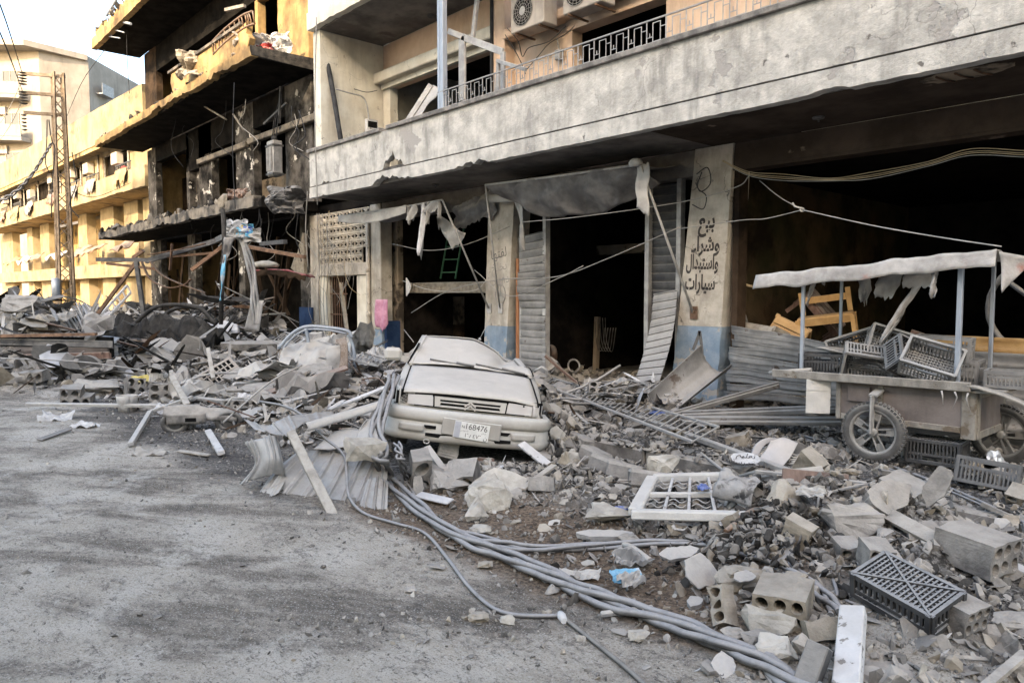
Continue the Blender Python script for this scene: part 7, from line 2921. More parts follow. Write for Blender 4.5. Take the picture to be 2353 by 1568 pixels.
# ------------------------------------------------------------------ fallen ladders of balustrade
def fallen_railing(A, B, n, label, lift=0.03):
    a0, a1 = [onG(*q) + Vector((0, 0, lift)) for q in A]
    b0, b1 = [onG(*q) + Vector((0, 0, lift)) for q in B]
    z = [lerp(0.0, 0.0, 0)]
    r = thing('fallen_balustrade', label, 'railing', a0)
    bars(r, [(a0, a1), (b0, b1)], 'metal_grey', 'rail', 0.035, 0.03)
    for k in range(n + 1):
        t = k / n
        bars(r, [(a0.lerp(a1, t), b0.lerp(b1, t))], 'metal_grey', 'baluster', 0.018, 0.018)
        if k < n:
            for (s0, s1, w0, w1) in ((.3, .3, .2, .8), (.65, .65, .2, .8)):
                p = a0.lerp(a1, t + s0 / n).lerp(b0.lerp(b1, t + s0 / n), w0)
                q = a0.lerp(a1, t + s1 / n).lerp(b0.lerp(b1, t + s1 / n), w1)
                bars(r, [(p, q)], 'metal_grey', 'key_bar', 0.014, 0.014)
            for w in (.2, .8):
                p = a0.lerp(a1, t + .3 / n).lerp(b0.lerp(b1, t + .3 / n), w)
                q = a0.lerp(a1, t + .65 / n).lerp(b0.lerp(b1, t + .65 / n), w)
                bars(r, [(p, q)], 'metal_grey', 'key_bar', 0.014, 0.014)
    return r


fallen_railing(((1268, 893), (1650, 1020)), ((1248, 912), (1590, 1058)), 12, 'fallen balustrade lying from the car to the kerb right of it', 0.20)
fallen_railing(((655, 800), (885, 872)), ((628, 822), (868, 892)), 11, 'fallen balustrade sloping down the rubble left of the car', 0.36)
fallen_railing(((1490, 985), (1640, 905)), ((1470, 970), (1610, 900)), 6, 'short fallen balustrade before the lettered pillar', 0.10)
fallen_railing(((1735, 1100), (1990, 1130)), ((1660, 1118), (1900, 1150)), 5, 'fallen balustrade behind the bent sheet cylinder', 0.06)
for (A, B, w, h, mt, lab) in (
        ((1290, 893, .30), (2025, 1160, .16), 0.055, 0.06, 'metal_grey', 'long dark angle bar running from the car past the window frame'),
        ((1610, 1040, .16), (1712, 1120, .2), 0.025, 0.025, 'metal_grey', 'thin bar crossing behind the printed metal sign'),
        ((60, 928, .10), (455, 933, .12), 0.06, 0.05, 'metal_grey', 'long square bar lying across the left road edge'),
        ((455, 915, .15), (872, 958, .18), 0.07, 0.05, 'metal_grey', 'long square bar running from the toy wheel to the metal pile'),
        ((1848, 1580, .08), (1885, 1480, .25), 0.10, 0.08, 'metal_dark', 'charred square post left of the white beam'),
        ((1960, 1400, .30), (1945, 1585, .12), 0.115, 0.07, 'white_paint', 'white painted beam standing out at the bottom right'),
        ((1825, 1210, .18), (1720, 1180, .2), 0.03, 0.02, 'wood', 'thin batten under the window frame'),
        ((980, 1028, .32), (1040, 1110, .06), 0.07, 0.06, 'sheet_metal', 'perforated steel channel leaning under the bumper'),
        ((960, 1135, .06), (1035, 1152, .06), 0.10, 0.02, 'cloth_white', 'white plastic strip below the square block'),
        ((478, 990, .06), (508, 1040, .05), 0.08, 0.05, 'white_paint', 'white splintered stake on the road edge left of the metal pile'),
        ((1380, 1410, .04), (1500, 1395, .06), 0.03, 0.03, 'metal_grey', 'small bar under the main cables'),
        ((395, 865, .5), (430, 930, .25), 0.09, 0.05, 'wood', 'grey split timber standing left of the grille box'),
        ((478, 800, .9), (490, 870, .45), 0.07, 0.05, 'wood', 'narrow board standing behind the grille box'),
        ((345, 945, .1), (300, 1020, .04), 0.07, 0.05, 'metal_grey', 'bent square tube, lower half, pointing at the road'),
        ((345, 945, .1), (442, 912, .32), 0.07, 0.05, 'metal_grey', 'bent square tube, upper half, under the toy wheel'),
        ((90, 1010, .02), (160, 985, .04), 0.08, 0.02, 'metal_dark', 'dark strip on the road at the left'),
        ((410, 1035, .02), (480, 1045, .03), 0.06, 0.02, 'wood', 'flat lath on the road left of the metal pile'),
        ((1345, 905, .25), (1500, 900, .3), 0.05, 0.04, 'sheet_metal', 'pale bar lying before the dark middle shop')):
    a, b = Gz(*A), Gz(*B)
    m = MB()
    m.beam(a, b, w, h, 0.2, 0, 0.006)
    m.build('bar', M[mt], label=lab, cat='bar')


# ------------------------------------------------------------------ window frame lying on the heap
def window_frame():
    c = [Gz(1500, 1098, .30), Gz(1672, 1094, .34), Gz(1456, 1180, .24), Gz(1714, 1186, .30)]
    r = thing('window_frame', 'pale wooden window frame with thin bars lying on the right rubble', 'window frame', c[2])

    def q(u, v):
        return (c[2].lerp(c[3], u)).lerp(c[0].lerp(c[1], u), v)
    bars(r, [(q(-0.02, 0), q(1.02, 0)), (q(0.0, 1), q(1, 1))], 'frame_white', 'rail', 0.075, 0.07)
    bars(r, [(q(0, 0.04), q(0.0, 0.97))], 'frame_white', 'stile', 0.10, 0.07)
    bars(r, [(q(1, 0.04), q(1, 0.97))], 'frame_white', 'stile', 0.05, 0.07)
    bars(r, [(q(0.04, .5), q(.97, .5))], 'frame_white', 'middle_rail', 0.045, 0.04)
    for t in (.27, .5, .74):
        bars(r, [(q(t, .03), q(t, .97))], 'white_paint', 'glazing_bar', 0.022, 0.025)
    for t in (.16, .38, .62):
        for s in (.22, .34, .72, .84):
            m = MB()
            m.tube([q(t - .09 + .18 * k / 8, s + 0.05 * math.sin(k * .8)) - Vector(r.location) for k in range(9)], 0.006, 4)
            m.build('scroll', M['metal_grey'], r)


window_frame()
# bent cylinder of sheet
p, k = spot(1695, 1170, 0.10)
ax = (RGT * 0.8 - FWD * 0.55 + UP * -0.1).normalized()
s1 = UP.cross(ax).normalized()
s2 = ax.cross(s1)
m = MB()
m.sheet(lambda u, v: p + ax * lerp(-0.14, 0.14, u) + (s1 * math.cos(lerp(-0.2, 3.2, v)) + s2 * math.sin(lerp(-0.2, 3.2, v))) * (0.145 + 0.05 * fbm((u * 3, v * 3, 0), 3)), 12, 24, 0.006)
m.build('bent_sheet', M['scorched'], label='scorched sheet bent into a half cylinder beside the window frame', cat='metal sheet')
# brown panel
a = Gz(1868, 1245, .05)
m = MB()
m.box(a + Vector((0, 0, 0.30)), (0.46, 0.03, 0.44), ori(-8, -14, 0) @ Matrix.Rotation(rad(4), 3, 'Y'), 0, 0.004)
m.build('panel', M['wood_brown'], label='dark brown wooden panel standing in the right rubble', cat='panel')
# printed metal sign
p, k = spot(1712, 1085, 0.14)
r = thing('metal_sign', 'torn white metal sign printed with dark lettering by the angle bar', 'sign', p, ori(-35, 30, 0))
sl = slab_mesh(3, 0.012, 0.5)
inst('sign_sheet', sl.mesh('sign_sheet', M['white_paint']), r, (0, 0, 0), None, (0.36, 0.36, 0.4))
write('\uFEE2\uFEF4\uFEE0\uFECC\uFE97', 0.09, 'ink', r, (0, 0.0, 0.008), (0, 0, 0))
write('\uFE94\uFEB3\uFEAD\uFEAA\uFEE3', 0.09, 'ink', r, (0, -0.10, 0.008), (0, 0, 0))
p, k = spot(1690, 1100, 0.06)
inst('slab_fragment', SLM['concrete'][2], None, p, ori(10, 30, 0), (0.28, 0.24, 0.3), label='grey plate under the printed metal sign', cat='concrete slab', group='broken slabs and plates')


# plastic chair, only its back showing
def chair():
    p, k = spot(1780, 1062, 0.0)
    r = thing('plastic_chair', 'broken pinkish white plastic chair back lying on the pavement', 'chair', p, ori(-20, 0, 0))
    L = -Vector(p)
    L.rotate(Matrix.Rotation(-(YAW - rad(20)), 3, 'Z'))

    def pp(nm, g, mt, th):
        o = patch(nm, g, mt, None, None, 0, 0, 18, 12, th, 0.004, r)
        o.rotation_euler = (0, 0, -(YAW - rad(20)))
        o.location = L
    pp('armrest', [[(1722, 1056, 7.45), (1733, 1022, 7.5), (1762, 1005, 7.55), (1800, 1008, 7.6)], [(1736, 1060, 7.45), (1747, 1030, 7.5), (1768, 1015, 7.55), (1798, 1018, 7.6)]], 'plastic_pink', 0.03)
    pp('backrest', [[(1770, 1012, 7.45), (1800, 1006, 7.5), (1832, 1018, 7.5)], [(1755, 1040, 7.4), (1785, 1042, 7.36), (1815, 1050, 7.36)], [(1728, 1072, 7.3), (1755, 1085, 7.2), (1790, 1080, 7.2)]], 'plastic_pink', 0.012)
    pp('seat', [[(1826, 1012, 7.65), (1845, 1020, 7.7), (1868, 1040, 7.7)], [(1810, 1050, 7.5), (1830, 1050, 7.6), (1850, 1048, 7.6)]], 'metal_dark', 0.012)
    for k in range(5):
        m = MB()
        m.tube([(-0.24 + 0.02 * k + 0.12 * t, 0.0 + 0.03 * k, 0.03 + 0.018 * k + 0.04 * math.sin(t * 1.5)) for t in range(5)], 0.012, 5)
        m.build('rib', M['metal_grey'], r)


chair()


def crumple(name, u, v, px, mat, label, cat, lift=0.05, asp=0.6, hh=0.4, tilt=10):
    p, k = spot(u, v, lift)
    s = px * k
    Mx = ori(RN.uniform(-30, 30), tilt, 0)
    sd = RN.uniform(0, 99)
    m = MB()
    m.sheet(lambda a, b: p + Mx @ Vector((s * (a - .5 + .12 * noise.noise((b * 3, sd, 1))), s * asp * (b - .5 + .15 * noise.noise((a * 3, sd, 5))), s * hh * 0.5 * fbm((a * 2.6, b * 2.6, sd), 4))), 14, 10, 0.003, False)
    return m.build(name, M[mat], label=label, cat=cat)


for a in (('foil', 2300, 1075, 100, 'foil', 'crumpled silver foil beside the open dark crate', 'foil', 0.08, 0.6, 0.7),
          ('foil', 2022, 1055, 30, 'foil', 'small crumpled foil ball by the cart wheel', 'foil', 0.03, 0.8, 0.8),
          ('rag', 1440, 1345, 74, 'cyan', 'bright blue cloth mask in the scrap below the slim cables', 'cloth', 0.07, 0.5, 0.3, 30),
          ('plastic_scrap', 1425, 1180, 30, 'blue', 'blue plastic scrap left of the window frame', 'plastic scrap', 0.05, 0.8, 0.4),
          ('plastic_scrap', 1615, 1165, 26, 'blue', 'blue plastic scrap inside the window frame', 'plastic scrap', 0.16, 0.8, 0.4),
          ('plastic_scrap', 1625, 1210, 44, 'blue_dark', 'dark blue plastic under the window frame edge', 'plastic scrap', 0.08, 0.8, 0.5),
          ('plastic_scrap', 1515, 955, 44, 'blue', 'blue rag on the pavement by the sloping bar', 'rag', 0.05, 0.7, 0.4),
          ('plastic_sheet', 130, 965, 70, 'cloth_white', 'white plastic sheet lying on the road at the left', 'plastic sheet', 0.05, 0.5, 0.5, 20),
          ('plastic_sheet', 196, 982, 60, 'cloth_white', 'small white tray on the road at the left', 'plastic sheet', 0.05, 0.5, 0.4),
          ('plastic_sheet', 375, 950, 34, 'cloth_white', 'white plastic bag by the grey bucket', 'plastic bag', 0.08, 0.9, 0.6, 30),
          ('plastic_sheet', 566, 940, 36, 'cloth_white', 'torn white plastic hanging from the long bar', 'plastic bag', 0.12, 1.2, 0.4, 60),
          ('plastic_sheet', 345, 1045, 70, 'canvas', 'broken pan with a dark blue handle on the road', 'pan', 0.03, 0.4, 0.4),
          ('plastic_scrap', 330, 882, 46, 'yellow', 'yellow packet in the middle rubble', 'packet', 0.10, 0.6, 0.3, 30),
          ('plastic_scrap', 132, 872, 40, 'plastic_pink', 'pink tile-like piece below the left mound', 'plastic scrap', 0.03, 0.3, 0.1, 20),
          ('scrap', 1450, 1360, 60, 'sheet_metal', 'bent bracket beside the blue mask', 'metal scrap', 0.08, 0.6, 0.7, 30),
          ('scrap', 1455, 1310, 90, 'galv', 'crumpled pale tin above the blue mask', 'metal scrap', 0.08, 0.5, 0.6, 20),
          ('scrap', 1330, 1330, 100, 'sheet_metal', 'flattened tin left of the blue mask', 'metal scrap', 0.04, 0.4, 0.3),
          ('scrap', 1860, 1195, 60, 'canvas', 'torn pale card stuck on the brown panel', 'card', 0.2, 0.5, 0.5, 40),
          ('scrap', 2360, 1085, 70, 'canvas_dark', 'dark rag at the right edge of the pavement', 'rag', 0.05, 0.5, 0.5),
          ('scrap', 1905, 1055, 90, 'canvas_dark', 'dark crumpled bag before the cart cabinet', 'bag', 0.08, 0.5, 0.8),
          ('scrap', 1960, 1045, 70, 'canvas', 'grey crumpled card by the cart wheel', 'card', 0.05, 0.5, 0.7),
          ('scrap', 760, 810, 100, 'sheet_metal', 'crumpled bonnet of the wrecked car left of the doorway', 'metal scrap', 0.25, 0.6, 0.8, 30),
          ('scrap', 840, 850, 60, 'cloth_white', 'white crumpled sack beside the car mirror', 'sack', 0.2, 0.7, 0.8, 30),
          ('scrap', 735, 782, 34, 'cloth_red', 'red scrap on the wrecked car', 'plastic scrap', 0.3, 0.8, 0.6, 30),
          ('scrap', 420, 985, 60, 'concrete_dark', 'dark crumpled scrap under the moped', 'metal scrap', 0.04, 0.5, 0.5),
          ('scrap', 180, 810, 150, 'canvas_dark', 'torn dark tarpaulin hanging off the left mound', 'tarpaulin', 0.3, 0.9, 0.6, 50),
          ('scrap', 225, 860, 110, 'canvas_dark', 'dark fabric-covered board at the foot of the left mound', 'board', 0.15, 0.6, 0.4, 30),
          ('scrap', 480, 790, 120, 'char', 'charred bedding between the burnt car and white panel', 'debris', 0.2, 0.7, 0.9, 20)):
    crumple(*a)


# toy wheel, bucket, moped, grille box
def small_things():
    p, k = spot(442, 925, 0.12)
    r = thing('small_wheel', 'dusty pale toy wheel lying flat on the rubble', 'wheel', p, ori(0, 14, 0))
    m = MB()
    m.tube([(0.17 * math.cos(t * math.pi / 14), 0.17 * math.sin(t * math.pi / 14), 0) for t in range(29)], 0.045, 10, caps=False)
    m.build('tyre', M['rim_dusty'], r)
    for t in range(6):
        m = MB()
        a = math.pi * t / 3
        m.beam((0.02 * math.cos(a), 0.02 * math.sin(a), 0.01), (0.14 * math.cos(a), 0.14 * math.sin(a), 0.01), 0.03, 0.03)
        m.build('spoke', M['rim_dusty'], r)
    m = MB()
    m.tube([(0, 0, -0.03), (0, 0, 0.045)], 0.04, 10)
    m.build('hub', M['rim_dusty'], r)
    p, k = spot(293, 945, 0)
    m = MB()
    m.sheet(lambda u, v: p + Vector((math.cos(u * 6.283) * (.13 + .03 * v), math.sin(u * 6.283) * (.13 + .03 * v), 0.26 * v)), 18, 3, 0.008)
    m.tube([p + Vector((0, 0, 0.005)), p + Vector((0, 0, 0.015))], 0.128, 18)
    m.build('bucket', M['metal_grey'], label='grey bucket standing at the road edge', cat='bucket')
    # wrecked moped body
    p, k = spot(455, 985, 0.0)
    r = thing('wrecked_moped', 'wrecked dusty moped lying in the rubble left of the metal pile', 'moped', p, ori(8, 0, 0))
    m = MB()
    m.sheet(lambda u, v: (-0.42 + 0.95 * u, -0.12 + 0.24 * v, 0.22 + 0.12 * math.sin(v * 3.14) + 0.06 * fbm((u * 4, v * 3, 1), 3) - 0.10 * u), 18, 8, 0.03)
    m.build('body', M['concrete'], r)
    m = MB()
    m.sheet(lambda u, v: (-0.36 + 0.5 * u, -0.16, 0.10 + 0.14 * v), 6, 4, 0.02)
    m.build('fairing', M['concrete'], r)
    m = MB()
    m.bx(-0.12, 0.02, -0.168, -0.163, 0.13, 0.18)
    m.build('fairing_hole', M['black'], r)
    for x in (-0.28, 0.42):
        m = MB()
        m.tube([(x + 0.15 * math.cos(t * math.pi / 10), -0.06, 0.10 + 0.12 * math.sin(t * math.pi / 10)) for t in range(21)], 0.04, 8, caps=False)
        m.tube([(x, -0.08, 0.1), (x, -0.03, 0.1)], 0.09, 12)
        m.build('wheel', M['rubber'], r)
    m = MB()
    m.tube([(0.35, 0.0, 0.28), (0.45, 0.02, 0.42), (0.6, 0.05, 0.40)], 0.018, 6)
    m.build('handlebar', M['metal_grey'], r)
    # grille box (louvred casing)
    p, k = spot(505, 880, 0.18)
    r = thing('grille_box', 'pale box with a black square grille tipped on the rubble', 'grille', p, ori(28, 55, 32))
    m = MB()
    m.box((0, 0, -0.06), (0.74, 0.40, 0.12), None, 0, 0.01)
    m.build('casing', M['ac_white'], r)
    m = MB()
    m.box((0, 0, 0.004), (0.62, 0.30, 0.012))
    m.build('opening', M['black'], r)
    for k in range(8):
        m = MB()
        x = -0.31 + 0.62 * k / 7
        m.bx(x - 0.012, x + 0.012, -0.15, 0.15, 0.011, 0.024)
        m.build('grille_bar', M['ac_white'], r)
    for k in range(4):
        m = MB()
        y = -0.15 + 0.3 * k / 3
        m.bx(-0.31, 0.31, y - 0.01, y + 0.01, 0.0245, 0.034)
        m.build('grille_bar', M['ac_white'], r)
    # perforated basket
    p, k = spot(370, 875, 0.06)
    m = MB()
    for t in range(10):
        for (a0, a1) in (((-.2, -.12 + .027 * t), (.2, -.12 + .027 * t)), ((-.2 + .044 * t, -.12), (-.2 + .044 * t, .125))):
            M3 = ori(20, 30, 0)
            m.beam(p + M3 @ Vector((*a0, 0.003 * (t % 2))), p + M3 @ Vector((*a1, 0.003 * (t % 2))), 0.014, 0.01)
    m.build('plastic_basket', M['frame_white'], label='white plastic basket lid in the middle rubble', cat='basket')


small_things()


# ------------------------------------------------------------------ wrecks further back
def wrecks():
    # crushed lorry bed under the left mound
    p = Dp(95, 868, 14.2)
    p.z = 0.0
    r = thing('crushed_lorry', 'crushed dark lorry bed buried under the left mound of rubble', 'lorry', p, (0, 0, YAW))
    for k in range(5):
        m = MB()
        m.box((-0.3 + 0.05 * math.sin(k * 5), 0.4 + 0.03 * math.sin(k * 3), 0.32 + 0.145 * k), (2.9 - 0.2 * (k % 2), 0.06, 0.13), Euler((rad(4 * math.sin(k)), rad(1.5 * math.sin(k * 2)), 0)).to_matrix(), 0, 0.01, 0.02)
        m.build('side_plank', M[('panel_brown', 'metal_dark', 'wood_brown')[k % 3]], r)
    m = MB()
    m.bx(-1.8, 1.1, 0.5, 0.6, 0.2, 1.0)
    m.build('bed', M['black'], r)
    m = MB()
    m.tube([(-1.9, 0.22, 0.30), (1.25, 0.22, 0.38)], 0.045, 8)
    m.build('side_rail', M['wood'], r)
    m = MB()
    m.beam((-1.9, 0.36, 1.02), (0.9, 0.33, 1.07), 0.1, 0.06)
    m.build('top_rail', M['metal_rust'], r)
    m = MB()
    m.beam((-1.9, 0.24, 0.22), (1.2, 0.24, 0.22), 0.1, 0.12)
    m.build('sill', M['metal_dark'], r)
    for x in (-1.2, 0.7):
        m = MB()
        m.tube([(x, 0.25, 0.33), (x, 0.5, 0.33)], 0.33, 18)
        m.build('wheel', M['rubber'], r)
    # strands hanging off the mound
    for k in range(22):
        u = RN.uniform(135, 205)
        pts = [Dp(u - RN.uniform(0, 20), 700 + RN.uniform(-6, 18), 15.8), Dp(u + RN.uniform(5, 20), 750 + RN.uniform(-10, 10), 15.3), Dp(u + RN.uniform(10, 40), 800 + RN.uniform(-10, 20), 15.0), Dp(u + RN.uniform(20, 60), 850 + RN.uniform(-10, 10), 14.9)]
        cable('hanging_strand', pts, RN.uniform(0.014, 0.03), RN.choice(['cable', 'metal_grey', 'metal_dark']), 'grey strand in the curtain of cables falling off the left mound', 'cable', 5, 5, 'cables hanging off the left mound')
    # burnt car
    p = Gz(370, 835, 0.25)
    r = thing('burnt_car', 'burnt-out black car buried in rubble before the burnt building', 'car', Vector((p.x, p.y, gz(p.x, p.y) + 0.1)), (0, 0, YAW - rad(8)))
    m = MB()
    m.sheet(lambda u, v: (-1.5 + 3.2 * u, 0.5 * math.cos(v * 3.14) - 0.2, 0.15 + 0.62 * math.sin(v * 3.14) * (0.55 + 0.5 * math.sin(u * 3.14)) + 0.42 * fbm((u * 7, v * 6, 3), 5)), 44, 22, 0.03, False)
    m.build('body', M['char'], r)
    m = MB()
    for pts in (((-0.5, -0.3, 0.7), (0.1, -0.2, 1.15), (1.0, -0.1, 1.12), (1.5, -0.2, 0.75)), ((-0.4, 0.3, 0.7), (0.2, 0.35, 1.1), (1.0, 0.3, 1.1))):
        m.tube(spline(pts, 5), 0.05, 6)
    m.build('roof_frame', M['char'], r)
    for x in (-0.9, 1.1):
        m = MB()
        m.tube([(x, -0.75, 0.2), (x, -0.55, 0.2)], 0.28, 16)
        m.build('wheel', M['char'], r)
    # wrecked car by the doorway, roof rail standing proud
    p = Gz(725, 850, 0.3)
    r = thing('wrecked_car', 'wrecked pale blue car shell with bare roof rail before the left doorway', 'car', Vector((p.x, p.y, gz(p.x, p.y))), (0, 0, 0))
    L = Vector(r.location)
    D_ = 12.6
    for j, (px, rr_, dz) in enumerate((([(640, 800), (668, 768), (702, 750), (752, 752), (798, 760), (808, 775)], 0.03, 0), ([(650, 800), (676, 772), (706, 757), (752, 758), (796, 766)], 0.018, 0.25), ([(702, 752), (708, 790), (700, 840)], 0.03, 0.2), ([(800, 768), (812, 800), (815, 850)], 0.03, 0.1))):
        m = MB()
        m.tube(spline([Dp(u, v, D_ + dz) - L for u, v in px], 6), rr_, 7)
        m.build('roof_rail', M['metal_blue'], r)
    patch_me = [[(640, 845, 12.4), (700, 850, 12.2), (770, 852, 12.2)], [(645, 815, 12.6), (705, 800, 12.6), (765, 805, 12.5)], [(660, 795, 13.2), (710, 785, 13.2), (770, 790, 13.0)]]
    o = patch('body', patch_me, 'sheet_metal', None, None, 0, 0, 26, 16, 0.02, 0.10, r)
    o.location = -L
    o = patch('door', [[(745, 855, 12.1), (790, 858, 12.1)], [(750, 795, 12.2), (788, 790, 12.2)]], 'sheet_metal', None, None, 0, 0, 10, 10, 0.03, 0.04, r)
    o.location = -L
    o = patch('seat_cover', [[(778, 850, 11.9), (800, 852, 11.9)], [(782, 800, 12.0), (798, 795, 12.0)], [(770, 780, 12.1), (792, 772, 12.1)]], 'cloth_brown', None, None, 0, 0, 10, 14, 0.02, 0.05, r)
    o.location = -L

    # collapsed awning frame before the burnt building
    D1 = 19.5
    r = thing('awning_frame', 'collapsed rusty steel awning frame leaning before the burnt building', 'steel frame', Dp(320, 740, D1))
    L = Vector(r.location)
    for (a, b, w_) in (((222, 596), (335, 597), .10), ((335, 600), (500, 552), .12), ((500, 552), (545, 530), .14), ((245, 605), (360, 618), .07), ((312, 592), (333, 745), .10), ((316, 598), (225, 720), .08), ((225, 720), (196, 770), .08),
                       ((330, 575), (305, 592), .08), ((440, 620), (540, 545), .09), ((385, 590), (500, 580), .06), ((560, 565), (700, 590), .09), ((600, 560), (655, 555), .10), ((330, 745), (300, 790), .07)):
        m = MB()
        m.beam(Dp(*a, D1) - L, Dp(*b, D1 - (1.5 if b[0] > 540 else 0)) - L, w_, w_)
        m.build('frame_bar', M['metal_rust' if w_ < .1 else 'metal_dark'], r)
    for px in ([(345, 600), (370, 630), (410, 650), (470, 672)], [(325, 600), (345, 640), (385, 660), (420, 655), (440, 640)], [(340, 585), (400, 575), (470, 560)], [(395, 560), (392, 600), (390, 620)]):
        m = MB()
        pts = spline([Dp(u, v, D1 - 0.2) - L for u, v in px], 6)
        for a, b in zip(pts[:-1], pts[1:]):
            m.beam(a, b + (b - a) * .1, 0.11, 0.02)
        m.build('bent_strap', M['metal_rust'], r)
    # light stair-like railing lying in the distance
    fr = thing('fallen_railing', 'white stair railing lying between the left mound and awning frame', 'railing', Dp(240, 770, 20))
    bars(fr, [(Dp(198, 760, 20), Dp(292, 655, 21)), (Dp(208, 770, 20), Dp(300, 672, 21))], 'white_paint', 'rail', 0.06, 0.06)
    for k in range(9):
        t = k / 8
        bars(fr, [(Dp(198, 760, 20).lerp(Dp(292, 655, 21), t), Dp(208, 770, 20).lerp(Dp(300, 672, 21), t))], 'white_paint', 'baluster', 0.04, 0.04)
    # twisted upright with rags
    D2 = 17.0
    r = thing('twisted_post', 'twisted grey steel post with rags caught on its top', 'post', Dp(598, 745, D2))
    L = Vector(r.location)
    pts = spline([Dp(u, v, D2) - L for (u, v) in ((546, 528), (560, 560), (575, 610), (583, 660), (585, 700), (590, 745))], 8)
    m = MB()
    for off in (0, 0.06, -0.06):
        m.tube([p + RGT * off + FWD * 0.04 * math.sin(i * .4 + off * 30) for i, p in enumerate(pts)], 0.035, 5)
    m.build('strip', M['sheet_metal'], r)
    m = MB()
    a, b = Dp(575, 760, D2) - L, Dp(590, 690, D2) - L
    m.sheet(lambda u, v: a.lerp(b, v) + RGT * lerp(-0.15, 0.22, u) * (1 - .2 * v) + FWD * 0.06 * math.sin(u * 5), 8, 8, 0.01)
    m.build('bent_plate', M['sheet_metal'], r)
    for k, (u, v, mt, s) in enumerate(((545, 525, 'cloth_white', .35), (530, 535, 'canvas', .25), (562, 530, 'cyan', .28), (580, 540, 'canvas', .28), (553, 522, 'yellow', .08), (568, 528, 'blue', .14))):
        p = Dp(u, v, D2 - 0.1) - L
        m = MB()
        m.sheet(lambda a, b: p + RGT * s * (a - .5) * 1.4 + UP * s * (.5 - b) * (1.1 + .4 * noise.noise((a * 4, k, 0))) + FWD * s * .5 * fbm((a * 3, b * 3, k), 3), 9, 9, 0.006, False)
        m.build('rag', M[mt], r)
    # dark post with cyan strip
    r = thing('charred_pole', 'charred leaning pole wrapped with bright cyan plastic', 'pole', Dp(508, 740, 16.6))
    L = Vector(r.location)
    m = MB()
    m.tube([Dp(u, v, 16.6) - L for (u, v) in ((512, 480), (515, 560), (510, 640), (507, 745))], 0.05, 7)
    m.build('pole', M['char'], r)
    m = MB()
    m.sheet(lambda u, v: Dp(lerp(516, 506, v) + 9 * (u - .5) * (0.6 + .5 * math.sin(v * 6)), lerp(585, 690, v), 16.5) - L + FWD * 0.03 * math.sin(v * 9 + u * 3), 4, 20, 0.01)
    m.build('plastic_strip', M['cyan'], r)
    m = MB()
    m.sheet(lambda u, v: Dp(lerp(526, 514, v) + 22 * (u - .5) * (1 - .5 * v), lerp(545, 610, v), 16.55) - L + FWD * 0.1 * fbm((u * 3, v * 3, 1), 3), 8, 10, 0.01)
    m.build('scorched_rag', M['canvas_dark'], r)
    # red car bonnet hanging in the shop front, with lamp
    D3 = 18.4
    r = thing('hanging_red_panel', 'torn red car panel jutting from the burnt shop front', 'car panel', Dp(630, 630, D3))
    L = Vector(r.location)
    m = MB()
    a, b = Dp(568, 622, D3), Dp(702, 632, D3)
    m.sheet(lambda u, v: a.lerp(b, u) - L + FWD * (v * 0.9) + UP * (0.10 * math.sin(u * 3) - 0.04 * v + 0.05 * fbm((u * 5, v * 3, 0), 3)), 20, 8, 0.03)
    m.build('panel', M['red_metal'], r)
    m = MB()
    m.sheet(lambda u, v: a.lerp(b, u) - L + UP * (0.10 * math.sin(u * 3) - 0.02 - v * (0.12 + 0.14 * abs(fbm((u * 6, 1, 3), 4)))) + FWD * 0.05 * fbm((u * 8, v * 3, 9), 3), 30, 4, 0.02)
    m.build('torn_edge', M['soot_brown'], r)
    p = Dp(610, 608, D3 + .2)
    r2 = thing('lamp_shade', 'pale oval lamp lying on the torn red panel', 'lamp', p)
    m = MB()
    m.tube([Vector((0, 0, -0.06)), Vector((0, 0, 0)), Vector((0, 0, 0.06)), Vector((0, 0, 0.10))], [0.30, 0.34, 0.26, 0.1], 16)
    o = m.build('shade', M['concrete_pale'], r2)
    # blue panel and torn plaster by the left doorway
    m = MB()
    a = Fy(690, 705, 9.7)
    m.bx(a.x, Fy(718, 705, 9.7).x, 9.66, 9.72, 0.2, a.z)
    m.build('blue_panel', M['blue_dark'], label='dark blue panel standing left of the barred doorway', cat='panel')
    p = Fy(688, 590, 9.68)
    m = MB()
    front_prism(m, [(p.x + a, p.z + b) for a, b in ((-.45, -.3), (-.2, -.42), (.1, -.45), (.35, -.5), (.42, .1), (.40, .62), (.3, .66), (.22, .42), (.1, .36), (0, .12), (-.2, .02), (-.3, -.12))], 9.62, 0.1)
    m.build('plaster_piece', M['concrete_tan'], label='torn flap of plaster hanging above the torn red panel', cat='plaster')
    # transformer hung in the burnt window
    p = Fy(631, 365, 9.35)
    r = thing('hanging_transformer', 'grey ribbed electrical box hanging in the burnt window opening', 'transformer', p)
    m = MB()
    m.box((0, 0, 0), (0.42, 0.30, 1.0), None, 0, 0.03)
    m.build('case', M['galv'], r)
    for k in range(4):
        m = MB()
        m.bx(-0.15 + 0.09 * k, -0.11 + 0.09 * k, -0.19, -0.151, -0.36, 0.30)
        m.build('rib', M['metal_grey'], r)
    for z in (-0.44, 0.36):
        m = MB()
        m.box((0, 0, z), (0.47, 0.35, 0.05))
        m.build('band', M['metal_dark'], r)
    m = MB()
    m.tube([(0, 0, 0.5), (0, 0, 0.62), (0, 0, 0.66)], [0.10, 0.08, 0.03], 8)
    for x in (-0.16, -0.05, 0.1):
        m.tube([(x, 0, 0.5), (x + 0.05, 0.05, 1.1), (x + 0.1, 0.2, 1.7)], 0.018, 5)
    m.build('hanger', M['wire_dark'], r)
    m = MB()
    m.beam((-0.9, 0.1, 1.15), (0.5, 0.15, 1.5), 0.06, 0.06)
    m.beam((0.12, 0.1, 1.0), (0.28, 0.1, 2.0), 0.06, 0.06)
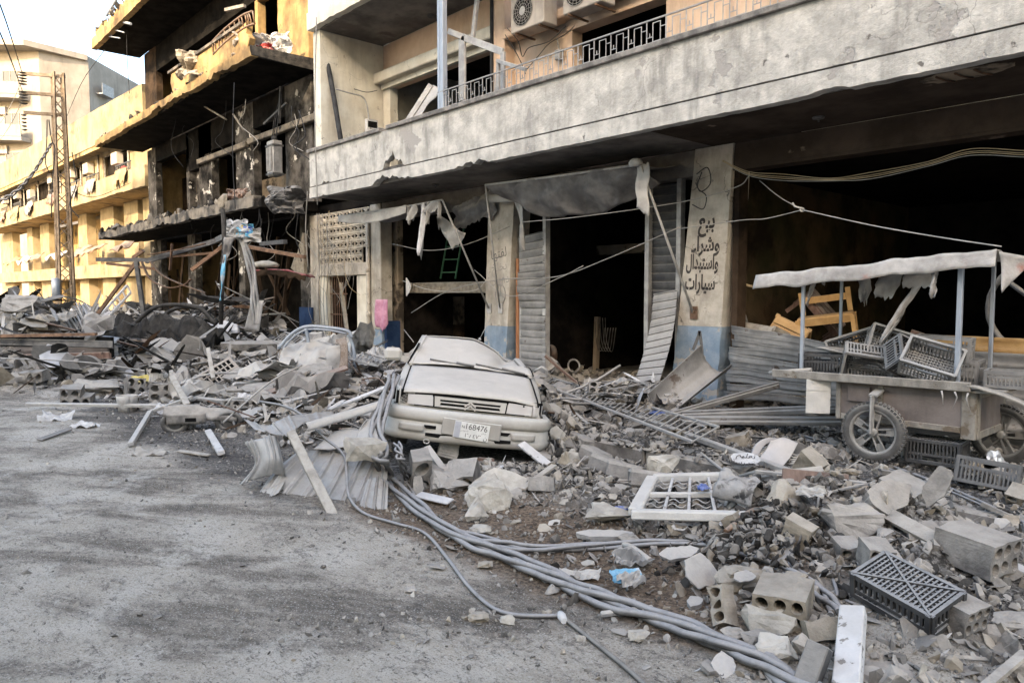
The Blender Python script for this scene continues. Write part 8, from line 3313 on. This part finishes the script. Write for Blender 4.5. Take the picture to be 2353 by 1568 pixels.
    m.build('arm', M['metal_dark'], r)
    # burnt cables dangling from the slabs
    for k in range(26):
        u = RN.uniform(400, 715)
        v = RN.choice([250, 470, 480]) + RN.uniform(-20, 20)
        y = RN.uniform(8.1, 9.6)
        n = RN.randint(3, 5)
        cable('hanging_wire', [Fy(u + RN.uniform(-9, 9) * j, v + 30 * j + RN.uniform(-6, 6), y) for j in range(n)], RN.uniform(.008, .018), RN.choice(['wire_dark', 'wire_dark', 'wire']), 'burnt wire dangling from the ragged slabs of the burnt building', 'wire', 5, 4, 'burnt wires on the burnt building')
    # junk on the burnt balconies
    for (u, v, y, s, mt, lab) in ((578, 110, 8.4, .9, 'ac_white', 'pale torn mattress slumped over the end of the burnt parapet'), (606, 118, 8.6, .45, 'cloth_red', 'red cloth heaped on the middle burnt balcony end'),
                                  (635, 105, 8.9, .8, 'white_paint', 'white cracked washer casing on the middle burnt balcony end'), (440, 148, 7.95, .9, 'concrete_tan', 'pale rag hanging over the burnt parapet'),
                                  (658, 460, 8.2, .8, 'metal_dark', 'crushed wall unit hanging at the end of the lowest burnt slab'), (548, 455, 9.0, .7, 'wood_brown', 'brown plank lying on the lowest burnt slab')):
        p = Fy(u, v, y)
        sd = RN.uniform(0, 50)
        m = MB()
        m.sheet(lambda a, b: p + RGT * s * (a - .5) + UP * s * (.5 - b) * .8 + FWD * s * .5 * fbm((a * 2.4, b * 2.4, sd), 4) + RGT * .2 * s * noise.noise((b * 3, sd, 1)), 14, 12, 0.02, False)
        m.build('balcony_junk', M[mt], label=lab, cat='debris')
    a, b = Fy(518, 24, 8.0), Fy(562, 14, 8.3)
    m = MB()
    m.beam(a, b, .1, .08)
    m.build('plank', M['wood'], label='plank sticking out above the burnt parapet', cat='plank')
    for (pa, pb) in (((470, 245), (520, 275)), ((535, 262), (560, 300))):
        m = MB()
        m.tube([Fy(*pa, 9.0), Fy(*pb, 9.2)], 0.03, 5)
        m.build('hanging_bar', M['wood'], label='bent bar hanging from the ceiling of the middle burnt balcony', cat='bar', group='bars hanging from the burnt ceiling')


wrecks()
# ------------------------------------------------------------------ scattered rubble
LAND = [('the dusty car', Vector(CAR.location) + FWD * 1.2), ('the vendor cart', Vector((-3.0, 8.0, 0))), ('the ribbed metal sheets', Gz(730, 1120)),
        ('the window frame', Gz(1580, 1150)), ('the black crate', Gz(2080, 1410)), ('the biggest hollow block', Gz(2250, 1320)), ('the lettered pillar', Gz(1600, 900)),
        ('the toy wheel', Gz(442, 920)), ('the grille box', Gz(510, 880)), ('the large white panel', Gz(505, 830)), ('the left mound', Gz(100, 860)), ('the burnt car', Gz(370, 830)),
        ('the wrecked blue car', Gz(725, 850)), ('the awning frame', Gz(320, 790)), ('the barred doorway', Gz(780, 830)), ('the knocked-out kerbstones', Gz(1390, 1085)),
        ('the big pale slab', Gz(1148, 1140)), ('the brown panel', Gz(1870, 1230)), ('the white beam', Gz(1960, 1500)), ('the blue mask', Gz(1440, 1345)), ('the middle shop', Gz(1370, 900)),
        ('the lattice pole', Gz(152, 735)), ('the main cables', Gz(1300, 1370)), ('the fallen balustrade', Gz(1440, 960))]


def where(p):
    best = min(LAND, key=lambda L: (Vector((L[1].x, L[1].y, 0)) - Vector((p.x, p.y, 0))).length)
    d = Vector((p.x - best[1].x, p.y - best[1].y, 0))
    a, b = d.dot(RGT), d.dot(FWD)
    if abs(a) > abs(b):
        rel = 'right of' if a > 0 else 'left of'
    else:
        rel = 'behind' if b > 0 else 'in front of'
    return rel, best[0]


TONE = {'concrete': 'grey', 'concrete_pale': 'pale', 'concrete_tan': 'tan', 'concrete_dark': 'dark', 'cloth_white': 'white', 'sheet_metal': 'steel-grey', 'wood': 'weathered', 'metal_grey': 'grey', 'metal_dark': 'dark',
        'char': 'charred', 'white_paint': 'white', 'soot_brown': 'charred brown', 'metal_rust': 'rusty', 'galv': 'galvanised', 'wood_brown': 'brown', 'canvas': 'dusty', 'canvas_dark': 'dark'}


def sized(s):
    return 'small' if s < 0.13 else 'hand-sized' if s < 0.22 else 'middling' if s < 0.38 else 'large'


SR = random.Random(77)
SEEN = {}


def say(kind, mt, s, p, extra):
    rel, land = where(p)
    t = f"{sized(s)} {TONE.get(mt, 'grey')} {kind} {extra} {rel} {land}"
    return t, f"{kind}s {rel} {land}"


def in_view(p):
    d = p - EYE
    z = d.dot(FWD)
    if z < 1.5:
        return False
    u = 1176 + 1699 * d.dot(RGT) / z
    v = 676 - 1699 * d.z / z
    return -60 < u < 2412 and v < 1640


# keep-out discs: car, cart feet
def blocked(x, y):
    q = Vector((x, y, 0)) - Vector((CAR.location.x, CAR.location.y, 0))
    a, b = q.dot(RGT), q.dot(FWD)
    if abs(a) < 0.82 and -0.1 < b < 4.1:
        return True
    return False


def weight(x, y):
    h = heap_h(x, y)
    w = min(1.0, h * 3.2)
    if 6.6 < y < 9.6 and -10 < x < 0:
        w = max(w, 0.22 + (0.25 if x < -5.5 else 0))
    if y < 6.6 and x > -6:
        e = smooth(2.6, 4.4, y + 0.25 * (x + 3.0) * (1 if x > -3 else 0.1)) if x < -1.6 else smooth(1.0, 2.6, y)
        w = max(w, 0.55 * e)
    if -6 < x < -2 and 2.6 < y < 4.3:
        w *= 0.3
    return w


def sample(n, x0, x1, y0, y1, power=1.0):
    out = []
    tries = 0
    while len(out) < n and tries < n * 60:
        tries += 1
        x, y = SR.uniform(x0, x1), SR.uniform(y0, y1)
        if SR.random() > weight(x, y) ** power or blocked(x, y):
            continue
        z = top(x, y)
        p = Vector((x, y, z))
        if not in_view(p):
            continue
        out.append(p)
    return out


NEAR = (-6.2, 0.6, 1.6, 9.4)
MID = (-15.5, -6.2, 3.2, 9.6)
FAR = (-44, -15.5, 1.5, 9.6)


def rrot():
    return Euler((SR.uniform(0, 6.3), SR.uniform(0, 6.3), SR.uniform(0, 6.3)))


def individuals():
    for (zone, n, s0, s1) in ((NEAR, 105, 0.07, 0.19), (MID, 90, 0.10, 0.28), (FAR, 75, 0.22, 0.55)):
        for p in sample(n, *zone):
            s = s0 + (s1 - s0) * SR.random() ** 1.8
            mt = SR.choice(['concrete', 'concrete', 'concrete', 'concrete_pale' if zone is NEAR else 'concrete_dark', 'concrete_tan', 'concrete_dark'])
            lab, grp = say('concrete lump', mt, s, p, 'lying')
            inst('concrete_lump', SR.choice(RCM[mt]), None, p + Vector((0, 0, s * .18)), rrot(), (s * SR.uniform(.8, 1.3), s, s * SR.uniform(.6, 1)), label=lab, cat='concrete lump', group=grp)
    for (zone, n, s0, s1) in ((NEAR, 30, 0.12, 0.3), (MID, 60, 0.2, 0.6), (FAR, 60, 0.4, 1.1)):
        for p in sample(n, *zone):
            s = s0 + (s1 - s0) * SR.random() ** 1.5
            mt = SR.choice(['concrete', 'concrete', 'concrete_pale', 'concrete_dark', 'cloth_white', 'sheet_metal'])
            lab, grp = say('flat plate', mt, s, p, 'lying')
            inst('slab_fragment', SR.choice(SLM[mt]), None, p + Vector((0, 0, s * .08 + .01)), Euler((SR.gauss(0, .35), SR.gauss(0, .35), SR.uniform(0, 6.3))), (s, s, s), label=lab, cat='slab fragment', group=grp)
    for (zone, n, s0, s1) in ((NEAR, 14, .45, .9), (MID, 30, .5, .9), (FAR, 24, .8, 1.1)):
        for p in sample(n, *zone):
            s = SR.uniform(s0, s1)
            k = SR.choice([0, 1, 2, 3, 4, 5])
            lab, grp = say('hollow block', 'concrete_tan' if SR.random() < .3 else 'concrete', s * .3, p, 'half buried')
            inst('hollow_block', BLK[k + (6 if lab.split()[1] == 'tan' else 0)], None, p + Vector((0, 0, s * .06)), Euler((SR.gauss(0, .6), SR.gauss(0, .5), SR.uniform(0, 6.3))), s, label=lab, cat='concrete block', group=grp)
    # laths, bars, pipes
    for (zone, n, l0, l1) in ((NEAR, 26, .2, .6), (MID, 110, .5, 1.8), (FAR, 110, .8, 3.2)):
        for p in sample(n, *zone):
            l = SR.uniform(l0, l1)
            k = SR.random()
            a = SR.uniform(0, 6.3)
            far = zone is FAR
            d = Vector((math.cos(a), math.sin(a), SR.gauss(0, .22))).normalized() * l / 2
            c = p + Vector((0, 0, abs(d.z) * .8 + .03))
            m = MB()
            if k < 0.45:
                mt = SR.choice(['wood', 'wood', 'white_paint', 'soot_brown' if far else 'wood', 'wood_brown'])
                m.beam(c - d, c + d, SR.uniform(.04, .1), SR.uniform(.015, .04), SR.uniform(-.6, .6))
                kind, cat = 'lath', 'lath'
            elif k < 0.75:
                mt = SR.choice(['metal_grey', 'metal_dark', 'metal_rust', 'sheet_metal'])
                m.tube(spline([c - d, c + Vector((SR.gauss(0, .06), SR.gauss(0, .06), SR.uniform(0, .1))) * l, c + d], 5), SR.uniform(.008, .022) * (1.5 if far else 1), 6)
                kind, cat = 'bent rod', 'rod'
            else:
                mt = SR.choice(['sheet_metal', 'metal_dark', 'cloth_white', 'canvas_dark', 'canvas_dark', 'metal_grey'])
                l *= .7 if far else 1
                sd = SR.uniform(0, 99)
                w = SR.uniform(.25, .6) * l * .7
                ex = d.normalized()
                ey = ex.cross(UP).normalized()
                ll = l * .6
                m.sheet(lambda u, v: c + ex * ll * (u - .5) + ey * w * (v - .5 + .1 * noise.noise((u * 3, sd, 0))) + UP * (.10 * ll + .35 * ll * fbm((u * 2, v * 2, sd), 3)), 8, 6, .004, False)
                kind, cat = 'crumpled sheet', 'sheet'
            lab, grp = say(kind, mt, l * .4, p, 'lying')
            m.build(kind.replace(' ', '_'), M[mt], label=lab, cat=cat, group=grp)


individuals()


def mass(name, n, zone, s0, s1, mats, protos, power=1.0, flat=1.0, pts=None, sink=0.15, pw_=2.0):
    """many small broken pieces joined as one ground-cover object"""
    P = pts if pts is not None else sample(n, *zone, power)
    Vs, Fs, mi = [], [], []
    off = 0
    for p in P:
        V, F = protos[SR.randrange(len(protos))]
        s = s0 + (s1 - s0) * SR.random() ** pw_
        R3 = np.array(Euler((SR.uniform(0, 6.3) if flat == 1 else SR.gauss(0, .4), SR.uniform(0, 6.3) if flat == 1 else SR.gauss(0, .4), SR.uniform(0, 6.3))).to_matrix())
        sc = np.array((s * SR.uniform(.8, 1.5), s, s * SR.uniform(.5, 1) * flat))
        W = (V * sc) @ R3.T + np.array((p.x, p.y, p.z + s * sink))
        Vs.append(W)
        Fs.append(F + off)
        off += len(V)
        mi += [SR.choices(range(len(mats)), [m[1] for m in mats])[0]] * len(F)
    V = np.concatenate(Vs)
    F = np.concatenate(Fs)
    me = bpy.data.meshes.new(name)
    me.vertices.add(len(V))
    me.vertices.foreach_set('co', V.astype(np.float32).ravel())
    me.loops.add(len(F) * 3)
    me.loops.foreach_set('vertex_index', F.astype(np.int32).ravel())
    me.polygons.add(len(F))
    me.polygons.foreach_set('loop_start', np.arange(0, len(F) * 3, 3, dtype=np.int32))
    me.polygons.foreach_set('loop_total', np.full(len(F), 3, dtype=np.int32))
    for m in mats:
        me.materials.append(M[m[0]])
    me.polygons.foreach_set('material_index', mi)
    me.shade_flat()
    me.update(calc_edges=True)
    me.validate()
    o = bpy.data.objects.new(name, me)
    COL.objects.link(o)
    tag(o, kind='stuff')
    return o


MX = [('concrete', 5), ('concrete_pale', 1.3), ('concrete_tan', 2), ('concrete_dark', 5)]
mass('rubble', 4200, NEAR, 0.025, 0.10, MX, CH)
mass('gravel', 9000, NEAR, 0.008, 0.032, MX, CH[:6], 0.8, pw_=1.5)
mass('rubble', 6500, MID, 0.03, 0.15, MX + [('wood', 1), ('sheet_metal', .6)], CH)
mass('rubble', 6000, FAR, 0.06, 0.30, MX + [('char', 4), ('wood', 1), ('cloth_white', .8)], CH)
mass('debris_chips', 2200, NEAR, 0.03, 0.12, MX + [('sheet_metal', .5), ('wood', .5)], CH, 1.0, 0.22)
mass('debris_chips', 2600, MID, 0.06, 0.32, MX + [('sheet_metal', 1), ('wood', 1), ('cloth_white', 1)], CH, 1.0, 0.18)
mass('debris_chips', 2600, FAR, 0.12, 0.7, MX + [('sheet_metal', 1), ('char', 3), ('cloth_white', 1.5)], CH, 1.0, 0.15)
SP = [(V * np.array((r, 1, .5)), F) for (V, F), r in zip(CH[:8], (6, 9, 12, 7, 10, 14, 8, 5))]
SM = [('wood', 3), ('metal_grey', 2), ('metal_dark', 3), ('white_paint', 1), ('soot_brown', 2), ('sheet_metal', 2)]
mass('splinters', 700, NEAR, 0.008, 0.02, SM, SP, 1.0, 0.5, sink=1.5)
mass('splinters', 1500, MID, 0.02, 0.06, SM, SP, 1.0, 0.5, sink=2.0)
mass('splinters', 1300, FAR, 0.03, 0.11, SM + [('char', 3)], SP, 1.0, 0.5, sink=2.0)
pts = []
c = onG(1740, 1265)
while len(pts) < 900:
    x, y = SR.gauss(c.x, .42), SR.gauss(c.y, .32)
    pts.append(Vector((x, y, top(x, y) + max(0, 0.12 * (1 - ((x - c.x) ** 2 + (y - c.y) ** 2) / .3)))))
mass('rubble', 0, None, 0.02, 0.09, [('concrete_dark', 4), ('char', 3), ('concrete_tan', 1), ('metal_dark', 2)], CH, pts=pts)
pts = []
for q, n in ((Gz(370, 835, 0.25), 900), (Gz(520, 800, 0.4), 500)):
    while n:
        x, y = SR.gauss(q.x, 1.2), SR.gauss(q.y, .9)
        pts.append(Vector((x, y, top(x, y) + SR.uniform(0, .75) * math.exp(-((x - q.x) ** 2 + (y - q.y) ** 2) / 1.2))))
        n -= 1
mass('charred_debris', 0, None, 0.04, 0.22, [('char', 5), ('metal_dark', 2), ('metal_rust', 1.5), ('cloth_white', .6), ('concrete_dark', 2)], CH + SP, pts=pts, flat=.8)
pts = []
for k in range(420):
    a, b = SR.choice((-1, 1, 1)) * SR.uniform(.88, 1.35), SR.uniform(-.1, 3.2)
    q = Vector(CAR.location) + RGT * a + FWD * b
    pts.append(Vector((q.x, q.y, top(q.x, q.y) + SR.uniform(0, .34) * min(1, b + .3) * (1.45 - abs(a)) / .5)))
mass('rubble', 0, None, 0.04, 0.17, MX, CH, pts=pts)
# loose grit sprinkled over the open road, denser by the cable bend and rubble edge
pts = []
while len(pts) < 6500:
    x, y = SR.uniform(-16, 0), SR.uniform(0.3, 4.6)
    q = Vector((x, y, 0))
    c = Gz(1130, 1440)
    w = 0.035 + 0.9 * math.exp(-(((x - c.x) * .669 + (y - c.y) * .743) / 1.2) ** 2 - (((x - c.x) * -.743 + (y - c.y) * .669) / .28) ** 2) + 0.5 * smooth(2.2, 3.6, y)
    if SR.random() < w:
        p = Vector((x, y, gz(x, y)))
        if in_view(p):
            pts.append(p)
mass('gravel', 0, None, 0.007, 0.045, MX, CH[:6], pts=pts, pw_=3.0)
# debris clinging on top of the burnt slabs
pts = [Vector((SR.uniform(-34.5, -19.2), SR.uniform(8.0, 8.9), z)) for z in (4.43, 8.24, 12.6) for _ in range(260)]
mass('rubble', 0, None, 0.06, 0.30, [('burnt_edge', 3), ('char', 2), ('concrete_tan', 1)], CH, pts=pts)
# litter on the shop floors
pts = [Vector((SR.uniform(-14, -3.6), SR.uniform(9.8, 12.5), 0.16)) for _ in range(1500)]
mass('debris_chips', 0, None, 0.03, 0.22, MX + [('wood', 1)], CH, 1.0, 0.4, pts=pts)
